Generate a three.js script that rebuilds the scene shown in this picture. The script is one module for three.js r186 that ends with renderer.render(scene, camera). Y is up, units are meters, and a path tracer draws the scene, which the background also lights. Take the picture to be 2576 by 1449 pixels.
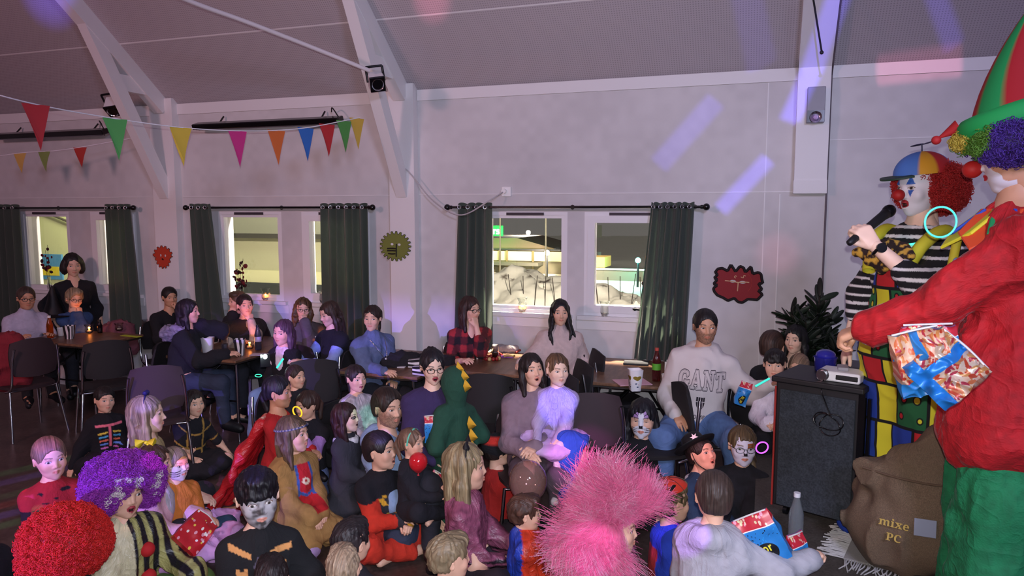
import * as THREE from 'three';
import { RoundedBoxGeometry } from 'three/addons/geometries/RoundedBoxGeometry.js';
import { mergeGeometries, mergeVertices } from 'three/addons/utils/BufferGeometryUtils.js';
import { RectAreaLightUniformsLib } from 'three/addons/lights/RectAreaLightUniformsLib.js';
import { TextGeometry } from 'three/addons/geometries/TextGeometry.js';
import { FontLoader } from 'three/addons/loaders/FontLoader.js';
RectAreaLightUniformsLib.init();
const V = (x, y, z) => new THREE.Vector3(x, y, z), R = (d) => d * Math.PI / 180;
const scene = new THREE.Scene();
const renderer = new THREE.WebGLRenderer();
renderer.toneMapping = THREE.LinearToneMapping;
renderer.toneMappingExposure = 1.12;
renderer.shadowMap.enabled = true;

// ---- camera: the window wall is the plane z = 0, the room lies at z > 0, the floor is y = 0
const F = 1850, EYE = V(0, 1.97, 6.14), YAW = R(18.9), PITCH = Math.atan((724.5 - 530) / F);
const camera = new THREE.PerspectiveCamera(2 * Math.atan(724.5 / F) * 180 / Math.PI, 2576 / 1449, 0.05, 200);
camera.position.copy(EYE);
const FW = V(-Math.sin(YAW) * Math.cos(PITCH), -Math.sin(PITCH), -Math.cos(YAW) * Math.cos(PITCH));
camera.lookAt(EYE.clone().add(FW));
const RT = V(Math.cos(YAW), 0, -Math.sin(YAW)), UPV = RT.clone().cross(FW);
// points of the place measured from the photograph: a sight line and a distance, a floor level or the wall
const ray = (x, y) => FW.clone().addScaledVector(RT, (x - 1288) / F).addScaledVector(UPV, -(y - 724.5) / F);
const at = (x, y, d) => EYE.clone().addScaledVector(ray(x, y), d);
const onLevel = (x, y, h) => { const r = ray(x, y); return EYE.clone().addScaledVector(r, (h - EYE.y) / r.y); };
const onPlaneZ = (x, y, z) => { const r = ray(x, y); return EYE.clone().addScaledVector(r, (z - EYE.z) / r.z); };
const depthOf = (p) => p.clone().sub(EYE).dot(FW);
const towardsCamera = (p) => Math.atan2(EYE.x - p.x, EYE.z - p.z);   // rotation.y that makes local +z face the camera

// ---- night sky glow, added fill lights and the phone flash (fixtures are built further down)
scene.background = new THREE.Color().setRGB(0.115, 0.108, 0.098);
const RIG = [];
function spot(color, cd, from, to, deg, penumbra = 0.3, size = 1) {
  const l = new THREE.SpotLight(color, cd, 0, R(deg), penumbra, 2);
  l.position.copy(from); l.target.position.copy(to); l.castShadow = true; l.shadow.radius = size;
  l.shadow.mapSize.set(1024, 1024);
  scene.add(l, l.target); RIG.push(l); return l;
}
function panel(color, nits, w, h, from, to) {
  const l = new THREE.RectAreaLight(color, nits, w, h);
  l.position.copy(from); l.lookAt(to); scene.add(l); return l;
}
const rgb = (r, g, b) => new THREE.Color().setRGB(r, g, b);
// added for fill, unseen: soft white floodlight on its stand beside the photographer, and a dimmer warm pink one, also added, to the left
const FILL_COOL = { pos: V(1.6, 3.5, 7.3), aim: V(0.2, 1.5, 0), w: 0.9, h: 0.6 };
panel(rgb(0.6, 0.62, 1.0), 84, FILL_COOL.w, FILL_COOL.h, FILL_COOL.pos, FILL_COOL.aim);
const FILL_PINK = { pos: V(-4.6, 3.3, 7.4), aim: V(-5.2, 1.6, 0), w: 0.8, h: 0.5 };
panel(rgb(1.0, 0.52, 0.58), 74, FILL_PINK.w, FILL_PINK.h, FILL_PINK.pos, FILL_PINK.aim);

// the flash of the photographer's phone, a little above the lens
const FLASH = EYE.clone().add(V(0.01, 0.07, 0.02));
spot(rgb(0.94, 0.94, 1), 23, FLASH, EYE.clone().add(FW), 42, 0.5, 0.5);

// ---- helpers
let seedN = 7;
const rnd = () => { seedN = (seedN + 0x6d2b79f5) | 0; let t = Math.imul(seedN ^ (seedN >>> 15), 1 | seedN); t = (t + Math.imul(t ^ (t >>> 7), 61 | t)) ^ t; return ((t ^ (t >>> 14)) >>> 0) / 4294967296; };
const rr = (a, b) => a + (b - a) * rnd();
const clamp = (x, a, b) => Math.min(b, Math.max(a, x)), lerp = (a, b, t) => a + (b - a) * t, sstep = (a, b, x) => { const t = clamp((x - a) / (b - a), 0, 1); return t * t * (3 - 2 * t); };
const hash3 = (x, y, z) => { let h = Math.imul(x, 374761393) ^ Math.imul(y, 668265263) ^ Math.imul(z, 2147483647 - 1274126177); h = Math.imul(h ^ (h >>> 13), 1274126177); return ((h ^ (h >>> 16)) >>> 0) / 2147483648 - 1; };
function noise3(x, y, z) {
  const ix = Math.floor(x), iy = Math.floor(y), iz = Math.floor(z); let u = x - ix, v = y - iy, w = z - iz;
  u = u * u * (3 - 2 * u); v = v * v * (3 - 2 * v); w = w * w * (3 - 2 * w);
  const L = (a, b, t) => a + (b - a) * t;
  return L(L(L(hash3(ix, iy, iz), hash3(ix + 1, iy, iz), u), L(hash3(ix, iy + 1, iz), hash3(ix + 1, iy + 1, iz), u), v),
    L(L(hash3(ix, iy, iz + 1), hash3(ix + 1, iy, iz + 1), u), L(hash3(ix, iy + 1, iz + 1), hash3(ix + 1, iy + 1, iz + 1), u), v), w);
}
const used = {};
const numbered = (n) => { const k = used[n] = (used[n] ?? -1) + 1; return k ? n + '_' + String(k).padStart(3, '0') : n; };
function tag(o, label, category, group, kind) { if (label) o.userData.label = label; if (category) o.userData.category = category; if (group) o.userData.group = group; if (kind) o.userData.kind = kind; return o; }
function thing(name, label, category, pos, turn = 0, group) {
  const o = new THREE.Group(); o.name = numbered(name); scene.add(o); if (pos) o.position.copy(pos); o.rotation.y = turn; return tag(o, label, category, group);
}
const asMesh = (g, m) => { const o = new THREE.Mesh(Array.isArray(g) ? merge(g) : g, m); o.castShadow = o.receiveShadow = true; return o; };
function part(name, g, m, parent, label) { const o = asMesh(g, m); o.name = name; parent.add(o); if (label) o.userData.label = label; return o; }
function solo(name, g, m, label, category, group) { const o = asMesh(g, m); o.name = numbered(name); scene.add(o); return tag(o, label, category, group); }
function struct(name, g, m) { const o = asMesh(g, m); o.name = name; scene.add(o); o.userData.kind = 'structure'; return o; }
function merge(list) {
  const keep = ['position', 'normal', 'uv'], col = list.some((g) => g.attributes.color);
  return mergeGeometries(list.map((g) => { const q = g.index ? g.toNonIndexed() : g.clone(); for (const k of Object.keys(q.attributes)) if (!keep.includes(k) && !(col && k === 'color')) q.deleteAttribute(k); if (!q.attributes.uv) q.setAttribute('uv', new THREE.BufferAttribute(new Float32Array(q.attributes.position.count * 2), 2)); q.morphAttributes = {}; return q; }));
}
function put(g, x = 0, y = 0, z = 0, rx = 0, ry = 0, rz = 0) { if (rx || ry || rz) g.applyMatrix4(new THREE.Matrix4().makeRotationFromEuler(new THREE.Euler(rx, ry, rz))); return g.translate(x, y, z); }
const bx = (w, h, d, x, y, z, rx, ry, rz) => put(new THREE.BoxGeometry(w, h, d), x, y, z, rx, ry, rz);
const b2 = (x0, x1, y0, y1, z0, z1) => metricUV(bx(x1 - x0, y1 - y0, z1 - z0, (x0 + x1) / 2, (y0 + y1) / 2, (z0 + z1) / 2));
const rb = (w, h, d, r, x, y, z, rx, ry, rz) => put(new RoundedBoxGeometry(w, h, d, 2, r), x, y, z, rx, ry, rz);
const cy = (r1, r2, h, x, y, z, rx, ry, rz, n = 16) => put(new THREE.CylinderGeometry(r1, r2, h, n), x, y, z, rx, ry, rz);
const sp = (r, x, y, z, sx = 1, sy = 1, sz = 1, n = 16) => put(new THREE.SphereGeometry(r, n, Math.max(6, n * 0.7 | 0)).scale(sx, sy, sz), x, y, z);
const tube = (pts, r, n = 24, k = 6, closed = false) => new THREE.TubeGeometry(new THREE.CatmullRomCurve3(pts, closed), n, r, k, closed);
const bar = (a, b, r, k = 8) => { const d = b.clone().sub(a), g = new THREE.CylinderGeometry(r, r, d.length(), k); g.applyQuaternion(new THREE.Quaternion().setFromUnitVectors(V(0, 1, 0), d.clone().normalize())); const c = a.clone().add(b).multiplyScalar(0.5); return g.translate(c.x, c.y, c.z); };
const lathe = (pts, n = 20) => new THREE.LatheGeometry(pts.map((p) => new THREE.Vector2(p[0], p[1])), n);
function metricUV(g) { // uv in metres by the dominant axis of the normal
  if (g.index) g = g.toNonIndexed();
  const p = g.attributes.position, n = g.attributes.normal, uv = new Float32Array(p.count * 2);
  for (let i = 0; i < p.count; i++) { const ax = Math.abs(n.getX(i)), ay = Math.abs(n.getY(i)), az = Math.abs(n.getZ(i)); if (ay >= ax && ay >= az) { uv[2 * i] = p.getX(i); uv[2 * i + 1] = p.getZ(i); } else if (ax > az) { uv[2 * i] = p.getZ(i); uv[2 * i + 1] = p.getY(i); } else { uv[2 * i] = p.getX(i); uv[2 * i + 1] = p.getY(i); } }
  g.setAttribute('uv', new THREE.BufferAttribute(uv, 2)); return g;
}
function dataTex(n, fn, srgb, rep = 1) {
  const d = new Uint8Array(n * n * 4); for (let y = 0; y < n; y++) for (let x = 0; x < n; x++) { const c = fn(x, y); const i = (y * n + x) * 4; d[i] = c[0]; d[i + 1] = c[1]; d[i + 2] = c[2]; d[i + 3] = 255; }
  const t = new THREE.DataTexture(d, n, n); t.wrapS = t.wrapT = THREE.RepeatWrapping; t.magFilter = THREE.LinearFilter; t.repeat.set(rep, rep); if (srgb) t.colorSpace = THREE.SRGBColorSpace; t.needsUpdate = true; return t;
}
function canvasTex(w, h, draw) { const c = document.createElement('canvas'); c.width = w; c.height = h; draw(c.getContext('2d'), w, h); const t = new THREE.CanvasTexture(c); t.colorSpace = THREE.SRGBColorSpace; t.wrapS = t.wrapT = THREE.RepeatWrapping; t.magFilter = THREE.LinearFilter; return t; }
const tiled = (x, y, n, f, s = 0) => { const a = x / n * f, b = y / n * f; const q = (i, j) => hash3(((i % f) + f) % f, ((j % f) + f) % f, s); const i = Math.floor(a), j = Math.floor(b); let u = a - i, v = b - j; u = u * u * (3 - 2 * u); v = v * v * (3 - 2 * v); return lerp(lerp(q(i, j), q(i + 1, j), u), lerp(q(i, j + 1), q(i + 1, j + 1), u), v); };
const M = {}, std = (c, rough = 0.7, o = {}) => new THREE.MeshStandardMaterial({ color: c, roughness: rough, ...o }), phy = (c, rough, o) => new THREE.MeshPhysicalMaterial({ color: c, roughness: rough, ...o });
const paintBump = dataTex(256, (x, y) => { const v = 128 + 60 * tiled(x, y, 256, 64, 1) + 50 * tiled(x, y, 256, 16, 2); return [v, v, v]; }, false, 1.2);
const paintTone = dataTex(256, (x, y) => { const v = 242 + 8 * tiled(x, y, 256, 6, 3) + 5 * tiled(x, y, 256, 40, 4); return [v, v, v]; }, true, 0.35);
M.wall = std(0xd9d5d6, 0.75, { map: paintTone, bumpMap: paintBump, bumpScale: 0.0006 });
M.trim = std(0xe2dfe0, 0.55); M.frame = std(0xe6e4e6, 0.45);
const dots = dataTex(64, (x, y) => { const u = (x % 32) - 16, v = (y % 32) - 16, h = 214 - 34 * sstep(90, 40, u * u + v * v); return [h, h - 2, h - 2]; }, true, 26);
M.ceiling = std(0xdad2d8, 0.85, { map: dots });
const woodT = dataTex(512, (x, y) => { const g = tiled(x, y * 0.08, 512, 40, 5) * 14 + tiled(x, y, 512, 8, 6) * 10 + tiled(x, y * 0.2, 512, 128, 7) * 10; return [118 + g, 84 + g * 0.8, 62 + g * 0.6]; }, true, 1);
M.floor = std(0xa89a98, 0.42, { map: dataTex(512, (x, y) => { const g = tiled(x, y, 512, 128, 8) * 14 + tiled(x, y, 512, 9, 9) * 12 + tiled(x, y, 512, 40, 19) * 10; return [128 + g, 116 + g, 110 + g]; }, true, 0.5) });
M.stage = std(0x6d665f, 0.7, { map: dataTex(256, (x, y) => { const g = tiled(x, y, 256, 128, 10) * 26 + tiled(x, y, 256, 12, 11) * 12; return [170 + g, 165 + g, 158 + g]; }, true, 1.2) });
M.table = std(0xffffff, 0.38, { map: woodT });
M.edge = std(0x2a221e, 0.6); M.chrome = std(0xc9c9cf, 0.2, { metalness: 1 }); M.steel = std(0x8f8f96, 0.35, { metalness: 1 });
M.black = std(0x141315, 0.55); M.blackGloss = std(0x0c0b0d, 0.22); M.darkMetal = std(0x1a1a1d, 0.35, { metalness: 0.6 });
M.white = std(0xf0eeec, 0.6); M.glass = phy(0xffffff, 0.02, { transmission: 1, thickness: 0, ior: 1.45 });
M.glassThick = phy(0xf4f8f6, 0.05, { transmission: 1, thickness: 0.004, ior: 1.45 });
const weave = dataTex(128, (x, y) => { const v = 128 + 70 * Math.sin(x * Math.PI / 4) * Math.sin(y * Math.PI / 4) + 40 * tiled(x, y, 128, 32, 12); return [v, v, v]; }, false, 8);
const wrinkle = dataTex(512, (x, y) => { const w = (f, k) => 1 - Math.abs(tiled(x + 26 * tiled(x, y, 512, 5, k + 1), y + 26 * tiled(x, y, 512, 6, k + 2), 512, f, k)); const v = 70 * w(7, 40) ** 3 + 52 * w(15, 44) ** 3 + 14 * tiled(x, y, 512, 128, 48) + 80; return [v, v, v]; }, false, 2.2);
const streak = (lo, hi, rep) => dataTex(512, (x, y) => { const v = 0.5 + 0.32 * tiled(x + 10 * tiled(x, y, 512, 4, 52), y * 0.06, 512, 96, 50) + 0.28 * tiled(x + 14 * tiled(x, y, 512, 3, 53), y * 0.1, 512, 32, 51); const c = lerp(lo, hi, clamp(v, 0, 1)); return [c, c, c]; }, lo > 100, rep), mirrored = (t) => { t.wrapT = THREE.MirroredRepeatWrapping; return t; };
// ================= the room =================
const XL = -10.2, XR = 5.4, ZF = 10.5, EAVE = 3.05, SLOPE = 0.8, FLATZ = 3.0, TOP = EAVE + SLOPE * FLATZ;
const OPEN = [[-8.0, -7.28], [-6.97, -6.33], [-5.26, -4.5], [-4.27, -3.52], [-2.36, -1.6], [-1.45, -0.68]], WY0 = 1.075, WY1 = 1.96;
{
  const g = [b2(XL, XR, 0, WY0, -0.22, 0), b2(XL, XR, WY1, EAVE + 0.12, -0.22, 0)];
  let x = XL; for (const [a, b] of OPEN) { g.push(b2(x, a, WY0, WY1, -0.22, 0)); x = b; } g.push(b2(x, XR, WY0, WY1, -0.22, 0));
  struct('wall_back', g, M.wall);
  struct('wall_left', [b2(XL - 0.2, XL, 0, TOP + 0.3, -0.22, ZF)], M.wall);
  struct('wall_right', [b2(XR, XR + 0.2, 0, TOP + 0.3, -0.22, ZF)], M.wall);
  struct('wall_front', [b2(XL, XR, 0, TOP + 0.3, ZF, ZF + 0.2)], M.wall);
  struct('floor', [b2(XL, XR, -0.2, 0, -0.22, ZF)], M.floor);
  const L = Math.hypot(FLATZ + 0.3, (FLATZ + 0.3) * SLOPE), an = Math.atan(SLOPE);
  const slab = metricUV(bx(XR - XL, 0.16, L)); put(slab, (XL + XR) / 2, 0, 0, -an, 0, 0);
  slab.translate(0, EAVE + SLOPE * (FLATZ - 0.3) / 2 + 0.08 / Math.cos(an), (FLATZ - 0.3) / 2);
  struct('ceiling', [slab, b2(XL, XR, TOP, TOP + 0.16, FLATZ - 0.05, ZF)], M.ceiling);
  // panel seams of the ceiling and the cornice board, fine trims on the wall
  struct('trim_1', [b2(XL, -3.27, 2.945, 3.05, 0, 0.018), b2(-3.0, 0.2, 2.955, 3.05, 0, 0.018), b2(0.44, XR, 2.96, 3.05, 0, 0.018)], M.trim);
  struct('trim_2', [b2(XL, -5.99, 2.108, 2.114, 0, 0.006), b2(-5.69, -3.27, 2.108, 2.114, 0, 0.006), b2(-3.0, 0.2, 2.112, 2.118, 0, 0.006)], M.trim);
  struct('trim_3', [b2(0.44, XR, 2.5, 2.505, 0, 0.005), b2(-0.012, -0.004, 0, 2.95, 0, 0.004), b2(0.1, 0.108, 0, 2.1, 0, 0.006)], M.trim);
  struct('baseboard_back', [b2(XL, XR, 0, 0.09, 0, 0.014)], M.trim);
  const seams = []; for (let i = 0; i < 5; i++) { const z = 0.6 + i * 0.6; seams.push(bx(XR - XL, 0.004, 0.012, (XL + XR) / 2, EAVE + SLOPE * z - 0.001, z, -an)); }
  struct('trim_4', seams, M.trim);
  // window sills
  OPEN.forEach(([a, b], i) => struct('trim_' + (5 + i), [b2(a - 0.05, b + 0.05, WY0 - 0.035, WY0, -0.02, 0.045), b2(a - 0.06, b + 0.06, WY0 - 0.12, WY0 - 0.035, 0, 0.012)], M.trim));
}
// columns with rafter, brace and tie
function truss(x, wide, label) {
  const t = thing('roof_truss', label, 'beam', V(x, 0, 0)); t.userData.kind = 'structure';
  part('column', [b2(-wide / 2, wide / 2, 0, EAVE + 0.05, 0, 0.09)], M.trim, t);
  const beam = (a, b, w, h) => { const d = b.clone().sub(a), g = bx(w, h, d.length()); g.applyQuaternion(new THREE.Quaternion().setFromUnitVectors(V(0, 0, 1), d.clone().normalize())); const c = a.clone().add(b).multiplyScalar(0.5); return metricUV(g.translate(c.x, c.y, c.z)); };
  part('rafter', beam(V(0, EAVE - 0.02, 0.05), V(0, EAVE + SLOPE * 2.9 - 0.06, 2.9), 0.11, 0.2), M.trim, t);
  part('brace', beam(V(0, 2.12, 0.05), V(0, 4.25, 1.24), 0.1, 0.12), M.trim, t);
  part('tie', beam(V(0, 3.18, 0.02), V(0, 3.18, 0.62), 0.08, 0.15), M.trim, t);
  return t;
}
truss(-5.85, 0.29, 'white roof truss with brace above the orange paper mask');
truss(-3.13, 0.25, 'white roof truss with brace beside the green paper mask');
{
  const t = thing('roof_pillar', 'wide white boxed pillar and rafter behind the clowns', 'pillar', V(0.315, 0, 0)); t.userData.kind = 'structure';
  part('cover', [b2(-0.115, 0.115, 2.2, EAVE + 0.05, 0, 0.1)], M.trim, t);
  part('foot_block', [b2(-0.118, 0.118, 2.1, 2.2, 0, 0.105)], M.trim, t);
  const an = Math.atan(SLOPE), l = 3.2; part('rafter_cover', [put(metricUV(bx(0.23, 0.12, l)), 0, EAVE + SLOPE * 1.25 - 0.02, 1.25, -an)], M.trim, t);
  part('joint_strip', [b2(0.117, 0.13, 0, EAVE, 0, 0.02), put(bx(0.012, 0.13, l), 0.122, EAVE + SLOPE * 1.25 - 0.02, 1.25, -an)], std(0x5b5058, 0.7), t);
}
// windows: frame, sash, pane
OPEN.forEach(([a, b], i) => {
  const w = thing('window_' + (i + 1), null, null, V((a + b) / 2, 0, 0)); w.name = 'window_' + (i + 1); w.userData.kind = 'structure';
  const W = (b - a) / 2, op = i % 2, fz0 = -0.1, fz1 = 0.0, t = 0.03, s = op ? 0.062 : 0.026;
  const ring = (x, y0, y1, th, z0, z1) => [b2(-x, -x + th, y0, y1, z0, z1), b2(x - th, x, y0, y1, z0, z1), b2(-x + th, x - th, y0, y0 + th, z0, z1), b2(-x + th, x - th, y1 - th, y1, z0, z1)];
  part('frame', ring(W, WY0, WY1, t, fz0, fz1), M.frame, w);
  part('sash', ring(W - t, WY0 + t, WY1 - t, s, fz0 + 0.03, op ? 0.014 : -0.012), M.frame, w);
  part('pane', [bx(2 * (W - t - s), WY1 - WY0 - 2 * (t + s), 0.004, 0, (WY0 + WY1) / 2, -0.03)], M.glass, w);
  part('vent', [b2(-0.17, 0.17, WY1 - 0.03, WY1 - 0.006, fz1, fz1 + 0.016)], std(0x3a3038, 0.6), w);
  if (op) part('handle', [rb(0.16, 0.018, 0.02, 0.008, 0.12, WY0 + t + 0.04, 0.028, 0, 0, -0.08), cy(0.014, 0.014, 0.02, 0.06, WY0 + t + 0.044, 0.02, Math.PI / 2)], M.darkMetal, w);
});
// stage platform on the right, under the clowns and the rack
const STAGE = 0.42, stageX = 0.02;
struct('trim_20', [b2(stageX, XR, 0, STAGE - 0.03, 1.0, ZF)], M.edge);
struct('trim_21', [b2(stageX - 0.02, XR, STAGE - 0.03, STAGE, 0.98, ZF)], M.stage);
// ---- curtains and rods
const drape = new THREE.MeshPhysicalMaterial({ color: 0x4a564a, roughness: 0.95, transmission: 0.5, thickness: 0, bumpMap: weave, bumpScale: 0.0008, side: THREE.DoubleSide });
function curtain(x0, x1, y0, folds, flare, label, lean = 0, mat = drape) {
  const nu = 120, nv = 26, W = x1 - x0, H = 2.035 - y0, pos = [], uv = [], idx = [], s0 = rnd() * 9;
  for (let j = 0; j <= nv; j++) for (let i = 0; i <= nu; i++) {
    const u = i / nu, v = j / nv, k = 1 + flare * v; const ph = u * folds * 2 * Math.PI + s0;
    const wob = noise3(u * 6 + s0, v * 2, 3) * 0.012 * v;
    pos.push((u - 0.5) * W * k + (x0 + x1) / 2 + lean * v + 0.008 * Math.sin(ph * 0.5 + v * 2), 2.035 - v * H - (Math.cos(ph) * 0.006) * (v < 0.02 ? 1 : 0), 0.115 + 0.035 * Math.sin(ph + 0.5 * noise3(u * 3, v * 1.5, s0)) * (0.75 + 0.35 * v) + wob); uv.push(u * W * 2, v * H);
  }
  for (let j = 0; j < nv; j++) for (let i = 0; i < nu; i++) { const a = j * (nu + 1) + i, b = a + nu + 1; idx.push(a, b, a + 1, b, b + 1, a + 1); }
  const g = new THREE.BufferGeometry(); g.setAttribute('position', new THREE.Float32BufferAttribute(pos, 3)); g.setAttribute('uv', new THREE.Float32BufferAttribute(uv, 2)); g.setIndex(idx); g.computeVertexNormals();
  const t = thing('curtain', label, 'curtain', V(0, 0, 0)); t.userData.group = 'dark green window curtains';
  part('cloth', g, mat, t);
  for (let k = 0; k < Math.max(2, folds); k++) part('eyelet', [put(new THREE.TorusGeometry(0.015, 0.0035, 6, 14), x0 + W * (k + 0.5) / Math.max(2, folds), 2.0, 0.15 - 0.0 * k, 0, 0.5, 0)], M.chrome, t);
}
const rodX = [[-8.6, -6.24], [-5.56, -3.42], [-2.67, -0.44]];
rodX.forEach(([a, b], i) => {
  const t = thing('curtain_rod', ['black curtain rod above the window behind the standing woman', 'black curtain rod above the window with the red branch', 'black curtain rod above the snowy window view'][i], 'curtain rod', V(0, 0, 0), 0, 'curtain rods');
  part('pole', [cy(0.011, 0.011, b - a, (a + b) / 2, 2.0, 0.115, 0, 0, Math.PI / 2)], M.blackGloss, t);
  for (const x of [a, b]) part('finial', [sp(0.028, x, 2.0, 0.115), cy(0.016, 0.016, 0.03, x + (x === a ? 0.03 : -0.03), 2.0, 0.115, 0, 0, Math.PI / 2)], M.blackGloss, t);
  for (const x of [a + 0.1, (a + b) / 2, b - 0.1]) part('bracket', [bar(V(x, 2.0, 0.11), V(x, 2.0, 0.003), 0.008), cy(0.02, 0.02, 0.008, x, 2.0, 0.005, Math.PI / 2)], M.blackGloss, t);
});
curtain(-8.45, -7.88, 0.55, 5, 0.05, 'dark green curtain at the far left edge behind the man in polo shirt');
curtain(-6.62, -6.27, 0.62, 4, 0.14, 'dark green curtain hanging right of the standing woman', 0.03);
curtain(-5.5, -5.25, 0.7, 3, 0.5, 'dark narrow green curtain left of the red branch vase', 0.1);
curtain(-3.97, -3.47, 0.5, 6, 0.04, 'dark green curtain behind the woman in blue sweater');
curtain(-2.58, -2.26, 0.55, 4, 0.2, 'dark green curtain behind the woman in plaid shirt', -0.02);
curtain(-0.88, -0.54, 0.74, 6, 0.22, 'sheer dark green curtain with window light showing through, right of snowy view', -0.07);
// ================= modelling of bodies: smooth-joined distance fields meshed by surface nets =================
class Field {
  constructor(lo, hi, c) { this.lo = lo.map((v) => v - 3 * c); this.c = c; this.n = hi.map((v, i) => Math.ceil((v + 3 * c - this.lo[i]) / c) + 1); this.d = new Float32Array(this.n[0] * this.n[1] * this.n[2]).fill(9); }
  each(lo, hi, pad, fn) {
    const { n, c, d } = this, L = this.lo, a = [0, 0, 0], b = [0, 0, 0];
    for (let i = 0; i < 3; i++) { a[i] = Math.max(0, Math.floor((lo[i] - pad - L[i]) / c)); b[i] = Math.min(n[i] - 1, Math.ceil((hi[i] + pad - L[i]) / c)); }
    for (let k = a[2]; k <= b[2]; k++) for (let j = a[1]; j <= b[1]; j++) { let q = (k * n[1] + j) * n[0] + a[0]; for (let i = a[0]; i <= b[0]; i++, q++) d[q] = fn(L[0] + i * c, L[1] + j * c, L[2] + k * c, d[q]); }
  }
  cap(a, b, ra, rb, k, sub) { // tapered capsule between two points
    const ax = a.x, ay = a.y, az = a.z, bx_ = b.x - ax, by = b.y - ay, bz = b.z - az, l2 = bx_ * bx_ + by * by + bz * bz || 1e-9, r = Math.max(ra, rb), pad = r + Math.max(k, 0) + 2.5 * this.c;
    this.each([Math.min(ax, b.x), Math.min(ay, b.y), Math.min(az, b.z)], [Math.max(ax, b.x), Math.max(ay, b.y), Math.max(az, b.z)], pad, (x, y, z, o) => {
      const px = x - ax, py = y - ay, pz = z - az; let t = (px * bx_ + py * by + pz * bz) / l2; t = t < 0 ? 0 : t > 1 ? 1 : t;
      const dx = px - t * bx_, dy = py - t * by, dz = pz - t * bz; return Field.op(o, Math.sqrt(dx * dx + dy * dy + dz * dz) - (ra + (rb - ra) * t), k, sub);
    });
    return this;
  }
  ell(cn, r, k, q, sub) { // ellipsoid, q an optional rotation
    const rm = Math.max(...r), inv = q ? q.clone().invert() : null, v = V(0, 0, 0), pad = Math.max(k, 0) + 2.5 * this.c, e = q ? [rm, rm, rm] : r;
    this.each([cn.x - e[0], cn.y - e[1], cn.z - e[2]], [cn.x + e[0], cn.y + e[1], cn.z + e[2]], pad, (x, y, z, o) => {
      v.set(x - cn.x, y - cn.y, z - cn.z); if (inv) v.applyQuaternion(inv);
      const k0 = Math.hypot(v.x / r[0], v.y / r[1], v.z / r[2]), k1 = Math.hypot(v.x / (r[0] * r[0]), v.y / (r[1] * r[1]), v.z / (r[2] * r[2])) || 1e-6; return Field.op(o, k0 * (k0 - 1) / k1, k, sub);
    });
    return this;
  }
  static op(o, d, k, sub) { if (sub) { d = -d; if (k <= 0) return o > d ? o : d; const h = Math.max(k - Math.abs(o - d), 0) / k; return Math.max(o, d) + h * h * k / 4; } if (k <= 0) return o < d ? o : d; const h = Math.max(k - Math.abs(o - d), 0) / k; return Math.min(o, d) - h * h * k / 4; }
  warp(fn) { const { n, c, d, lo } = this; let q = 0; for (let k = 0; k < n[2]; k++) for (let j = 0; j < n[1]; j++) for (let i = 0; i < n[0]; i++, q++) if (Math.abs(d[q]) < 4 * c) d[q] += fn(lo[0] + i * c, lo[1] + j * c, lo[2] + k * c); return this; }
  mesh() {
    const { n, c, d, lo } = this, [nx, ny, nz] = n, sx = 1, sy = nx, sz = nx * ny, map = new Int32Array(nx * ny * nz).fill(-1), pos = [], idx = [];
    const co = [0, sx, sy, sx + sy, sz, sz + sx, sz + sy, sz + sx + sy], E = [[0, 1], [2, 3], [4, 5], [6, 7], [0, 2], [1, 3], [4, 6], [5, 7], [0, 4], [1, 5], [2, 6], [3, 7]];
    for (let k = 0; k < nz - 1; k++) for (let j = 0; j < ny - 1; j++) for (let i = 0; i < nx - 1; i++) {
      const q = i + j * sy + k * sz; let m = 0; for (let t = 0; t < 8; t++) if (d[q + co[t]] < 0) m |= 1 << t; if (m === 0 || m === 255) continue;
      let X = 0, Y = 0, Z = 0, s = 0;
      for (const [a, b] of E) { const da = d[q + co[a]], db = d[q + co[b]]; if ((da < 0) === (db < 0)) continue; const t = da / (da - db); X += lerp(a & 1, b & 1, t); Y += lerp((a >> 1) & 1, (b >> 1) & 1, t); Z += lerp(a >> 2, b >> 2, t); s++; }
      map[q] = pos.length / 3; pos.push(lo[0] + (i + X / s) * c, lo[1] + (j + Y / s) * c, lo[2] + (k + Z / s) * c);
    }
    const quad = (a, b, e, f, flip) => { if (a < 0 || b < 0 || e < 0 || f < 0) return; flip ? idx.push(a, e, b, b, e, f) : idx.push(a, b, e, b, f, e); };
    for (let k = 1; k < nz - 1; k++) for (let j = 1; j < ny - 1; j++) for (let i = 1; i < nx - 1; i++) {
      const q = i + j * sy + k * sz, s = d[q] < 0;
      if (s !== d[q + sx] < 0) quad(map[q - sy - sz], map[q - sz], map[q - sy], map[q], !s);
      if (s !== d[q + sy] < 0) quad(map[q - sx - sz], map[q - sx], map[q - sz], map[q], !s);
      if (s !== d[q + sz] < 0) quad(map[q - sx - sy], map[q - sy], map[q - sx], map[q], !s);
    }
    return { pos: new Float32Array(pos), idx };
  }
}
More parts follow.
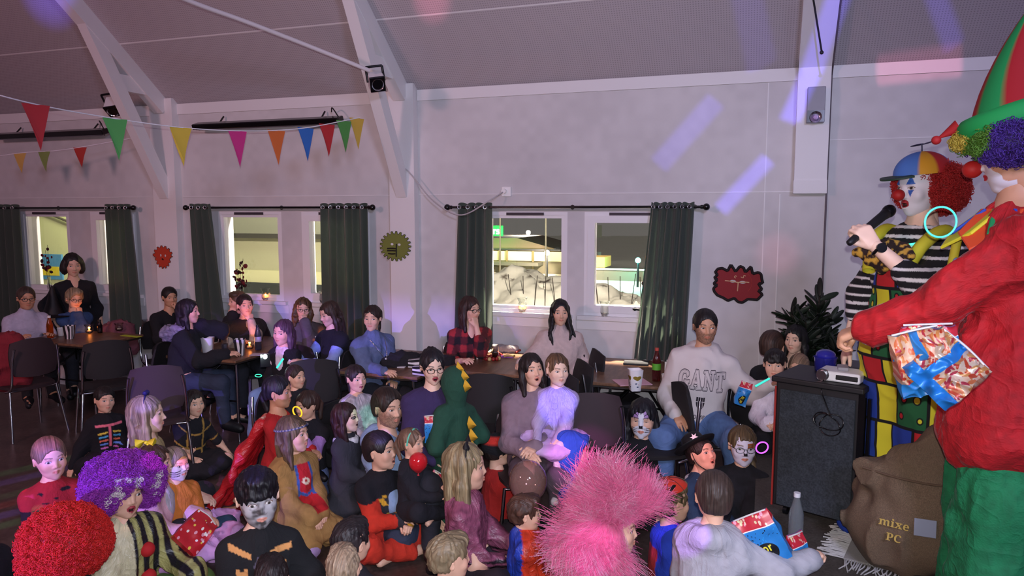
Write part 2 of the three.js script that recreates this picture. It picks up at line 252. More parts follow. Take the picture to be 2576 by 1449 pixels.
function geo(m, color, uvScale = 1) { // color: function (x, y, z) -> [r, g, b] linear
  const g = new THREE.BufferGeometry(), N = m.pos.length / 3; g.setAttribute('position', new THREE.BufferAttribute(m.pos, 3)); g.setIndex(m.idx); g.computeVertexNormals();
  const uv = new Float32Array(N * 2), cl = new Float32Array(N * 3);
  for (let i = 0; i < N; i++) { const x = m.pos[3 * i], y = m.pos[3 * i + 1], z = m.pos[3 * i + 2]; const rad = Math.hypot(x, z); uv[2 * i] = Math.abs(Math.atan2(x, z)) * 0.2 * uvScale; uv[2 * i + 1] = (y + 0.6 * rad) * uvScale; if (color) { const c = color(x, y, z); cl[3 * i] = c[0]; cl[3 * i + 1] = c[1]; cl[3 * i + 2] = c[2]; } }
  g.setAttribute('uv', new THREE.BufferAttribute(uv, 2)); if (color) g.setAttribute('color', new THREE.BufferAttribute(cl, 3)); return g;
}
const C = (hex) => { const c = new THREE.Color(hex); return [c.r, c.g, c.b]; };
const mixc = (a, b, t) => [lerp(a[0], b[0], t), lerp(a[1], b[1], t), lerp(a[2], b[2], t)];
const joinMeshes = (list) => { let nv = 0, ni = 0; for (const m of list) { nv += m.pos.length; ni += m.idx.length; } const pos = new Float32Array(nv), col = new Float32Array(nv), idx = new Array(ni); let a = 0, b = 0; for (const m of list) { pos.set(m.pos, a); col.set(m.col, a); const o = a / 3; for (let i = 0; i < m.idx.length; i++) idx[b++] = m.idx[i] + o; a += m.pos.length; } return { pos, col, idx }; };
const movedMesh = (m, mat, flip) => { const pos = new Float32Array(m.pos.length), v = V(0, 0, 0); for (let i = 0; i < pos.length; i += 3) { v.set(m.pos[i], m.pos[i + 1], m.pos[i + 2]).applyMatrix4(mat); pos[i] = v.x; pos[i + 1] = v.y; pos[i + 2] = v.z; } let idx = m.idx; if (flip) { idx = m.idx.slice(); for (let i = 0; i < idx.length; i += 3) { const t = idx[i + 1]; idx[i + 1] = idx[i + 2]; idx[i + 2] = t; } } return { pos, idx }; };

// ---- heads: chin at y = -0.5, crown at +0.5, face towards +z
const headCache = {};
function headMesh(type, cell) {
  const key = type + cell; if (headCache[key]) return headCache[key];
  const child = type[0] === 'c', male = type[0] === 'm', open = type[1] === 'o';
  const f = new Field([-0.42, -0.95, -0.55], [0.42, 0.52, 0.58], cell);
  f.ell(V(0, 0.12, -0.05), [child ? 0.35 : 0.335, 0.38, 0.42], 0);
  f.ell(V(0, -0.13, 0.07), [child ? 0.29 : male ? 0.285 : 0.265, 0.33, 0.31], 0.1);
  f.ell(V(0, -0.33, 0.14), [child ? 0.2 : male ? 0.22 : 0.18, 0.15, 0.2], 0.1);
  f.ell(V(0, -0.43, 0.25), [male ? 0.1 : 0.075, 0.065, 0.075], 0.07);
  for (const s of [-1, 1]) {
    f.ell(V(s * 0.165, -0.12, 0.25), [0.1, 0.1, 0.08], 0.09);
    f.ell(V(s * 0.135, 0.005, 0.41), [0.085, 0.055, 0.075], 0.05, null, true);
  }
  f.cap(V(-0.14, male ? 0.085 : 0.09, 0.335), V(0.14, male ? 0.085 : 0.09, 0.335), male ? 0.035 : 0.02, male ? 0.035 : 0.02, 0.06);
  const nz = child ? 0.4 : 0.425;
  f.cap(V(0, 0.04, 0.335), V(0, child ? -0.115 : -0.13, nz), 0.028, child ? 0.038 : 0.042, 0.05);
  for (const s of [-1, 1]) f.ell(V(s * 0.05, -0.145, nz - 0.045), [0.036, 0.03, 0.042], 0.03);
  // lips
  for (const s of [-1, 1]) { f.cap(V(s * 0.082, -0.262, 0.318), V(s * 0.012, -0.24, 0.376), 0.012, 0.021, 0.02); f.cap(V(s * 0.078, -0.27, 0.318), V(0, open ? -0.335 : -0.288, 0.366), 0.011, 0.025, 0.02); }
  if (open) f.ell(V(0, -0.285, 0.37), [0.05, 0.034, 0.09], 0.012, null, true); else f.cap(V(-0.075, -0.265, 0.362), V(0.075, -0.265, 0.362), 0.006, 0.006, 0.012, true);
  // ears
  for (const s of [-1, 1]) { const q = new THREE.Quaternion().setFromEuler(new THREE.Euler(0.15, s * 0.5, s * -0.12)); f.ell(V(s * 0.345, -0.03, -0.04), [0.03, 0.11, 0.065], 0.03, q); f.ell(V(s * 0.385, -0.02, -0.01), [0.022, 0.065, 0.035], 0.02, q, true); }
  f.cap(V(0, -0.22, -0.09), V(0, -0.85, -0.13), child ? 0.17 : male ? 0.215 : 0.175, child ? 0.18 : male ? 0.24 : 0.19, 0.09);
  const m = f.mesh(); m.front = (x, y) => { let b = 0.3, best = 9; for (let i = 0; i < m.pos.length; i += 3) if (m.pos[i + 2] > 0) { const e = Math.hypot(m.pos[i] - x, m.pos[i + 1] - y); if (e < best) { best = e; b = m.pos[i + 2]; } } return b; };
  m.eyeZ = m.front(0.135, 0.0); return headCache[key] = m;
}
const eyeT = (() => { const g = new THREE.SphereGeometry(1, 18, 12); g.rotateX(Math.PI / 2); return { pos: g.attributes.position.array, idx: [...g.index.array] }; })();
const handCache = {};
function handMesh(kind, cell = 0.034) { // wrist at the origin, fingers along +z, back of the hand +y, thumb towards +x
  const key = kind + cell; if (handCache[key]) return handCache[key];
  const f = new Field([-0.4, -0.55, -0.25], [0.6, 0.25, 1.1], cell), curl = { relax: [0.3, 0.45, 0.3], fist: [1.45, 1.55, 1.0], flat: [0.06, 0.1, 0.06], grip: [0.9, 1.0, 0.7], point: [0.1, 0.1, 0.1] }[kind];
  f.cap(V(0, 0, -0.2), V(0, 0, 0.06), 0.125, 0.125, 0.05);
  [[0.165, 0.5, 0.4, 0.056], [0.055, 0.52, 0.46, 0.058], [-0.055, 0.5, 0.42, 0.055], [-0.155, 0.46, 0.33, 0.048]].forEach(([x, z, L, r], i) => {
    f.cap(V(x * 0.6, 0, 0.06), V(x, 0, z - 0.03), 0.085, 0.075, 0.06);
    let p = V(x, 0, z), a = 0, sp_ = (x > 0 ? 1 : -1) * 0.06 * Math.abs(x) * 4; const seg = [0.45, 0.32, 0.23];
    for (let s = 0; s < 3; s++) { a += (kind === 'point' && i > 0 ? [1.4, 1.5, 1][s] : curl[s]) * (1 + i * 0.05); const e = p.clone().add(V(sp_ * L * seg[s], -Math.sin(a) * L * seg[s], Math.cos(a) * L * seg[s])); f.cap(p, e, r * (1 - s * 0.08), r * (0.94 - s * 0.08), 0.015); p = e; }
  });
  const th = kind === 'fist' || kind === 'grip' ? [V(0.12, -0.03, 0.1), V(0.27, -0.13, 0.3), V(0.2, -0.25, 0.45), V(0.06, -0.28, 0.5)] : [V(0.12, -0.03, 0.1), V(0.3, -0.08, 0.28), V(0.37, -0.12, 0.43), V(0.4, -0.15, 0.55)];
  f.cap(th[0], th[1], 0.1, 0.07, 0.05); f.cap(th[1], th[2], 0.066, 0.058, 0.02); f.cap(th[2], th[3], 0.058, 0.048, 0.02);
  return handCache[key] = f.mesh();
}
M.skin = new THREE.MeshPhysicalMaterial({ color: 0xffffff, vertexColors: true, roughness: 0.55, sheen: 0.15, sheenRoughness: 0.6 });
M.cloth = std(0xffffff, 0.92, { vertexColors: true, bumpMap: wrinkle, bumpScale: 0.006 });
M.satin = phy(0xffffff, 0.42, { vertexColors: true, sheen: 0.3, bumpMap: wrinkle, bumpScale: 0.012 });
M.velvet = phy(0xffffff, 0.8, { vertexColors: true, sheen: 1, sheenRoughness: 0.35, sheenColor: new THREE.Color(0x777777), bumpMap: wrinkle, bumpScale: 0.009 });
M.hair = phy(0xffffff, 0.55, { vertexColors: true, map: mirrored(streak(130, 255, 1)), bumpMap: mirrored(streak(0, 255, 1)), bumpScale: 0.0022 });
M.leather = std(0xffffff, 0.5, { vertexColors: true });
// ================= a person: one continuous body, hair and clothing as parts =================
const SKINS = { fair: C(0xe8b79a), pale: C(0xf0c8b0), tan: C(0xd09a78), brown: C(0xa9714f) };
function hairMesh(o, hc, cell) { // hair in head units
  const st = o.hair, L = o.hairLen ?? 0.9, wide = o.hairWide ?? 1;
  const f = new Field([-0.75, -1.75, -1.0], [0.75, 0.8, 0.65], cell), puff = o.puff ?? 0.03;
  if (st === 'none') return null;
  f.ell(V(0, 0.125, -0.06), [0.34 + puff, 0.385 + puff, 0.42 + puff], 0);
  f.ell(V(0, -0.08, -0.2), [0.27 + puff, 0.3, 0.24 + puff], 0.08);
  if (st === 'short' || st === 'crop') f.ell(V(0, -0.55, -0.2), [0.6, 0.32, 0.6], 0.05, null, true);
  // the open face
  f.ell(V(0, (st === 'crop' ? -0.13 : -0.14), 0.38), [0.275, o.hairline ?? 0.4, 0.32], 0.03, null, true);
  if (st === 'short' || st === 'crop' || st === 'pony' || st === 'bun') for (const s of [-1, 1]) f.ell(V(s * 0.38, -0.12, 0.03), [0.13, 0.21, 0.13], 0.03, null, true);
  if (st === 'pony' || st === 'bun') f.ell(V(0, -0.42, -0.1), [0.5, 0.24, 0.4], 0.05, null, true);
  if (o.fringe) { f.ell(V(0.02, 0.27, 0.27), [0.27, 0.15, 0.15], 0.05); f.ell(V(0.0, 0.17, 0.34), [0.24, 0.09, 0.09], 0.04); }
  if (st === 'short') f.ell(V(0.05, 0.36, 0.16), [0.28, 0.16, 0.26], 0.08);
  if (st === 'bob') for (const s of [-1, 1]) f.ell(V(s * 0.33, -0.12, -0.05), [0.12 * wide, 0.34, 0.27], 0.1);
  if (st === 'long' || st === 'curly') {
    const w = st === 'curly' ? 1.35 : 1;
    for (const s of [-1, 1]) {
      const fw = o.hairFront ?? 0.08;
      f.cap(V(s * 0.3, 0.12, -0.02), V(s * 0.34 * wide, -0.35, 0.0), 0.1 * w, 0.12 * w, 0.08);
      f.cap(V(s * 0.34 * wide, -0.35, 0.0), V(s * 0.36 * wide, -0.4 - L * 0.55, fw), 0.12 * w, 0.075 * w, 0.06);
      f.cap(V(s * 0.33 * wide, -0.3, -0.12), V(s * 0.3 * wide, -0.4 - L * 0.62, -0.08), 0.13 * w, 0.07 * w, 0.06);
    }
    for (const x of [-0.15, 0.05, 0.2]) f.cap(V(x, -0.05, -0.33), V(x * 1.2, -0.4 - L * 0.7, -0.33 - (o.hairBack ?? 0)), 0.16 * w, 0.09 * w, 0.08);
  }
  if (st === 'pony') { const p = o.tail ?? [V(0, 0.2, -0.45), V(0, -0.1, -0.6), V(0.02, -0.6, -0.5)]; for (let i = 0; i < p.length - 1; i++) f.cap(p[i], p[i + 1], 0.1 - i * 0.01, 0.1 - i * 0.03, 0.05); }
  if (st === 'bun') f.ell(o.bunAt ?? V(0, 0.35, -0.38), [0.17, 0.16, 0.15], 0.03);
  for (const l of o.locks ?? []) for (let i = 0; i < l.length - 1; i++) f.cap(l[i], l[i + 1], 0.07, 0.05 - (i === l.length - 2 ? 0.03 : 0), 0.04);
  const amp = st === 'curly' ? 0.045 : st === 'crop' ? 0.01 : 0.026, sx = st === 'curly' ? 9 : 22, sy = st === 'curly' ? 7 : 4;
  const off = o.seed * 13.7; f.warp((x, y, z) => { const a = Math.atan2(x, z + 0.05), tw = st === 'crop' || st === 'short' ? 9 : sy; return amp * (noise3(a * sx * 0.35 + off, y * tw, Math.hypot(x, z) * 6) + 0.7 * noise3(a * sx * 0.9, y * tw * 1.5 + off, z * 4)); });
  const m = f.mesh();
  m.colf = (x, y, z) => { const a = Math.atan2(x, z + 0.05), t = 0.5 + 0.5 * noise3(a * 26 + off, y * 3, z * 3), s = 0.5 + 0.5 * noise3(a * 7, y * 2 + off, 3); return mixc(hc, o.hair2 ? C(o.hair2) : hc.map((v) => v * 1.9 + 0.012), clamp(0.55 * t + 0.35 * s - 0.15, 0, 1)); };
  return m;
}
function skeleton(o, S) { // joints in metres, the thing's base at the origin, facing +z
  const ch = o.age === 'c', hh = (ch ? 0.172 : 0.142) * (o.headScale ?? 1) * S, J = { hh, S };
  const seat = o.seat ?? 0.45, pose = o.pose;
  const hipY = pose === 'chair' ? seat + 0.055 * S : pose === 'stand' ? (ch ? 0.485 : 0.51) * S : pose === 'kneel' ? 0.135 * S : pose === 'kneelup' ? 0.27 * S : 0.055 * S;
  const rot = new THREE.Quaternion().setFromEuler(new THREE.Euler(R(o.lean ?? 0), R(o.twist ?? 0), R(-(o.side ?? 0)))); J.rot = rot;
  const sp3 = (x, y, z) => V(x, y, z).multiplyScalar(S).applyQuaternion(rot);
  J.hip = V(0, hipY, o.hipZ ?? 0); const neckH = ch ? 0.278 : 0.298, shW = (o.sh ?? (ch ? 0.08 : o.male ? 0.1 : 0.088));
  J.mid = J.hip.clone().add(sp3(0, 0.11, 0)); J.chest = J.hip.clone().add(sp3(0, 0.205, 0)); J.neck = J.hip.clone().add(sp3(0, neckH, -0.005));
  J.sh = [1, -1].map((s) => J.hip.clone().add(sp3(s * shW, neckH - 0.038 - (o.shrug ? -0.015 : 0), 0))); // 0 = left (+x), 1 = right
  const up = V(0, 1, 0).applyQuaternion(rot).lerp(V(0, 1, 0), 0.45).normalize();
  J.head = J.neck.clone().addScaledVector(up, (ch ? 0.04 : 0.045) * S + hh * 0.5).add(V(0, 0, 0.012 * S).applyQuaternion(rot)).add(V((o.hx ?? 0) * S, 0, (o.hz ?? 0) * S));
  return J;
}
const allPeople = [];
function person(o) {
  o.seed = allPeople.length + 1;
  const ch = o.age === 'c', k = (ch ? 0.172 : 0.142) * (o.headScale ?? 1), floor = o.floor ?? 0, r = ray(o.px, o.py);
  let S = o.S ?? 1.5, d; const gap = (s) => skeleton(o, s).head.y + floor - EYE.y - r.y * (o.d ?? F * k * s / o.h);
  if (o.S) d = (skeleton(o, S).head.y + floor - EYE.y) / r.y; else { let a = 0.7, b = 2.3; for (let i = 0; i < 40; i++) { S = (a + b) / 2; gap(S) > 0 ? b = S : a = S; } d = o.d ?? F * k * S / o.h; }
  if (globalThis.LISTP) console.log(o.label.slice(0, 46).padEnd(48), 'S', S.toFixed(2), 'd', d.toFixed(2), 'hh', (k * S).toFixed(3), 'px', (F * k * S / d).toFixed(0));
  const P = EYE.clone().addScaledVector(r, d), base = towardsCamera(P), face = base + R(o.face ?? 0);
  const J = skeleton(o, S), hh = J.hh, off = J.head.clone().setY(0).applyAxisAngle(V(0, 1, 0), face);
  const root = thing('person', o.label, 'person', V(P.x - off.x, floor, P.z - off.z), face); o.root = root; o.J = J; o.S_ = S; o.depth = d; allPeople.push(o);
  const px = d / F, near = px < 0.0024; // size of a pixel at the person
  // legs
  const hs = ch ? 0.045 : 0.052, hipJ = [1, -1].map((s) => J.hip.clone().add(V(s * hs * S, 0, 0))), kneeJ = [], ankJ = [], toeJ = [];
  for (let i = 0; i < 2; i++) {
    const s = i ? -1 : 1, w = o.spread ?? 1; let kn, an, toe;
    if (o.pose === 'chair') { const lift = i === 0 ? (o.liftL ?? 0) : (o.liftR ?? 0); kn = V(s * 0.075 * w * S, J.hip.y - 0.01 * S, 0.235 * S).add(V(0, lift, 0)); an = V(s * 0.075 * w * S, Math.max(0.06, kn.y - 0.24 * S), kn.z + (o.shin ?? 0.02) * S); if (kn.y - 0.24 * S < 0.05) an.y = 0.06; toe = an.clone().add(V(s * 0.02 * S, -0.035 * S, 0.1 * S)); }
    else if (o.pose === 'stand') { const st = i ? (o.stepR ?? 0) : (o.stepL ?? 0); kn = V(s * 0.055 * w * S, 0.27 * S, 0.015 * S + st * 0.5); an = V(s * 0.06 * w * S, 0.045 * S, st); toe = an.clone().add(V(s * 0.025 * S, -0.022 * S, 0.11 * S)); }
    else if (o.pose === 'kneel') { kn = V(s * 0.085 * S, 0.05 * S, 0.2 * S); an = V(s * 0.07 * S, 0.035 * S, -0.06 * S); toe = an.clone().add(V(0, -0.008 * S, -0.1 * S)); }
    else if (o.pose === 'kneelup') { kn = V(s * 0.07 * S, 0.045 * S, 0.03 * S); an = V(s * 0.07 * S, 0.035 * S, -0.2 * S); toe = an.clone().add(V(0, -0.006 * S, -0.09 * S)); }
    else { kn = V(s * 0.19 * S, (o.knee ?? 0.075) * S, 0.15 * S); an = V(s * -0.03 * S, 0.04 * S, (i ? 0.2 : 0.16) * S); toe = an.clone().add(V(s * -0.1 * S, -0.008 * S, 0.02 * S)); }
    if (o.legs) { const q = o.legs[i]; if (q) { kn = V(...q[0]).multiplyScalar(S); an = V(...q[1]).multiplyScalar(S); toe = V(...q[2]).multiplyScalar(S); } }
    kneeJ.push(kn); ankJ.push(an); toeJ.push(toe);
  }
  // arms
  const ua = (ch ? 0.155 : 0.17) * S, fa = (ch ? 0.13 : 0.142) * S, elbow = [], wrist = [], handL = (ch ? 0.1 : 0.106) * S, handDir = [];
  const toLocal = (w) => w.clone().sub(root.position).applyAxisAngle(V(0, 1, 0), -face);
  const preset = { lap: [0.035, 0.075, 0.17], table: [0.09, 0.16, 0.27], side: [0.15, -0.02, 0.03], knee: [0.09, 0.09, 0.23], hip: [0.13, 0.045, 0.02], floor: [0.24, -0.03, 0.04], fwd: [0.08, 0.17, 0.3], up: [0.12, 0.3, 0.2], cross: [-0.05, 0.14, 0.14], back: [0.1, 0.05, -0.08] };
  for (let i = 0; i < 2; i++) {
    const s = i ? -1 : 1; let a = (i ? o.aR : o.aL) ?? 'lap', tgt;
    if (a instanceof THREE.Vector3) tgt = toLocal(a); else if (a === 'chin') tgt = J.head.clone().add(V(s * hh * 0.16, -hh * 0.72, hh * 0.36)); else if (a === 'mouth') tgt = J.head.clone().add(V(s * hh * 0.12, -hh * 0.62, hh * 0.55)); else if (a === 'cheek') tgt = J.head.clone().add(V(s * hh * 0.42, -hh * 0.62, hh * 0.18));
    else { const q = typeof a === 'string' ? preset[a] : a; tgt = J.hip.clone().add(V(s * q[0] * S, q[1] * S, q[2] * S)); }
    const A = J.sh[i], D = tgt.clone().sub(A); let l = D.length(); const mx = (ua + fa) * 0.985; if (l > mx) { D.multiplyScalar(mx / l); l = mx; tgt = A.clone().add(D); } const mn = Math.abs(ua - fa) + 0.02; if (l < mn) { D.multiplyScalar(mn / l); l = mn; tgt = A.clone().add(D); }
    const cosA = clamp((ua * ua + l * l - fa * fa) / (2 * ua * l), -1, 1), pole = V(s * (o.elbowOut ?? 0.5), -1, -0.35), dn = D.clone().normalize(); pole.addScaledVector(dn, -pole.dot(dn)).normalize();
    elbow.push(A.clone().addScaledVector(dn, ua * cosA).addScaledVector(pole, ua * Math.sqrt(1 - cosA * cosA))); wrist.push(tgt);
    handDir.push(tgt.clone().sub(elbow[i]).normalize());
  }
  Object.assign(J, { hipJ, kneeJ, ankJ, toeJ, elbow, wrist });
  const wd = o.w ?? 1, q = J.rot, lo = [9, 9, 9], hi = [-9, -9, -9];
  for (const p of [J.hip, J.neck, ...J.sh, ...kneeJ, ...ankJ, ...toeJ, ...elbow, ...wrist]) ['x', 'y', 'z'].forEach((a, i) => { lo[i] = Math.min(lo[i], p[a] - 0.15 * S); hi[i] = Math.max(hi[i], p[a] + 0.15 * S); }); lo[1] = Math.max(lo[1], -0.12); { const hd = J.head; ['x', 'y', 'z'].forEach((a, i) => { lo[i] = Math.min(lo[i], hd[a] - hh * 0.7); hi[i] = Math.max(hi[i], hd[a] + hh * 0.75); }); }
  const torso = (f, e, kk = 0.05 * S, part_ = 3) => {
    if (part_ & 1) f.ell(J.hip.clone().add(V(0, 0.01 * S, 0)), [0.088 * S * wd + e, 0.07 * S + e, 0.07 * S * wd + e], 0, q);
    if (part_ & 2) { f.ell(J.mid, [0.078 * S * wd + e, 0.1 * S + e, 0.06 * S * wd + e], kk, q); f.ell(J.chest.clone().add(V(0, 0, 0.004 * S).applyQuaternion(q)), [0.083 * S * wd + e, 0.092 * S + e, 0.06 * S * wd + e], kk, q);
      if (o.bust) for (const s of [-1, 1]) f.ell(J.chest.clone().add(V(s * 0.042 * S, -0.012 * S, 0.05 * S).applyQuaternion(q)), [0.04 * S + e * 0.5, 0.042 * S + e * 0.5, 0.034 * S + e * 0.5], 0.03 * S, q);
      for (let i = 0; i < 2; i++) f.cap(J.neck.clone().lerp(J.chest, 0.2), J.sh[i], 0.037 * S + e * 0.7, 0.03 * S + e * 0.8, 0.035 * S); }
  };
  const arms = (f, e, a = 2, kk = 0.025 * S, only) => { for (let i = 0; i < 2; i++) { if (only !== undefined && only !== i) continue; const t1 = Math.min(1, a), E1 = J.sh[i].clone().lerp(elbow[i], t1); f.cap(J.sh[i], E1, 0.029 * S + e * 0.85, lerp(0.029, 0.024, t1) * S + e, kk); if (a > 1) f.cap(elbow[i], elbow[i].clone().lerp(wrist[i], a - 1), 0.0235 * S + e, lerp(0.0235, 0.016, a - 1) * S + e * 1.15, kk); } };
  const legs = (f, e, a = 2, kk = 0.03 * S, flare = 1) => { for (let i = 0; i < 2; i++) { const t1 = Math.min(1, a); f.cap(hipJ[i], hipJ[i].clone().lerp(kneeJ[i], t1), 0.056 * S * Math.sqrt(wd) + e, lerp(0.056, 0.038, t1) * S + e, kk); if (a > 1) { f.cap(kneeJ[i], kneeJ[i].clone().lerp(ankJ[i], a - 1), 0.037 * S + e, lerp(0.037, 0.024, a - 1) * S * flare + e * flare, kk); } } };
  // ---- body
  const skin = SKINS[o.skin ?? 'fair'], bc = near ? 0.0125 : 0.017, f = new Field(lo, hi, bc);
  torso(f, 0); arms(f, 0); legs(f, 0); for (let i = 0; i < 2; i++) f.cap(ankJ[i], toeJ[i], 0.024 * S, 0.018 * S, 0.02 * S);
  f.cap(J.neck.clone().add(V(0, -0.03 * S, 0)), J.neck.clone().lerp(J.head, 0.45), 0.036 * S, 0.03 * S, 0.03 * S);
  const bm = f.mesh(); const skinF = (x, y, z) => { const t = 1 + 0.05 * noise3(x * 40, y * 40, z * 40); return [skin[0] * t, skin[1] * t, skin[2] * t]; };
  const fill = (m, fn) => { m.col = new Float32Array(m.pos.length); for (let i = 0; i < m.pos.length; i += 3) { const c = fn(m.pos[i], m.pos[i + 1], m.pos[i + 2]); m.col[i] = c[0]; m.col[i + 1] = c[1]; m.col[i + 2] = c[2]; } return m; };
  fill(bm, o.bodyCol ?? skinF);
  // head
  const lk = o.look ?? [o.face ?? 0, 0, 0], hq = new THREE.Quaternion().setFromEuler(new THREE.Euler(R(-(lk[1] ?? 0)), R(lk[0]) + base - face, R(-(lk[2] ?? 0)), 'YXZ'));
  const hm = new THREE.Matrix4().compose(J.head, hq, V(hh * (o.headW ?? 1), hh, hh)); J.hm = hm; J.hq = hq;
  const type = (ch ? 'c' : o.male ? 'm' : 'f') + (o.open ? 'o' : 'x'), cellH = clamp(px * 1.7 / hh, 0.0145, 0.032), T = headMesh(type, o.fineFace ? 0.011 : cellH < 0.02 ? 0.0155 : cellH < 0.026 ? 0.022 : 0.03), hc = C(o.hairCol ?? 0x3a281c), lips = o.lips ? C(o.lips) : [skin[0] * 0.82, skin[1] * 0.55, skin[2] * 0.55], brow = o.brow ? C(o.brow) : hc.map((v, i) => lerp(v * 0.8, skin[i] * 0.5, 0.25));
  const headCol = (x, y, z) => {
    let c = skinF(x * 0.2, y * 0.2, z * 0.2); const ax = Math.abs(x);
    if (z > 0.15) { const bl = Math.exp(-(((ax - 0.19) / 0.09) ** 2 + ((y + 0.12) / 0.08) ** 2)) * 0.3; c = [c[0], c[1] * (1 - bl * 0.35), c[2] * (1 - bl * 0.3)]; }
    if (o.beard && y < -0.1 + 0.16 * sstep(0.12, 0.28, ax) && y > -0.56 && z > -0.05 && !(ax < 0.08 && y > -0.19)) { const t = clamp(0.55 + 0.3 * noise3(x * 60, y * 60, z * 60), 0, 0.8) * sstep(0.1, 0.02, Math.max(0, y + 0.2 - 0.2 * sstep(0.1, 0.3, ax))); c = mixc(c, C(o.beard), t); }
    if (o.paint) { const p = o.paint(x, y, z, ax); if (p) c = p; }
    if (z > 0.2) { const my = (y + 0.262) / (o.open ? 0.075 : 0.042), mxx = ax / 0.09; if (my * my + mxx * mxx < 1) c = o.open && ax < 0.048 && Math.abs(y + 0.285) < 0.03 && z < 0.372 ? [0.06, 0.015, 0.015] : lips; const by = y - (0.098 + 0.018 * Math.sin(clamp((ax - 0.05) / 0.15, 0, 1) * 2.6)); if (!o.noBrow && ax > 0.055 && ax < 0.205 && Math.abs(by) < 0.017) c = mixc(c, brow, 0.85); }
    return c;
  };
  const meshes = [bm, fill(movedMesh(T, hm), () => skin)], hMesh = meshes[1]; for (let i = 0; i < T.pos.length; i += 3) { const c = headCol(T.pos[i], T.pos[i + 1], T.pos[i + 2]); hMesh.col[i] = c[0]; hMesh.col[i + 1] = c[1]; hMesh.col[i + 2] = c[2]; }
  if (!o.noEyes) for (const s of [-1, 1]) {
    const ew = ch ? 0.07 : 0.066, eh = o.shut ? 0.008 : (ch ? 0.036 : 0.029), gz = (o.gaze ?? 0) * 0.35, iris = C(o.eye ?? 0x3b2a1e);
    const em = new THREE.Matrix4().multiplyMatrices(hm, new THREE.Matrix4().compose(V(s * 0.135, 0.004, T.eyeZ - 0.012), new THREE.Quaternion().setFromEuler(new THREE.Euler(0.05, s * 0.28, 0)), V(ew, eh, 0.03)));
    const e = movedMesh(eyeT, em); e.col = new Float32Array(e.pos.length); for (let i = 0; i < e.pos.length; i += 3) { const dx = (eyeT.pos[i] - gz) * ew, dy = eyeT.pos[i + 1] * eh, rr_ = Math.hypot(dx, dy), c = rr_ < 0.013 ? [0.01, 0.01, 0.012] : rr_ < 0.03 ? iris : [0.72, 0.68, 0.66]; e.col[i] = c[0]; e.col[i + 1] = c[1]; e.col[i + 2] = c[2]; } meshes.push(e);
    // upper lid with lashes
    const lg = new THREE.TorusGeometry(1, 0.13, 5, 12, Math.PI), lm = new THREE.Matrix4().multiplyMatrices(hm, new THREE.Matrix4().compose(V(s * 0.135, 0.004, T.eyeZ + 0.002), new THREE.Quaternion().setFromEuler(new THREE.Euler(0.05, s * 0.28, 0)), V(ew, Math.max(eh, 0.012), 0.06)));
    const l = movedMesh({ pos: lg.attributes.position.array, idx: [...lg.index.array] }, lm), lc = o.lash ? C(o.lash) : [skin[0] * 0.25, skin[1] * 0.2, skin[2] * 0.2]; meshes.push(fill(l, () => lc));
  }
  // hands
  for (let i = 0; i < 2; i++) {
    if ((i ? o.hR : o.hL) === 'none') continue; const kind = (i ? o.hR : o.hL) ?? 'relax', s = i ? -1 : 1, dirIn = i ? o.dirR : o.dirL; let z = dirIn ? V(dirIn[0] * s, dirIn[1], dirIn[2]).normalize() : handDir[i].clone();
    const dIn = i ? o.dorR : o.dorL; let y = dIn ? V(dIn[0] * s, dIn[1], dIn[2]) : V(s * 0.25, 1, 0.25); y.addScaledVector(z, -y.dot(z)); if (y.lengthSq() < 0.01) y = V(s, 0, 0).addScaledVector(z, -z.x * s); y.normalize();
    const x = y.clone().cross(z); // thumb side: towards the body's middle with the palm down
    const mir = x.x * s > 0 ? -1 : 1; const m = new THREE.Matrix4().makeBasis(x.clone().multiplyScalar(mir), y, z).scale(V(handL * 0.95, handL * 0.95, handL * 0.95)).setPosition(wrist[i]);
    const T2 = handMesh(kind, near ? 0.034 : 0.05); meshes.push(fill(movedMesh(T2, m, mir < 0), (i ? o.gloveR : o.glove) ? () => C(o.glove) : skinF)); (o.handM ??= [])[i] = m;
  }
  { const m = joinMeshes(meshes), g = new THREE.BufferGeometry(); g.setAttribute('position', new THREE.BufferAttribute(m.pos, 3)); g.setAttribute('color', new THREE.BufferAttribute(m.col, 3)); g.setIndex(m.idx); g.computeVertexNormals(); part('body', g, M.skin, root); }
  // hair
  const hcell = clamp(px * 3 / hh, 0.026, 0.045), hMsh = hairMesh(o, hc, hcell);
  if (hMsh) { const g = geo(hMsh, hMsh.colf); { const p = g.attributes.position, u = g.attributes.uv; for (let i = 0; i < p.count; i++) { const x = p.getX(i), y = p.getY(i), z = p.getZ(i) + 0.05, t = o.hair === 'short' || o.hair === 'crop'; u.setXY(i, t ? (x * 1.1 + z * 0.25) * 0.9 + o.seed * 0.13 : (Math.abs(Math.atan2(x, -z)) * 0.36 + (y > 0.2 ? (y - 0.2) * 0.2 : 0)) * 0.8 + o.seed * 0.17, t ? z * 0.35 + y * 0.5 : y * 0.4); } } g.applyMatrix4(hm); part('hair', g, M.hair, root); }
  // clothing
  const cc = near ? (o.fine ?? 0.0105) : 0.0145; const TT = (x, y, z) => { const v = V(x, y, z).sub(J.hip).applyQuaternion(q.clone().invert()).multiplyScalar(1 / S); return [v.x, v.y, v.z]; }; o.TT = TT;
  if ((o.pose === 'chair' || o.pose === 'stand') && !(o.wear ?? []).some((w) => w.t === 'shoes')) o.wear.push({ t: 'shoes', n: 'shoes', c: 0x151418, m: 'leather', cell: 0.012 });
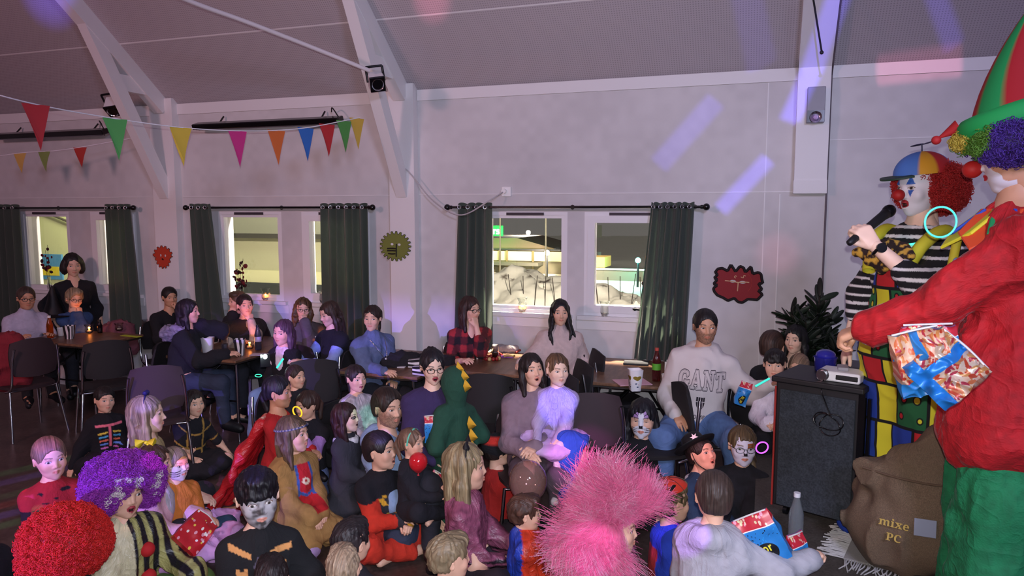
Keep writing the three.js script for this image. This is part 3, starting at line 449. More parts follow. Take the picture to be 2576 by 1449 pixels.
  for (const c of (o.wear ?? []).flatMap((w) => (w.t === 'shoes' ? [0, 1].map((i) => ({ ...w, n: 'shoe', foot: i })) : [w]))) {
    const g = new Field(lo, hi, c.cell ?? cc), e = (c.e ?? 0.012), base_ = C(c.c ?? 0x222222);
    if (c.t === 'top') { torso(g, e, 0.05 * S, c.crop ? 2 : 3); arms(g, (c.ea ?? e) + 0.002, c.sl ?? 2, 0.03 * S);
      if (c.collar) g.cap(J.neck.clone().add(V(0, -0.02 * S, 0.004 * S)), J.neck.clone().add(V(0, 0.018 * S, 0.008 * S)), 0.052 * S, 0.044 * S, 0.012 * S); 
      if (c.hood) { g.ell(J.neck.clone().add(V(0, -0.005 * S, -0.045 * S)), [0.085 * S, 0.05 * S, 0.055 * S], 0.03 * S); g.cap(J.neck.clone().add(V(-0.06 * S, 0.005 * S, 0.0)), J.neck.clone().add(V(0, -0.045 * S, 0.068 * S)), 0.025 * S, 0.02 * S, 0.02 * S); g.cap(J.neck.clone().add(V(0.06 * S, 0.005 * S, 0.0)), J.neck.clone().add(V(0, -0.045 * S, 0.068 * S)), 0.025 * S, 0.02 * S, 0.02 * S); }
      if (c.long) { const w = c.long; if (o.pose === 'stand') g.cap(J.hip, J.hip.clone().add(V(0, -w * S, 0)), 0.085 * S * wd + e, (c.flare ?? 0.1) * S * wd + e, 0.04 * S), hipJ.forEach((h) => g.cap(h.clone().add(V(0, 0.02 * S, 0)), h.clone().add(V(0, -w * S, 0)), 0.066 * S + e, 0.074 * S + e, 0.05 * S)); else { for (let i = 0; i < 2; i++) g.cap(hipJ[i], hipJ[i].clone().lerp(kneeJ[i], w), 0.062 * S + e, 0.055 * S + e, 0.05 * S); g.ell(J.hip.clone().lerp(kneeJ[0].clone().lerp(kneeJ[1], 0.5), 0.4 * w + 0.1), [0.12 * S * w + 0.06 * S, 0.055 * S, 0.1 * S * w + 0.05 * S], 0.05 * S); } }
      if (c.vneck) g.cap(J.neck.clone().add(V(0, 0.02 * S, 0.03 * S)), J.chest.clone().add(V(0, 0.035 * S, 0.085 * S).applyQuaternion(q)), 0.03 * S, 0.008 * S, 0.01, true);
    }
    if (c.t === 'vest') { torso(g, e + 0.006, 0.05 * S, 3); for (let i = 0; i < 2; i++) g.cap(J.sh[i], J.sh[i].clone().lerp(elbow[i], 0.16), 0.036 * S + e, 0.036 * S + e, 0.02 * S); if (c.vneck) g.cap(J.neck.clone().add(V(0, 0.02 * S, 0.03 * S)), J.mid.clone().add(V(0, 0.02 * S, 0.1 * S).applyQuaternion(q)), 0.04 * S, 0.01 * S, 0.01, true); }
    if (c.t === 'pants') { torso(g, e - 0.003, 0.03 * S, 1); legs(g, e, c.len ?? 1.96, 0.035 * S, c.flare ?? 1); }
    if (c.t === 'skirt') { const L = c.L ?? 0.2; if (o.pose === 'stand') g.cap(J.hip.clone().add(V(0, 0.03 * S, 0)), J.hip.clone().add(V(0, -L * S, 0)), 0.08 * S, (c.r ?? 0.16) * S, 0.03); else { g.ell(J.hip.clone().add(V(0, 0.01, 0.08 * S)), [(c.r ?? 0.2) * S, 0.075 * S, (c.rz ?? 0.2) * S], 0.04); torso(g, e, 0.03 * S, 1); } }
    if (c.t === 'shoes') for (const i of [c.foot]) g.cap(ankJ[i].clone().add(V(0, -0.008 * S, 0)), toeJ[i], 0.031 * S, 0.026 * S, 0.02);
    if (c.t === 'sleeve') { arms(g, e + 0.004, c.sl ?? 2, 0.02 * S, c.only); }
    if (c.t === 'collar') { g.cap(J.neck.clone().add(V(-0.01, -0.012 * S, 0.0)), J.neck.clone().add(V(0.01, -0.008 * S, 0.01 * S)), (c.r ?? 0.06) * S, (c.r ?? 0.06) * S, 0.02); g.each([-9, J.neck.y + 0.012 * S, -9], [9, 9, 9], 0, (x, y, z, od) => Math.max(od, y - J.neck.y - 0.012 * S)); }
    if (c.t === 'custom') c.build(g, J, S, e, q);
    const am = c.fold ?? 0.011, sd = o.seed * 7.3; g.warp((x, y, z) => { const q1 = noise3(x * 5 + sd, y * 4, z * 5), r1 = 1 - Math.abs(noise3(x * 15 + q1 * 1.6, y * 7 + sd + q1, z * 15)), r3 = 1 - Math.abs(noise3(x * 34 + sd, y * 21 + q1 * 2, z * 34)); return -am * (0.75 * noise3(x * 13 + q1 * 1.3, y * 4.5 + sd, z * 13) + 0.6 * noise3(x * 7 - y * 7 + sd, y * 9 + x * 5 + q1, z * 8 + y * 4) + 0.5 * r1 ** 4 + 0.12 * r3 ** 2 - 0.35); });
    const m = g.mesh(), v = c.vary ?? 0.12; const colf = (x, y, z) => { const a = c.col ? c.col(...TT(x, y, z), x, y, z, J, S) ?? base_ : base_, t = 1 + v * noise3(x * 60 + sd, y * 60, z * 60); return [a[0] * t, a[1] * t, a[2] * t]; };
    const gg = geo(m, colf); if (c.uv) { const p = gg.attributes.position, u = gg.attributes.uv; for (let i = 0; i < p.count; i++) { const w = c.uv(...TT(p.getX(i), p.getY(i), p.getZ(i))); u.setXY(i, w[0], w[1]); } }
    c.mesh = part(c.n, gg, c.map ? new THREE.MeshStandardMaterial({ color: 0xffffff, roughness: c.rough ?? 0.9, map: c.map }) : M[c.m ?? 'cloth'], root, c.label);
  }
  if (o.glasses) addGlasses(o, hm, T);
  return o;
}
function addGlasses(o, hm, T) {
  const z = T.eyeZ + 0.075, g = [], round = o.glasses === 'round' ? 1 : 0.72, w = 0.105;
  for (const s of [-1, 1]) { const t = new THREE.TorusGeometry(w, 0.011, 6, 20); t.scale(1, round, 1); g.push(put(t, s * 0.14, -0.008, z, 0, s * 0.12, 0)); g.push(bar(V(s * 0.24, 0.02, z - 0.02), V(s * 0.375, 0.01, -0.02), 0.01, 5)); }
  g.push(bar(V(-0.04, 0.015, z), V(0.04, 0.015, z), 0.01, 5)); const gg = merge(g); gg.applyMatrix4(hm);
  const p = part('glasses', gg, o.glassesMat ?? M.blackGloss, o.root);
  for (const s of [-1, 1]) { const l = new THREE.CylinderGeometry(w, w, 0.006, 18); l.rotateX(Math.PI / 2); l.scale(1, round, 1); put(l, s * 0.14, -0.008, z, 0, s * 0.12, 0); l.applyMatrix4(hm); part('lens', l, M.glass, p); }
}
// ================= the people =================
const black = 0x17161a, top = (n, c, x = {}) => ({ t: 'top', n, c, ...x }), pants = (c, x = {}) => ({ t: 'pants', n: 'trousers', c, ...x }), shoes = (c, x = {}) => ({ t: 'shoes', n: 'shoes', c, m: 'leather', ...x });
const headPart = (o, name, g, m, label) => { const q = Array.isArray(g) ? merge(g) : g; q.applyMatrix4(o.J.hm); return part(name, q, m, o.root, label); };
const vc = (g, c) => { const n = g.attributes.position.count, a = new Float32Array(n * 3); for (let i = 0; i < n; i++) a.set(typeof c === 'function' ? c(g.attributes.position.getX(i), g.attributes.position.getY(i), g.attributes.position.getZ(i)) : c, 3 * i); g.setAttribute('color', new THREE.BufferAttribute(a, 3)); return g; };
const curlG = (() => { const p = []; for (let i = 0; i <= 22; i++) { const a = i / 22 * Math.PI * 4.4, r = 0.75 + 0.25 * Math.sin(i * 0.7); p.push(V(Math.cos(a) * r, i / 22 * 2.6 - 1.3, Math.sin(a) * r)); } return tube(p, 0.15, 30, 4); })();
const curlM = std(0xffffff, 0.6);
function wig(o, balls, n, size, colorOf, label) { // a curly wig: solid cap and many curls (head units)
  const f = new Field([-1.2, -1.2, -1.2], [1.2, 1.2, 1.2], 0.05); for (const b of balls) f.ell(b[0], b[1].map((v) => v * 0.9), 0.06); f.ell(V(0, -0.16, 0.62), [0.27, 0.4, 0.6], 0.04, null, true);
  const m = f.mesh(), g = geo(m, (x, y, z) => colorOf(x, y, z)); g.applyMatrix4(o.J.hm); const w = part('wig', g, M.hair, o.root, label);
  const im = new THREE.InstancedMesh(curlG, curlM, n), t = V(0, 0, 0), qq = new THREE.Quaternion(), mm = new THREE.Matrix4(); let k = 0, guard = 0;
  while (k < n && guard++ < n * 20) {
    const b = balls[Math.floor(rnd() * balls.length)], u = rr(-1, 1), a = rr(0, 6.283), s = Math.sqrt(1 - u * u), q = rr(0.82, 1.03);
    t.set(b[0].x + b[1][0] * s * Math.cos(a) * q, b[0].y + b[1][1] * u * q, b[0].z + b[1][2] * s * Math.sin(a) * q);
    if ((t.x / 0.27) ** 2 + ((t.y + 0.16) / 0.4) ** 2 < 1 && t.z > 0.1) continue;
    let inside = false; for (const e of balls) if (e !== b && ((t.x - e[0].x) / e[1][0]) ** 2 + ((t.y - e[0].y) / e[1][1]) ** 2 + ((t.z - e[0].z) / e[1][2]) ** 2 < 0.75) inside = true; if (inside) continue;
    const c = colorOf(t.x, t.y, t.z), v = rr(0.75, 1.2); im.setColorAt(k, rgb(c[0] * v, c[1] * v, c[2] * v));
    const p = t.clone().applyMatrix4(o.J.hm), sc = size * o.J.hh * rr(0.7, 1.25); qq.setFromEuler(new THREE.Euler(rr(0, 6), rr(0, 6), rr(0, 6))); mm.compose(p, qq, V(sc, sc, sc)); im.setMatrixAt(k++, mm);
  }
  im.count = k; im.name = 'curls'; im.userData.kind = 'stuff'; im.castShadow = im.receiveShadow = true; o.root.add(im);
}
// --- back tables
person({ label: 'man in pale lavender polo shirt and glasses leaning on the far left table', px: 66, py: 750, d: 7.25, headScale: 1.08, age: 'a', male: 1, pose: 'chair', lean: 14, face: 15, look: [12, -4, 0], aL: 'table', aR: [0.1, 0.16, 0.26], hair: 'crop', hairCol: 0x4a3a30, glasses: 1, w: 1.15, skin: 'tan', wear: [top('polo_shirt', 0xb9b6cc, { sl: 0.75, collar: 1 }), pants(0x23242c)] });
person({ label: 'woman with dark bob and black blouse standing at the window', px: 183, py: 666, d: 7.75, headScale: 1.1, age: 'a', pose: 'stand', face: 12, look: [10, -10, 0], aL: [0.15, -0.03, 0.03], aR: 'hip', hair: 'bob', hairWide: 1.4, hairCol: 0x1c1512, bust: 1, w: 1.05, wear: [top('blouse', 0x16161c, { sl: 1.35, vneck: 1, long: 0.06 }), pants(0x16161a)] });
person({ label: 'older woman with short blonde hair, glasses and blue cardigan, hands under chin', px: 187, py: 752, d: 7.6, headScale: 1.12, age: 'a', pose: 'chair', lean: 12, face: 12, look: [18, -6, 4], aL: 'chin', aR: 'chin', hL: 'fist', hR: 'fist', hair: 'short', puff: 0.06, hairCol: 0xb89870, hair2: 0xe2cfae, glasses: 1, wear: [top('cardigan', 0x35507e), pants(0x23242c)] });
person({ label: 'man with short dark hair in black top, hand at mouth, by far wall', px: 427, py: 747, h: 49, age: 'a', male: 1, pose: 'chair', lean: 8, face: 25, look: [20, -5, 0], aL: 'mouth', aR: 'table', hL: 'fist', hair: 'crop', hairCol: 0x1d1512, skin: 'tan', wear: [top('sweater', 0x141419), pants(0x1b1b22)] });
person({ label: 'woman with dark hair and fur-trimmed black parka, face turned right', px: 474, py: 783, h: 60, age: 'a', pose: 'chair', lean: 6, face: 70, look: [72, 0, 0], aL: 'cheek', aR: 'table', hL: 'fist', hair: 'long', hairLen: 0.6, hairCol: 0x17131a, wear: [top('parka', 0x191921, { e: 0.03, fold: 0.02 }), pants(0x30394e)] });
person({ label: 'person in black sleeves with white stripe, half hidden behind the woman in vest', px: 597, py: 758, h: 50, age: 'a', pose: 'chair', lean: 6, face: -40, look: [-70, 0, 0], aL: 'mouth', aR: [0.1, 0.22, 0.18], hL: 'fist', hair: 'short', hairCol: 0x6f5038, wear: [top('jacket', 0x1c1a1f, { e: 0.02, col: (u, v) => (v > 0.12 && v < 0.14 ? C(0xcfc5b8) : null) }), pants(0x23242c)] });
person({ label: 'woman in dark brown vest over cream sweater resting chin on fist', px: 617, py: 768, h: 54, age: 'a', pose: 'chair', lean: 14, face: 12, look: [14, 3, -3], aL: 'chin', aR: [0.08, 0.16, 0.2], hL: 'fist', hair: 'pony', hairCol: 0x2a1a14, bust: 1, wear: [top('sweater', 0xbdaa9b, { fold: 0.015 }), { t: 'vest', n: 'vest', c: 0x2b2220, e: 0.02 }, pants(0x23242c)] });
person({ label: 'woman with long curly light brown hair and glasses, hand over mouth', px: 762, py: 776, h: 52, age: 'a', pose: 'chair', lean: 12, face: -4, look: [4, -6, 3], aL: 'mouth', aR: 'table', hL: 'fist', hair: 'curly', hairLen: 0.8, hairCol: 0x5a3a24, hair2: 0xa07a50, glasses: 1, wear: [top('cardigan', 0x5a5058, { e: 0.02 }), pants(0x23242c)] });
const suitGirl = person({ label: 'girl with long hair in black suit jacket and white shirt, wearing blue jeans', px: 712, py: 836, h: 62, age: 'c', pose: 'chair', face: -28, look: [-38, -3, 3], gaze: 1, aL: [0.03, 0.1, 0.2], aR: 'lap', hair: 'long', hairLen: 1.1, hairFront: 0.06, hairCol: 0x4f3548, hair2: 0x8a6a80, wear: [top('shirt', 0xe4d6e0, { sl: 0.3, cell: 0.011 }), { t: 'vest', n: 'jacket', c: 0x17151b, e: 0.012, vneck: 1 }, { t: 'sleeve', n: 'jacket_sleeves', c: 0x17151b, e: 0.012 }, pants(0x7b93c8, { e: 0.02, flare: 1.7 }), shoes(0x15151a)] });  // purple light on her hair is put into the hair colours
person({ label: 'girl with very long straight brown hair and black vest over light blue shirt', px: 829, py: 789, h: 60, age: 'a', pose: 'chair', lean: 8, face: -60, look: [-62, -14, 0], aL: 'table', aR: 'table', hair: 'long', hairLen: 1.6, hairFront: 0.05, hairCol: 0x2e1d18, hair2: 0x6b4a3a, wear: [top('shirt', 0x8f9fd6), { t: 'vest', n: 'vest', c: 0x141318, e: 0.016 }, pants(0x23242c)] });
const blueSw = person({ label: 'woman in blue-grey sweater with pendant necklace and ponytail at middle table', px: 937, py: 801, h: 62, age: 'a', pose: 'chair', face: 30, look: [-18, 0, 0], gaze: 1, aL: 'lap', aR: 'table', hair: 'pony', tail: [V(0, 0.05, -0.42), V(0.08, -0.3, -0.5), V(0.14, -0.75, -0.36)], hairCol: 0x2f1e17, bust: 1, w: 1.15, wear: [top('sweater', 0x5f6d94, { e: 0.022, fold: 0.017, collar: 1 }), pants(0x23242c)] });
person({ label: 'woman in red and black plaid shirt with long brown hair, hand on chin', px: 1183, py: 778, h: 63, age: 'a', pose: 'chair', lean: 8, face: 12, look: [42, -2, 0], aL: 'mouth', aR: 'table', hL: 'fist', hair: 'long', hairLen: 0.8, hairFront: 0.12, hairCol: 0x35201c, hair2: 0x6a4238, glasses: 1, bust: 1, wear: [top('flannel_shirt', 0x6d1c22, { sl: 1.45, vneck: 1, cell: 0.011, col: (u, v, w) => { const a = Math.floor((u + w * 0.4 + 1) * 26) % 2, b = Math.floor((v + 1) * 26) % 2; return a && b ? C(0xa02a2c) : a || b ? C(0x571a20) : C(0x1a1216); } }), pants(0x23242c)] });
person({ label: 'woman with long black hair and cream sweater seated below the snowy window', px: 1409, py: 786, h: 64, age: 'a', pose: 'chair', face: 10, look: [8, 0, 0], aL: [0.1, 0.09, 0.16], aR: [0.24, 0.16, 0.18], hair: 'long', hairLen: 1.0, hairFront: 0.15, locks: [[V(0.3, -0.2, 0.12), V(0.38, -0.75, 0.36), V(0.3, -1.3, 0.5)], [V(0.33, -0.2, 0.05), V(0.52, -0.8, 0.3), V(0.6, -1.15, 0.34)], [V(-0.3, -0.2, 0.12), V(-0.4, -0.8, 0.36), V(-0.34, -1.25, 0.5)], [V(-0.3, -0.3, 0.1), V(-0.5, -0.9, 0.34), V(-0.46, -1.4, 0.46)]], hairCol: 0x0e0b0e, hair2: 0x241c24, w: 1.15, bust: 1, wear: [top('sweater', 0xcfb9b4, { e: 0.03, fold: 0.016, sl: 1.9, collar: 1 }), pants(0x23242c)] });
const gantTex = canvasTex(1024, 1024, (g, w, h) => {
  g.fillStyle = '#d6cbc6'; g.fillRect(0, 0, w, h); g.textAlign = 'center'; g.lineJoin = 'round'; g.font = 'bold 200px serif'; const word = 'GANT', xs = [262, 430, 606, 772];
  [...word].forEach((c, i) => { const y = 420 + [18, 0, 0, 18][i]; g.save(); g.translate(xs[i], y); g.scale(1, 1.25); g.lineWidth = 26; g.strokeStyle = '#3a3038'; g.strokeText(c, 0, 0); g.lineWidth = 14; g.strokeStyle = '#d9cfca'; g.strokeText(c, 0, 0); g.lineWidth = 4; g.strokeStyle = '#3a3038'; g.strokeText(c, 0, 0); g.fillStyle = '#d0c4c0'; g.fillText(c, 0, 0); g.restore(); });
  g.fillStyle = '#2a2228'; g.beginPath(); g.moveTo(455, 500); g.lineTo(575, 500); g.lineTo(575, 560); g.quadraticCurveTo(570, 610, 515, 630); g.quadraticCurveTo(460, 610, 455, 560); g.fill(); g.fillStyle = '#cfc4c0'; g.fillRect(510, 500, 8, 130); g.fillRect(455, 545, 120, 8); g.fillRect(480, 500, 6, 110); g.fillRect(545, 500, 6, 110);
  g.fillStyle = '#2a2228'; g.font = 'bold 52px sans-serif'; g.fillText('SION SEVEN', 540, 715);
});
gantTex.wrapS = gantTex.wrapT = THREE.ClampToEdgeWrapping;
const gant = person({ label: 'man in pale hooded sweatshirt with large outlined lettering, seated by right table', px: 1774, py: 821, h: 84, age: 'a', male: 1, pose: 'chair', face: 4, look: [12, -2, 0], gaze: 0.8, side: 4, aL: [0.3, 0.19, 0.06], aR: [0.09, 0.06, 0.14], hL: 'relax', hair: 'crop', hairCol: 0x1a1310, beard: 0x2a1a14, w: 1.2, skin: 'tan', legs: [null, null], spread: 1.9, wear: [{ ...top('hooded_sweatshirt', 0xd6cbc6, { e: 0.024, fold: 0.017, hood: 1, map: gantTex, uv: (u, v) => [u / 0.3 + 0.5, (v + 0.1) / 0.44] }) }, pants(0x5d77a6, { e: 0.018, fold: 0.015 }), shoes(0x1a1a20)] });
person({ label: 'woman with black fringe and dark top in front of the potted plant', px: 2001, py: 853, h: 70, age: 'a', pose: 'chair', face: -8, look: [-24, -2, 0], aL: 'lap', aR: 'lap', hair: 'long', hairLen: 0.6, hairCol: 0x0c090b, skin: 'pale', bust: 1, wear: [top('top', 0x161217, { vneck: 1 }), pants(0x17161a)] });
person({ label: 'child with brown hair mostly hidden behind the boy in white shirt', px: 1943, py: 872, d: 5.15, age: 'c', pose: 'chair', seat: 0.42, face: 150, look: [160, 0, 0], hair: 'crop', hairCol: 0x4a3226, wear: [top('shirt', 0x1b1a20), pants(black)] });
person({ label: 'boy in shiny white pirate shirt and brown waistcoat beside the black cabinet', px: 1949, py: 916, h: 74, age: 'c', pose: 'chair', seat: 0.42, face: 6, look: [-4, 0, 0], open: 0, aL: [0.02, 0.11, 0.2], aR: [0.05, 0.1, 0.19], hair: 'short', fringe: 1, hairCol: 0x1b1210, wear: [top('satin_shirt', 0xe8dff0, { m: 'satin', e: 0.022, fold: 0.02, collar: 1 }), { t: 'custom', n: 'waistcoat', c: 0x4a2018, fold: 0.01, build: (g, J, S) => { g.ell(J.hip.clone().add(V(0, 0.03 * S, 0.02 * S)), [0.1 * S, 0.1 * S, 0.1 * S], 0.02); } }, pants(0x14121a), shoes(black)] });
person({ label: 'fair-haired child in glasses peeking over the black cabinet edge', px: 2008, py: 924, h: 66, age: 'c', pose: 'chair', seat: 0.45, face: -10, look: [-15, -10, 6], hair: 'crop', hairCol: 0xa88a70, glasses: 1, wear: [top('shirt', 0x2a2430), pants(black)] });
// --- seated on the floor, left
const bones = (u, v, w) => { if (w < 0) return null; const a = Math.abs(u); if (v > 0.235 && v < 0.25 && a < 0.085) return C(0xf0788c); if (a < 0.008 && v > 0.1 && v < 0.24) return C(0xf0788c); for (let i = 0; i < 5; i++) { const y = 0.2 - i * 0.026; if (a > 0.016 && a < 0.07 - i * 0.004 && Math.abs(v - y + a * 0.18) < 0.006) return C([0xf2d250, 0x58b8e8, 0xf07a5c, 0x6a9af0, 0xd070c0][i]); } return null; };
person({ label: 'girl in black top with rainbow-coloured rib bones, seated on the floor far left', px: 263, py: 1005, h: 64, age: 'c', pose: 'floor', face: 16, look: [20, 0, 4], aL: 'lap', aR: 'floor', hair: 'pony', hairCol: 0x1d1614, w: 1.15, wear: [top('skeleton_top', 0x14131a, { cell: 0.006, col: bones, vary: 0.05 }), pants(0x14131a)] });
const blondeW = person({ label: 'blonde woman with bow headband, seen in profile facing right', px: 370, py: 1043, h: 94, age: 'a', pose: 'floor', face: 75, look: [80, 2, 0], aL: 'lap', aR: 'lap', hair: 'long', hairLen: 0.7, hairCol: 0xa08a68, hair2: 0xd8c498, skin: 'pale', bust: 1, wear: [top('top', 0xa8986a, { sl: 1.2 }), pants(0x23242c)] });
person({ label: 'girl in black dress with gold braid leaning on one hand', px: 489, py: 1014, h: 64, age: 'c', pose: 'floor', side: 6, face: 15, look: [24, 0, 0], aL: [0.28, -0.05, 0.12], aR: 'lap', hL: 'flat', dirL: [0.4, -0.3, 0.9], hair: 'bob', hairCol: 0x2a1d18, skin: 'fair', wear: [top('gold_trimmed_dress', 0x15131a, { sl: 0.8, cell: 0.007, col: (u, v, w) => (w > 0 && (Math.abs(Math.abs(u) - 0.05) < 0.006 || Math.abs(v - 0.1 - u * u * 4) < 0.006 || Math.abs(v - 0.2 - u * u * 6) < 0.005) ? C(0xa8823c) : null) }), { t: 'skirt', n: 'skirt', c: 0x17151b, r: 0.24, rz: 0.26, fold: 0.03 }] });
person({ label: 'boy with combed brown hair looking right behind the red-caped girl', px: 744, py: 948, h: 58, age: 'c', pose: 'chair', seat: 0.4, face: 45, look: [45, 2, 0], hair: 'crop', hairCol: 0x3c2a24, wear: [top('shirt', 0x1b1a20), pants(black)] });
const capeGirl = person({ label: 'girl with dark ponytail in red superhero costume and cape', px: 700, py: 986, h: 80, age: 'c', pose: 'kneelup', face: 68, look: [68, 0, 0], aL: 'lap', aR: 'lap', hair: 'pony', tail: [V(0, 0.1, -0.42), V(0, -0.2, -0.5), V(0, -0.62, -0.38)], hairCol: 0x14121c, skin: 'tan', wear: [top('red_costume', 0xb01f22, { long: 0.7 }), pants(0xa01c20), { t: 'custom', n: 'cape', c: 0xc02026, m: 'satin', fold: 0.025, build: (g, J, S) => { for (const u of [-0.09, -0.045, 0, 0.045, 0.09]) g.cap(J.neck.clone().add(V(u * S * 0.9, -0.02 * S, -0.05 * S)), V(u * 2.0 * S, 0.03 * S, -0.34 * S), 0.022 * S, 0.035 * S, 0.05 * S); } }] });
const ringKid = person({ label: 'child holding a yellow glow ring up to the face, lilac sleeve', px: 772, py: 1020, d: 5.0, headScale: 0.9, age: 'c', pose: 'kneel', face: -30, look: [-55, -4, 0], aL: [0.05, 0.27, 0.17], aR: 'lap', hL: 'grip', hair: 'pony', hairCol: 0x4a3228, wear: [top('top', 0xb083c8, { }), { t: 'vest', n: 'pinafore', c: 0x1a1920 }, pants(0x6a78a8)] });
const suede = person({ label: 'girl with braided headband in tan fringed tunic with red beaded front', px: 738, py: 1092, h: 90, age: 'c', pose: 'kneel', face: 38, look: [62, 4, 0], aL: [0.02, 0.05, 0.17], aR: [0.05, 0.04, 0.18], hL: 'grip', hR: 'grip', hair: 'long', hairLen: 0.9, hairFront: 0.05, hairCol: 0x5c4834, hair2: 0xa88e68, wear: [top('suede_tunic', 0xa8804a, { long: 0.85, e: 0.02, fold: 0.018, cell: 0.008, col: (u, v, w) => { if (w > 0 && Math.abs(u) < 0.042 && v > 0.07 && v < 0.27) { const e = Math.abs(u) > 0.03 && v > 0.12 || Math.abs(v - 0.12 - 0.5 * Math.abs(u)) < 0.008; return e ? C(0x3a5a9a) : Math.hypot(u, v - 0.19) < 0.018 ? (Math.hypot(u, v - 0.19) < 0.008 ? C(0xb01c1c) : C(0xe8d8b0)) : C(0xb81c22); } return null; } }), { t: 'pants', n: 'leggings', c: 0xb79ad0, e: 0.006 }] });
{ const p = [], R1 = 0.4; for (let i = 0; i <= 24; i++) { const a = i / 24 * Math.PI * 2; p.push(V(Math.sin(a) * 0.375, 0.2 + 0.1 * Math.cos(a) * 0.5, Math.cos(a) * 0.47 - 0.05)); } const g = tube(p, 0.03, 60, 6, true); g.scale(1, 1, 1); headPart(suede, 'headband', vc(g, (x, y, z) => (Math.floor((Math.atan2(x, z) + 4) * 9) % 2 ? C(0x2c3e7a) : C(0xc8c4c0))), M.cloth, 'blue and white woven headband'); }
person({ label: 'girl in silver sequinned top with hair pulled up, on a chair', px: 896, py: 952, h: 66, age: 'c', pose: 'chair', seat: 0.34, face: 22, look: [30, 0, 0], lips: 0xa04858, hair: 'pony', hairCol: 0x2a1c18, w: 1.25, wear: [top('sequin_top', 0xb4aeb8, { m: 'satin', fold: 0.014, vary: 0.5 }), pants(0x23242c)] });
person({ label: 'girl with dark eye make-up and white collar in dark grey dress', px: 871, py: 1050, h: 74, age: 'c', pose: 'kneelup', face: 62, look: [66, 6, 0], hair: 'long', hairLen: 0.6, hairCol: 0x2c1713, hair2: 0x5a2f28, skin: 'pale', lips: 0x3a1418, paint: (x, y, z, a) => (z > 0.2 && ((a - 0.135) / 0.1) ** 2 + ((y - 0.01) / 0.06) ** 2 < 1 ? C(0x3a1c24) : null), aL: 'lap', aR: 'lap', wear: [top('grey_dress', 0x33333a, { long: 0.9 }), { t: 'collar', n: 'white_collar', c: 0xe4e0dc, r: 0.066 }] });
const blueMan = person({ label: 'bearded man in light blue sweatshirt sitting on the floor among children', px: 976, py: 1025, h: 97, age: 'a', male: 1, pose: 'floor', face: 62, look: [36, 0, 0], gaze: 0.6, aL: [0.16, 0.06, 0.16], aR: [0.12, 0.07, 0.22], hair: 'crop', puff: 0.04, hairCol: 0x32221a, beard: 0x4a3020, skin: 'fair', wear: [top('sweatshirt', 0x8aa2c4, { e: 0.02, fold: 0.018, hood: 1, sl: 1.7 }), pants(0x30394e)] });
person({ label: 'smiling woman with dark hair, round glasses and purple sweater', px: 1088, py: 922, h: 86, age: 'a', pose: 'chair', seat: 0.36, face: 14, look: [14, -6, 0], open: 1, lips: 0xa84850, aL: [0.05, 0.03, 0.27], aR: 'lap', hair: 'bun', bunAt: V(0, 0.4, -0.2), hairCol: 0x17111a, glasses: 1, w: 1.2, bust: 1, skin: 'pale', wear: [top('sweater', 0x3a2d58, { e: 0.02 }), pants(0x23242c)] });
const dino = person({ label: 'small child in green dinosaur suit with yellow spikes, seen from behind', px: 1143, py: 966, h: 82, age: 'c', pose: 'stand', face: -142, look: [-150, 0, 0], aL: [0.12, 0.1, 0.1], aR: [0.14, 0.16, 0.08], hair: 'none', w: 1.05, wear: [top('dinosaur_suit', 0x1f4a38, { e: 0.016, sl: 1.75, long: 0.1, fold: 0.012 }), pants(0x1f4a38, { e: 0.02 }), { t: 'custom', n: 'hood', c: 0x1f4a38, e: 0, fold: 0.008, build: (g, J, S) => { const hh = J.hh; g.ell(J.head.clone().add(V(0, 0.1 * hh, -0.03 * hh)), [0.41 * hh, 0.47 * hh, 0.47 * hh], 0); g.cap(J.head.clone().add(V(0, -0.2 * hh, -0.1 * hh)), J.neck.clone().add(V(0, -0.03 * S, 0)), 0.33 * hh, 0.3 * hh, 0.05); g.ell(J.head.clone().add(V(0, -0.1 * hh, 0.5 * hh)), [0.3 * hh, 0.42 * hh, 0.25 * hh], 0.02, null, true); } }, shoes(black)] });
{ const S = dino.S_, J = dino.J, spike = (p, s) => { const g = new THREE.ConeGeometry(s, s * 1.5, 4); g.scale(0.35, 1, 1); g.rotateX(-Math.PI / 2); return g.translate(p.x, p.y, p.z); }; const M_ = std(0xd8a82c, 0.8);
  for (let i = 0; i < 7; i++) part('spike', spike(V(0, J.neck.y - (0.06 + i * 0.062) * S, J.hip.z - (0.07 + 0.02 * Math.sin(i * 0.5)) * S * 1.25 - 0.062), 0.04 * S), M_, dino.root); for (let i = 0; i < 3; i++) { const a = 0.5 + i * 0.5; part('spike', spike(J.head.clone().add(V(0, Math.cos(a) * 0.6 * J.hh, -Math.sin(a) * 0.68 * J.hh)), 0.036 * S), M_, dino.root); } }
const orange = person({ label: 'boy in black and red racing costume with lightning print, mouth open', px: 957, py: 1133, h: 96, age: 'c', pose: 'floor', knee: 0.1, face: 34, look: [60, 6, 0], open: 1, aL: [0.0, 0.12, 0.2], aR: [0.03, 0.14, 0.19], hL: 'grip', hair: 'crop', hairCol: 0x2a1f22, wear: [top('racing_jacket', 0xc8321e, { e: 0.02, cell: 0.008, col: (u, v, w) => (v > 0.225 - Math.abs(u) * 0.25 ? C(0x15141c) : w > 0.02 && Math.abs(u) < 0.055 ? (Math.abs(u - (0.14 - v) * 0.5 - 0.012 * Math.sign(Math.sin(v * 90))) < 0.012 ? C(0xd8a02c) : C(0x2c2a30)) : v < 0.03 ? C(0x15141c) : null) }), pants(0xc8321e, { e: 0.022, fold: 0.02 })] });
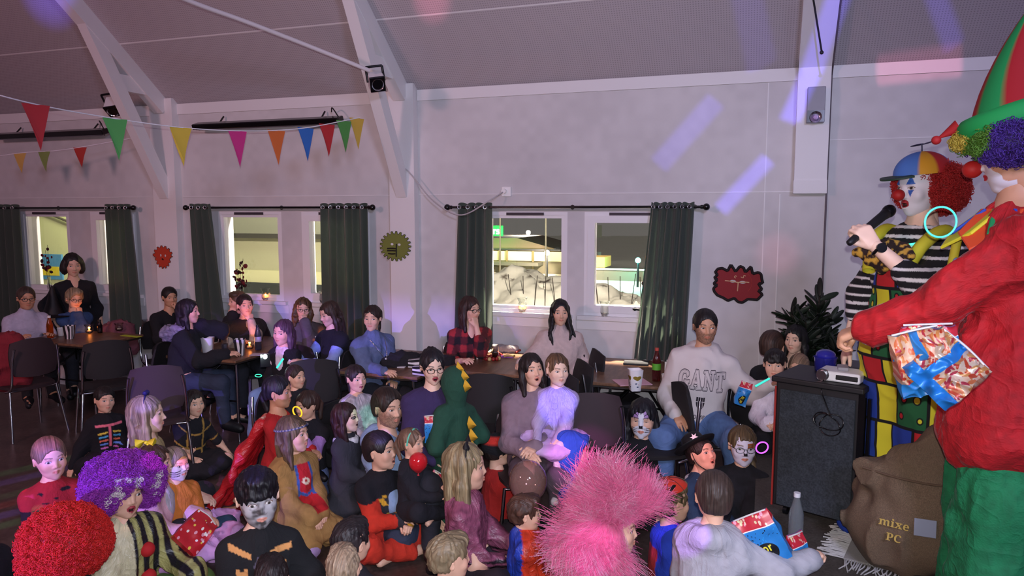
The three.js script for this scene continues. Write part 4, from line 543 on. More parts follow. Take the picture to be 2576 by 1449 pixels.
person({ label: 'small girl with mint headband and dark top behind the red balloon', px: 1036, py: 1114, d: 4.12, floor: 0.25, age: 'c', pose: 'floor', knee: 0.12, face: 60, look: [64, 4, 0], aL: [0.03, 0.15, 0.2], aR: [0.02, 0.1, 0.2], hL: 'grip', hair: 'pony', hairCol: 0x8a6a54, wear: [top('top', 0x1b1a22), pants(0x1b1a22)] });
const longBlond = person({ label: 'girl with very long blonde hair in shiny pink costume, profile right', px: 1172, py: 1174, h: 118, age: 'c', pose: 'floor', knee: 0.12, face: 78, look: [84, 2, 0], aL: [0.05, 0.08, 0.2], aR: 'lap', hair: 'long', hairLen: 1.7, hairFront: 0.1, hairCol: 0x9c8258, hair2: 0xe0cfa0, wear: [top('satin_costume', 0x8a4a62, { m: 'satin', e: 0.022, fold: 0.028, vary: 0.5, sl: 1.8, col: (u, v, w) => (v < 0.1 && Math.floor(v * 90 + u * 8 + 50) % 2 ? C(0x20161c) : null) }), pants(0x251a22)] });
const ninja = person({ label: 'child in red costume with black and red cloth cap, seen from behind', px: 1253, py: 1132, h: 80, age: 'c', pose: 'floor', face: 110, look: [112, 0, 0], hair: 'crop', hairCol: 0x2a1d18, wear: [top('red_costume', 0xb32420, { e: 0.018 }), pants(black)] });
headPart(ninja, 'cloth_cap', [sp(0.44, 0, 0.16, -0.06, 0.98, 0.9, 1.08, 20)].map((g) => vc(g, (x, y, z) => (y > 0.3 && y < 0.5 + 0.1 * x && z < 0.25 ? C(0xd8362a) : C(0x17161a)))), M.cloth);
const hoodKid = person({ label: 'child in blue hero hood with red mask, profile right', px: 1440, py: 1134, h: 100, age: 'c', pose: 'floor', knee: 0.1, face: 88, look: [86, 0, 0], hair: 'none', paint: (x, y, z, a) => (y > 0.06 && z > 0.1 ? C(0xd8402c) : null), wear: [top('blue_costume', 0x2248a8, {}), pants(0x2248a8), { t: 'custom', n: 'blue_hood', c: 0x2a55b8, fold: 0.006, build: (g, J, S) => { const hh = J.hh, q = J.hq, P = (x, y, z) => V(x, y, z).multiplyScalar(hh).applyQuaternion(q).add(J.head); g.ell(P(0, 0.12, -0.08), [0.4 * hh, 0.42 * hh, 0.46 * hh], 0, q); g.cap(P(0, -0.2, -0.14), P(0, -0.62, -0.16), 0.36 * hh, 0.3 * hh, 0.05); g.cap(P(-0.24, 0.3, 0.34), P(0.24, 0.3, 0.34), 0.07 * hh, 0.07 * hh, 0.04); g.ell(P(0, -0.16, 0.46), [0.3 * hh, 0.4 * hh, 0.34 * hh], 0.02, q, true); } }] });
const mauve = person({ label: 'woman in mauve sweater with long dark hair holding the small girl', px: 1338, py: 930, h: 80, age: 'a', pose: 'chair', seat: 0.4, face: 10, look: [22, 8, -3], open: 1, aL: [-0.02, 0.12, 0.2], aR: [0.06, 0.1, 0.2], hair: 'long', hairLen: 0.65, hairFront: 0.05, hairCol: 0x241715, bust: 1, wear: [top('sweater', 0x86717c, { e: 0.024 }), pants(0x5a4a54)] });
person({ label: 'small girl in lavender dress with tulle skirt on the woman’s lap', px: 1402, py: 930, h: 78, age: 'c', pose: 'chair', seat: 0.55, face: -12, look: [22, 0, 0], gaze: 0.6, aL: [0.03, 0.05, 0.2], aR: [0.06, 0.02, 0.25], hair: 'bun', bunAt: V(0, 0.32, -0.36), hairCol: 0x6a4a34, hair2: 0xa07a54, skin: 'pale', legs: [[[0.06, 0.6, 0.2], [0.05, 0.36, 0.2], [0.05, 0.33, 0.28]], [[-0.1, 0.58, 0.2], [-0.12, 0.33, 0.22], [-0.12, 0.3, 0.3]]], wear: [top('dress_bodice', 0xb8a6cc, { m: 'satin' }), { t: 'skirt', n: 'tulle_skirt', c: 0xc4a4d4, r: 0.2, rz: 0.22, fold: 0.03 }, { t: 'pants', n: 'tights', c: 0xd2c4cc, e: 0.004 }, shoes(0xd8ccd0)] });
const cat = person({ label: 'girl with long black hair and painted cat face, eyes closed', px: 1616, py: 1052, h: 94, age: 'c', pose: 'floor', face: 14, look: [-6, -2, 0], shut: 1, fineFace: 1, hair: 'long', hairLen: 0.8, hairWide: 1.15, hairCol: 0x121014, hair2: 0x35303a, skin: 'fair', wear: [top('black_top', 0x131218, { e: 0.02 }), pants(black)],
  paint: (x, y, z, a) => { if (z < 0.12) return null; if (a < 0.05 && y < -0.08 && y > -0.17) return C(0x14121a); const wl = [[-0.18, 0.2], [-0.23, 0.1], [-0.28, 0]].some(([b, k]) => a > 0.1 && a < 0.24 && Math.abs(y - b - (a - 0.1) * k) < 0.008); if (wl) return C(0x14121a); if (a > 0.08 && a < 0.24 && Math.abs(y - 0.16 - Math.sin((a - 0.08) * 18) * 0.05) < 0.012) return C(0x14121a); if (y > 0.2 && (a < 0.008 || Math.abs(a - 0.06) < 0.008) && y < 0.3) return C(0x14121a); if ((x / 0.22) ** 2 + ((y + 0.25) / 0.16) ** 2 < 1 || a < 0.07) return C(0xe8e2ea); if (y > 0.1) return C(0xb48ac0); return null; } });
const sheriff = person({ label: 'child in black sheriff hat with silver star, looking up to the right', px: 1764, py: 1141, h: 86, age: 'c', pose: 'floor', face: 55, look: [48, 22, 0], open: 1, hair: 'crop', hairCol: 0x2a1d18, wear: [top('shirt', 0x2c3c58, {}), { t: 'collar', n: 'white_neckerchief', c: 0xd8d0d4, r: 0.07 }, pants(black)] });
{ const g = lathe([[0.001, 0.62], [0.15, 0.64], [0.3, 0.56], [0.36, 0.36], [0.39, 0.2], [0.48, 0.19], [0.62, 0.24], [0.66, 0.29], [0.65, 0.3], [0.5, 0.21], [0.4, 0.22]], 28); g.rotateX(-0.35); g.translate(0, 0.02, -0.08); const hat = headPart(sheriff, 'sheriff_hat', g, M.black); const s = new THREE.Shape(); for (let i = 0; i < 12; i++) { const r = i % 2 ? 0.055 : 0.13, a = i / 12 * Math.PI * 2; i ? s.lineTo(Math.sin(a) * r, Math.cos(a) * r) : s.moveTo(0, r); } s.closePath(); const e = put(new THREE.ExtrudeGeometry(s, { depth: 0.02, bevelEnabled: false }), -0.27, 0.5, 0.16, -0.5, -1.0, 0); e.applyMatrix4(sheriff.J.hm); part('star_badge', e, std(0xd8d8e4, 0.3, { metalness: 0.9 }), hat);
  headPart(sheriff, 'chin_cord', [tube([V(-0.37, 0.1, 0.0), V(-0.33, -0.25, 0.08), V(0, -0.52, 0.2), V(0.33, -0.25, 0.08), V(0.37, 0.1, 0)], 0.014, 30, 5)], M.black); }
const glassesGirl = person({ label: 'girl with wire glasses, white painted face and orange patch over one eye', px: 1868, py: 1121, h: 94, age: 'c', pose: 'floor', face: -4, look: [12, 0, 0], fineFace: 1, glasses: 1, glassesMat: M.steel, aL: [0.02, 0.08, 0.24], aR: [0.06, 0.06, 0.22], hair: 'pony', tail: [V(0.1, 0.1, -0.35), V(0.3, -0.3, -0.3), V(0.36, -0.85, 0.0)], hairCol: 0x6a5236, hair2: 0xa88a5c, wear: [top('black_sweater', 0x17161c, { e: 0.02, vary: 0.5 }), pants(0x2c3a58)], paint: (x, y, z, a) => { if (z < 0.12) return null; if (x > 0.05 && x < 0.24 && y > 0.03 && y < 0.16) return C(0xa85a26); if (a < 0.05 && y < -0.08 && y > -0.17) return C(0x201c24); return C(0xe6dcec); } });
// --- front rows
const pink = person({ label: 'child in huge pink feathery wig, face in profile to the right', px: 1548, py: 1328, h: 126, age: 'c', pose: 'floor', knee: 0.1, face: 88, look: [86, 0, 0], hair: 'none', wear: [top('pink_top', 0xe87aa0, { e: 0.02 }), pants(black)] });
{ // fluffy fine strands gathered in soft locks, some swept up and to the right
  const n = 52000, p = []; for (let i = 0; i <= 8; i++) { const t = i / 8; p.push(V(0.34 * t * t * t + 0.025 * Math.sin(t * 9), t * (1 - 0.1 * t * t), 0.07 * Math.sin(t * 6))); } const g = new THREE.TubeGeometry(new THREE.CatmullRomCurve3(p), 9, 0.0026, 3);
  const im = new THREE.InstancedMesh(g, std(0xffffff, 0.85), n), mm = new THREE.Matrix4(), qq = new THREE.Quaternion(), up = V(0, 1, 0), J = pink.J, inv = pink.root.rotation.y, rightW = RT.clone().applyAxisAngle(up, -inv), upL = up;
  let k = 0; while (k < n) {
    const u = rr(-0.7, 1), a = rr(0, 6.283), s = Math.sqrt(1 - u * u), d = V(s * Math.cos(a), u, s * Math.sin(a)); if (d.z > 0.3 && d.y < 0.5) continue;
    const wd = d.clone().applyQuaternion(J.hq); let dir = wd.clone(), L = rr(0.5, 0.8), bend = up; const tuft = rnd();
    if (tuft < 0.2 && d.y > 0.15) { dir = rightW.clone().multiplyScalar(1.4).addScaledVector(upL, rr(0.45, 0.85)).addScaledVector(wd, 0.1); L = rr(0.75, 1.12); } else if (tuft < 0.3 && d.y > 0.35) { dir = upL.clone().addScaledVector(rightW, rr(-0.4, -0.1)).addScaledVector(wd, 0.15); L = rr(0.9, 1.25); } else if (d.y < 0.25) { dir.addScaledVector(upL, -1.0 + d.y); L = rr(0.8, 1.35); } else dir.addScaledVector(upL, 0.2);
    if (wd.dot(rightW) > 0.3 && d.y < 0.6) L *= 0.62; const lock = V(rr(-0.12, 0.12), rr(-0.12, 0.12), rr(-0.12, 0.12)), m = 40, tw = rr(0, 6.28), col = rnd() < 0.18 ? [0.92, 0.46, 0.62] : [0.92, 0.2, 0.4], lv = rr(0.85, 1.12);
    for (let i = 0; i < m && k < n; i++, k++) {
      const r0 = V(d.x * 0.4 + rr(-0.05, 0.05), 0.12 + d.y * 0.42 + rr(-0.05, 0.05), d.z * 0.44 - 0.06 + rr(-0.05, 0.05)).applyMatrix4(J.hm), e = dir.clone().add(lock).add(V(rr(-0.2, 0.2), rr(-0.2, 0.2), rr(-0.2, 0.2))).normalize(); qq.setFromUnitVectors(up, e); qq.multiply(new THREE.Quaternion().setFromAxisAngle(up, tw + rr(-1.3, 1.3)));
      const sc = L * rr(0.55, 1.08) * J.hh; mm.compose(r0, qq, V(sc, sc, sc)); im.setMatrixAt(k, mm); const v = lv * rr(0.9, 1.1); im.setColorAt(k, rgb(col[0] * v, col[1] * v, col[2] * v));
    }
  }
  im.name = 'wig_strands'; im.userData.kind = 'stuff'; im.castShadow = im.receiveShadow = true;
  headPart(pink, 'wig', [sp(0.43, 0, 0.14, -0.12, 0.96, 0.98, 1.0, 20)], std(0xe07098, 0.9), 'pink feathery wig'); pink.root.add(im);
}
const maskKid = person({ label: 'fair-haired child with red black-lined mask pushed up on the head', px: 1688, py: 1262, h: 110, age: 'c', pose: 'floor', knee: 0.1, face: 100, look: [118, 4, 0], hair: 'short', hairCol: 0x7a6648, hair2: 0xa8946c, wear: [top('blue_red_costume', 0x2440b8, { e: 0.02, col: (u, v, w) => (Math.abs(u) < 0.06 && v < 0.23 ? C(0xa82a2c) : null) }), pants(0x2440b8)] });
{ const g = new THREE.SphereGeometry(0.47, 36, 18, 0, Math.PI * 2, 0, 1.15); g.scale(0.92, 0.8, 1.0); g.rotateX(-0.15); g.translate(0, 0.2, -0.02); const mk = headPart(maskKid, 'red_mask', g, new THREE.MeshStandardMaterial({ color: 0xd23a26, roughness: 0.45, side: THREE.DoubleSide }));
  const web = []; for (let i = 0; i < 7; i++) { const p = []; for (let j = 0; j <= 8; j++) { const t = 0.1 + j / 8 * 1.05, a = i / 7 * Math.PI * 2; p.push(V(Math.sin(t) * Math.cos(a) * 0.475 * 0.92, Math.cos(t) * 0.475 * 0.8, Math.sin(t) * Math.sin(a) * 0.475)); } web.push(tube(p, 0.008, 12, 4)); } 
  const wg = merge(web); wg.rotateX(-0.15); wg.translate(0, 0.2, -0.02); wg.applyMatrix4(maskKid.J.hm); part('seam_lines', wg, M.black, mk);
  const eye = merge([put(sp(1, 0, 0, 0, 0.13, 0.1, 0.03, 18), -0.3, 0.42, -0.1, 0.2, -1.25, 0.6)]); eye.applyMatrix4(maskKid.J.hm); part('dark_patch', eye, M.black, mk);
  headPart(maskKid, 'elastic_band', [tube([V(-0.4, 0.25, -0.2), V(-0.3, 0.02, -0.42), V(0, -0.08, -0.5), V(0.3, 0.02, -0.42), V(0.4, 0.25, -0.2)], 0.018, 24, 5)], M.black); }
const greyBoy = person({ label: 'boy in light grey hooded sweatshirt seen from behind, reaching to the right', px: 1795, py: 1247, h: 127, age: 'c', pose: 'kneelup', lean: 5, face: 168, look: [-166, 0, 0], aL: 'lap', aR: [0.3, 0.2, 0.14], hR: 'grip', hair: 'crop', hairCol: 0x4a3a32, w: 1.15, wear: [top('grey_sweatshirt', 0xa8a8b0, { e: 0.026, fold: 0.02, hood: 1, long: 0.3 }), pants(0x23242c)] });
const skelBoy = person({ label: 'boy with grey painted face and black skeleton-print top, front row', px: 648, py: 1250, h: 142, age: 'c', pose: 'kneel', face: 4, look: [8, -4, -3], fineFace: 1, hair: 'short', fringe: 1, hairCol: 0x0f0d14, hair2: 0x241f2e, skin: 'pale', aL: [0.17, 0.13, 0.14], aR: 'lap', hL: 'fist', paint: (x, y, z, a) => { if (z < 0.1) return null; const n = noise3(x * 9 + 3, y * 9, 5) + 0.5 * noise3(x * 22, y * 22, 2); const e = ((a - 0.135) / 0.1) ** 2 + (y / 0.07) ** 2; return mixc(C(0xb4b0b4), C(0x35302f), clamp(0.25 + n * 0.8 - (x > 0.02 ? 0.15 : -0.15) + (e < 1 ? 0.2 : 0), 0, 0.9)); }, wear: [top('skeleton_print_top', 0x15161a, { e: 0.02, cell: 0.0065, vary: 0.06, col: (u, v0, w) => { const v = v0 - 0.045; if (w < 0.02) return null; if (Math.abs(u) < 0.018 + 0.006 * Math.sin(v * 120) && v > 0.06 && v < 0.2) return C(0x5a5468); for (const s of [-1, 1]) { const a = u * s; if (a > 0.028 && a < 0.09 && Math.abs(v - 0.2 - (a - 0.03) * (s > 0 ? 0.1 : 0.5)) < 0.009) return C(0xd89a5c); if (a > 0.04 && a < 0.072 && Math.abs(v - 0.155) < 0.012 && !(Math.abs(a - 0.055) < 0.006 && v > 0.155)) return C(0xd89a5c); if (a > 0.03 && a < 0.075 && Math.abs(v - 0.11 + a * 0.2) < 0.01) return C(0x5a5468); if (a > 0.055 && a < 0.085 && Math.abs(v - 0.06) < 0.02) return C(0x6a6478); } return null; } }), pants(black)] });
const redWig = person({ label: 'child in huge bright red curly wig, seen from behind in the front row', px: 168, py: 1368, h: 118, age: 'c', pose: 'floor', face: 130, look: [130, 0, 0], hair: 'none', noEyes: 1, wear: [top('dark_top', 0x1c1a1e), pants(black)] });
wig(redWig, [[V(0, 0.12, -0.05), [0.84, 0.74, 0.84]], [V(0.1, -0.25, -0.25), [0.72, 0.6, 0.62]], [V(-0.1, 0.0, 0.2), [0.7, 0.6, 0.6]], [V(0.02, -0.2, 0.25), [0.6, 0.6, 0.62]]], 9000, 0.046, (x, y, z) => C(0xd6241e), 'bright red curly wig');
const purple = person({ label: 'child in purple curly wig and striped clown costume with red buttons', px: 312, py: 1236, h: 122, age: 'c', pose: 'floor', knee: 0.09, face: 22, look: [24, -3, 6], open: 1, hair: 'none', aL: [0.14, 0.1, 0.2], aR: [0.06, 0.1, 0.2], lips: 0xa84048, wear: [top('clown_costume', 0xd8d0a8, { m: 'satin', e: 0.03, fold: 0.022, cell: 0.008, col: (u, v, w) => (u > -0.01 && w > -0.03 ? (Math.floor((u + 0.5) * 48) % 2 ? C(0x1c1a22) : C(0xb0ac6a)) : null) }), pants(0x5a7a3a)] });
wig(purple, [[V(0, 0.3, -0.05), [0.78, 0.5, 0.7]], [V(-0.42, 0.1, -0.05), [0.38, 0.5, 0.5]], [V(0.42, 0.1, -0.05), [0.36, 0.5, 0.5]], [V(0, 0.1, -0.3), [0.6, 0.55, 0.5]]], 6500, 0.044, (x, y, z) => (y < 0.45 && z > 0.42 && hash3(Math.floor(x * 12), Math.floor(y * 12), 3) > 0.55 ? C(0xd8cfd0) : C(0x8a2aa0)), 'purple curly wig');
for (const v of [0.2, 0.1]) part('pompom', put(sp(0.024 * purple.S_ * 1.1, 0, 0, 0), ...J2(purple, 0.035, v, 0.085).toArray()), std(0xc41e22, 0.8), purple.root);
function J2(o, u, v, w) { return V(u, v, w).multiplyScalar(o.S_).applyQuaternion(o.J.rot).add(o.J.hip); }
person({ label: 'boy with short light hair in red costume with black streaks, at the left', px: 126, py: 1152, h: 102, age: 'c', pose: 'floor', knee: 0.1, face: 12, look: [16, -2, -4], hair: 'crop', hairCol: 0x8c7058, hair2: 0xb89878, wear: [top('red_streaked_top', 0xa41e24, { cell: 0.007, vary: 0.08, col: (u, v, w) => noise3(u * 22 + v * 8, v * 70, 3) > 0.5 ? C(0x1a1014) : null }), pants(0x2c3a78)] });
const bow = person({ label: 'girl with yellow hair bow in pale pink cardigan, profile right', px: 390, py: 1164, h: 90, age: 'c', pose: 'floor', knee: 0.1, face: 66, look: [80, 0, 0], aL: [0.04, 0.11, 0.22], aR: 'lap', hair: 'pony', hairCol: 0x4a3020, wear: [top('cardigan', 0xd4a8b4, { e: 0.018, fold: 0.014 }), { t: 'custom', n: 'grey_bib', c: 0xb0aab4, build: (g, J, S) => { g.ell(J.chest.clone().add(V(0, -0.01, 0.035 * S)), [0.06 * S, 0.1 * S, 0.055 * S], 0.01); } }, { t: 'skirt', n: 'tulle_skirt', c: 0xcfa0dc, r: 0.3, rz: 0.34, fold: 0.05 }] });
headPart(bow, 'hair_bow', [put(new THREE.ConeGeometry(0.15, 0.24, 4), -0.02, 0.62, -0.32, 1.2, 0.0, 0.2), put(new THREE.ConeGeometry(0.15, 0.24, 4), 0.0, 0.6, -0.1, -1.4, 0.0, -0.2), sp(0.055, 0, 0.6, -0.2), bar(V(0, 0.6, -0.2), V(0, 0.42, -0.1), 0.03)], std(0xe8d82a, 0.6), 'bright yellow bow');
person({ label: 'small boy with painted tiger stripes and orange tiger shirt', px: 441, py: 1167, h: 82, age: 'c', pose: 'floor', knee: 0.1, face: 25, look: [40, 0, 0], fineFace: 1, aL: [0.05, 0.07, 0.16], aR: 'lap', hair: 'crop', hairCol: 0xa08a78, paint: (x, y, z, a) => { if (z < 0.05) return null; if (a > 0.12 && a < 0.3 && [-0.12, -0.2, -0.28].some((b) => Math.abs(y - b + (a - 0.12) * 0.25) < 0.013)) return C(0x14121a); return y < 0.02 ? C(0xd8ccd0) : y > 0.2 ? C(0xd09a5c) : null; }, wear: [top('tiger_shirt', 0xc4742c, { sl: 0.85, cell: 0.008, col: (u, v, w) => (w > 0.02 && Math.abs(u) < 0.06 && v > 0.04 && v < 0.13 && noise3(u * 90, v * 70, 4) > 0.12 ? C(0x2a1c14) : null) }), { t: 'sleeve', n: 'undershirt_sleeves', c: black, e: 0.006 }, pants(0x2c4a68)] });
person({ label: 'child with dark brown hair at the bottom edge, seen from behind left of centre', px: 886, py: 1362, h: 112, age: 'c', pose: 'floor', face: 140, look: [128, 0, 0], hair: 'short', hairCol: 0x2a2224, wear: [top('dark_shirt', 0x1b1a22), pants(black)] });
person({ label: 'child with pale blond hair at the bottom edge, seen from behind', px: 864, py: 1430, h: 112, age: 'c', pose: 'floor', face: 160, look: [165, 0, 0], hair: 'short', hairCol: 0xc0a080, hair2: 0xe8d4b4, wear: [top('shirt', 0x8a7a8a), pants(black)] });
person({ label: 'boy with short blond hair at the bottom edge, face turned right', px: 1132, py: 1402, h: 118, age: 'c', pose: 'floor', face: 110, look: [104, 0, 0], hair: 'short', hairCol: 0x9a8462, hair2: 0xd0bc94, wear: [top('shirt', 0x2a2a3a), pants(black)] });
person({ label: 'child with brown hair at the bottom edge in front of the skeleton-print boy', px: 684, py: 1456, h: 112, age: 'c', pose: 'floor', face: 170, look: [172, 0, 0], hair: 'short', hairCol: 0x241a1a, wear: [top('shirt', 0x1b1a22), pants(black)] });
person({ label: 'child in orange and red crinkled costume beside the shiny clear balloon', px: 1322, py: 1290, h: 92, age: 'c', pose: 'floor', knee: 0.1, face: 95, look: [95, 0, 0], aL: [0.05, 0.1, 0.18], hair: 'short', hairCol: 0x5a3a2a, wear: [top('orange_costume', 0xcc3a1e, { m: 'satin', e: 0.028, fold: 0.035, vary: 0.4, col: (u, v, w) => (w < -0.02 ? C(0x2440a8) : u > 0.06 ? C(0xb8862c) : null) }), pants(0xcc3a1e)] });
person({ label: 'person in dark top partly outside the left edge, hand on knee', px: -62, py: 1318, h: 118, age: 'c', pose: 'floor', knee: 0.12, face: 40, look: [40, 0, 0], aL: [0.16, 0.08, 0.2], hair: 'short', hairCol: 0x2a1d18, skin: 'tan', wear: [top('dark_top', 0x1b1a20), pants(0x8a6a4a)] });
// ================= the two clowns on the stage =================
const patchTex = canvasTex(1024, 1024, (g, w, h) => {
  const cols = ['#b81f26', '#1d5c34', '#d8d030', '#203a94', '#b81f26', '#1f6a3a', '#d4c82c', '#22409c']; g.fillStyle = '#1d5c34'; g.fillRect(0, 0, w, h); seedN = 41; let y = 0, k = 0;
  while (y < h) { const hh = rr(70, 130); let x = -rr(0, 60); while (x < w) { const ww = rr(60, 120); const c = cols[(k = k + 1 + Math.floor(rnd() * 3)) % 8]; g.fillStyle = c; g.fillRect(x, y, ww, hh); if (c === '#1d5c34' || c === '#1f6a3a') for (let i = 0; i < 4; i++) { g.beginPath(); g.arc(x + ww * (0.25 + 0.5 * (i % 2)) + rr(-6, 6), y + hh * (0.25 + 0.5 * (i >> 1)) + rr(-6, 6), rr(8, 13), 0, 7); g.fillStyle = i % 2 ? '#d8d030' : '#b81f26'; g.fill(); g.lineWidth = 4; g.strokeStyle = '#111'; g.stroke(); } g.lineWidth = 9; g.strokeStyle = '#0e0d10'; g.strokeRect(x, y, ww, hh); x += ww; } y += hh; }
});
const clown2 = person({ label: 'clown in cap with propeller, striped shirt and patchwork dungarees, speaking into microphone', px: 2316, py: 470, h: 141, floor: STAGE, age: 'a', pose: 'stand', face: -36, look: [-46, -6, 0], open: 1, noBrow: 1, fineFace: 1, skin: 'pale', lips: 0xa01c28, bust: 1, w: 1.2, hair: 'none', aL: [0.03, 0.27, 0.2], aR: [0.2, -0.02, 0.0], hL: 'grip', dorL: [1, 0.1, 0.4], dirL: [-0.45, 0.75, 0.35], elbowOut: 0.9, fine: 0.008,
  paint: (x, y, z, a) => { if (z < 0.02) return null; if (a > 0.07 && a < 0.2 && y > 0.07 && y < 0.07 + 0.16 * (1 - Math.abs(a - 0.135) / 0.065)) return C(0x3a66c0); if (y < -0.03 && y > -0.03 - 0.12 * (1 - Math.abs(a - 0.135) / 0.05)) return C(0x3a66c0); return C(0xe6e0ea); },
  wear: [top('striped_shirt', 0x17161a, { sl: 1.35, e: 0.018, cell: 0.0055, vary: 0.05, fold: 0.007, col: (u, v) => (((v * 42) % 1 + 1) % 1 < 0.3 ? C(0xe4e0e2) : null) }),
    { t: 'custom', n: 'patchwork_dungarees', c: 0x335533, e: 0.03, fold: 0.014, map: patchTex, uv: (u, v, w) => [Math.atan2(u, w) / 6.283 + 0.5, v / 0.9 + 0.62], build: (g, J, S, e, q) => { const P = (x, y, z) => V(x, y, z).multiplyScalar(S).applyQuaternion(q).add(J.hip); g.ell(P(0, 0.0, 0), [0.125 * S, 0.11 * S, 0.105 * S], 0, q); g.ell(P(0, 0.1, 0.01), [0.108 * S, 0.1 * S, 0.09 * S], 0.05, q); g.ell(P(0, 0.18, 0.045), [0.075 * S, 0.085 * S, 0.062 * S], 0.03, q); for (let i = 0; i < 2; i++) { g.cap(J.hipJ[i], J.ankJ[i], 0.082 * S, 0.078 * S, 0.06); } } }, shoes(0x22409c)] });
{
  const o = clown2, red = (x, y, z) => C(0xa81a18);
  wig(o, [[V(-0.36, 0.0, -0.12), [0.2, 0.4, 0.34]], [V(0.36, -0.06, -0.26), [0.26, 0.42, 0.36]], [V(0, -0.08, -0.4), [0.42, 0.45, 0.28]], [V(0, 0.2, -0.14), [0.4, 0.32, 0.4]]], 5200, 0.038, red, 'red curly wig');
  const panelC = [0x4a78c8, 0xd89a1e, 0xb8242a, 0x4a78c8, 0xd89a1e, 0x2a7a3c, 0xb8242a, 0x4a78c8];
  const dome = new THREE.SphereGeometry(0.47, 48, 14, 0, Math.PI * 2, 0, Math.PI / 2); dome.scale(0.95, 0.84, 1.05); dome.translate(0, 0.23, -0.05);
  const cap = headPart(o, 'cap', vc(dome, (x, y, z) => C(panelC[Math.floor((Math.atan2(x, z + 0.05) / 6.2832 + 1) * 8 + 0.2) % 8])), std(0xffffff, 0.7, { vertexColors: true }), 'cap with blue, yellow and red panels');
  const vis = new THREE.CylinderGeometry(0.42, 0.42, 0.03, 28, 1, false, -1.1, 2.2); vis.scale(1, 1, 1.15); vis.rotateX(0.12); vis.translate(0, 0.24, 0.26); vis.applyMatrix4(o.J.hm); part('visor', vis, std(0x1c3a2a, 0.6), cap);
  const prop = merge([cy(0.012, 0.012, 0.16, 0, 0.68, -0.05), put(sp(1, 0, 0, 0, 0.16, 0.012, 0.035), 0.14, 0.76, -0.05, 0.3, 0, 0.15), put(sp(1, 0, 0, 0, 0.16, 0.012, 0.035), -0.12, 0.74, -0.07, -0.3, 0, 0.1)]); prop.applyMatrix4(o.J.hm); part('propeller', prop, std(0x2c3050, 0.5), cap);
  headPart(o, 'red_nose', [sp(0.105, 0, -0.1, 0.48, 1, 1, 1, 24)], std(0xb01c1c, 0.6), 'red foam nose');
  headPart(o, 'earring', [sp(0.032, 0.4, -0.16, 0.0)], std(0xe8dcc8, 0.25));
  const S = o.S_; for (const s of [-1, 1]) part('strap', [tube([J2(o, s * 0.05, 0.2, 0.118), J2(o, s * 0.07, 0.27, 0.085), J2(o, s * 0.078, 0.305, 0.02), J2(o, s * 0.06, 0.25, -0.1)], 0.016 * S, 24, 8)], std(0xc8c02c, 0.8), o.root);
  const f = new Field([-0.3, -0.3, -0.3], [0.3, 0.3, 0.3], 0.009); for (let i = -4; i <= 4; i++) { f.cap(V(i * 0.022, 0.03 - Math.abs(i) * 0.004, 0), V(i * 0.034, -0.1 + Math.abs(i) * 0.018, 0.035 + (i % 2) * 0.02), 0.014, 0.022, 0.015); } const rg = geo(f.mesh(), (x, y, z) => (noise3(x * 70, y * 70, z * 20) > 0.15 ? C(0xc89a3c) : C(0x2a1712))); const cpos = J2(o, 0, 0.262, 0.115); rg.translate(cpos.x, cpos.y, cpos.z); part('patterned_neck_ruffle', rg, M.cloth, o.root);
  const nk = [], cN = J2(o, 0, 0.31, 0.02); for (let i = 0; i < 24; i++) { const a = i / 24 * 6.283; nk.push(V(cN.x + Math.sin(a) * 0.095, cN.y - 0.02 - 0.055 * (0.5 + 0.5 * Math.cos(a)), cN.z + Math.cos(a) * 0.11)); }
  const ng = tube(nk, 0.0055, 80, 6, true), gm = new THREE.MeshStandardMaterial({ color: 0x66e8c8, emissive: 0x3fe0b8, emissiveIntensity: 1.1, roughness: 0.4 }); part('glow_necklace', ng, gm, o.root);
  const wr = o.J.wrist[0], el = o.J.elbow[0], dir = wr.clone().sub(el).normalize(), wp = wr.clone().addScaledVector(dir, -0.02); const band = new THREE.TorusGeometry(0.031, 0.008, 6, 20); band.applyQuaternion(new THREE.Quaternion().setFromUnitVectors(V(0, 0, 1), dir)); band.translate(wp.x, wp.y, wp.z); part('watch', [band, put(cy(0.021, 0.021, 0.012, 0, 0, 0, 0, 0, 0, 20), 0, 0, 0).applyQuaternion(new THREE.Quaternion().setFromUnitVectors(V(0, 1, 0), V(1, 0.2, 0.6).normalize())).translate(wp.x + 0.028, wp.y + 0.006, wp.z + 0.018)], M.blackGloss, o.root);
  // microphone in the fist, pointing up to the mouth
  const hand = V(0.0, -0.12, 0.42).applyMatrix4(o.handM[0]), mouth = V(0.02, -0.33, 0.66).applyMatrix4(o.J.hm); o.root.updateMatrixWorld(true); const a = o.root.localToWorld(hand.clone()), b = o.root.localToWorld(mouth.clone()), dn = b.clone().sub(a).normalize();
  const mic = thing('microphone', 'black hand microphone held at the mouth of the clown in cap', 'microphone', a.clone().addScaledVector(dn, -0.1)); const len = b.distanceTo(a) + 0.06; mic.quaternion.setFromUnitVectors(V(0, 1, 0), dn);
  part('handle', lathe([[0.001, 0], [0.014, 0.004], [0.016, 0.03], [0.021, len - 0.03], [0.024, len - 0.005], [0.001, len]], 20), M.black, mic); part('grille', [sp(0.029, 0, len + 0.02, 0, 1, 1.15, 1)], std(0x1e1e22, 0.4, { metalness: 0.7 }), mic);
}
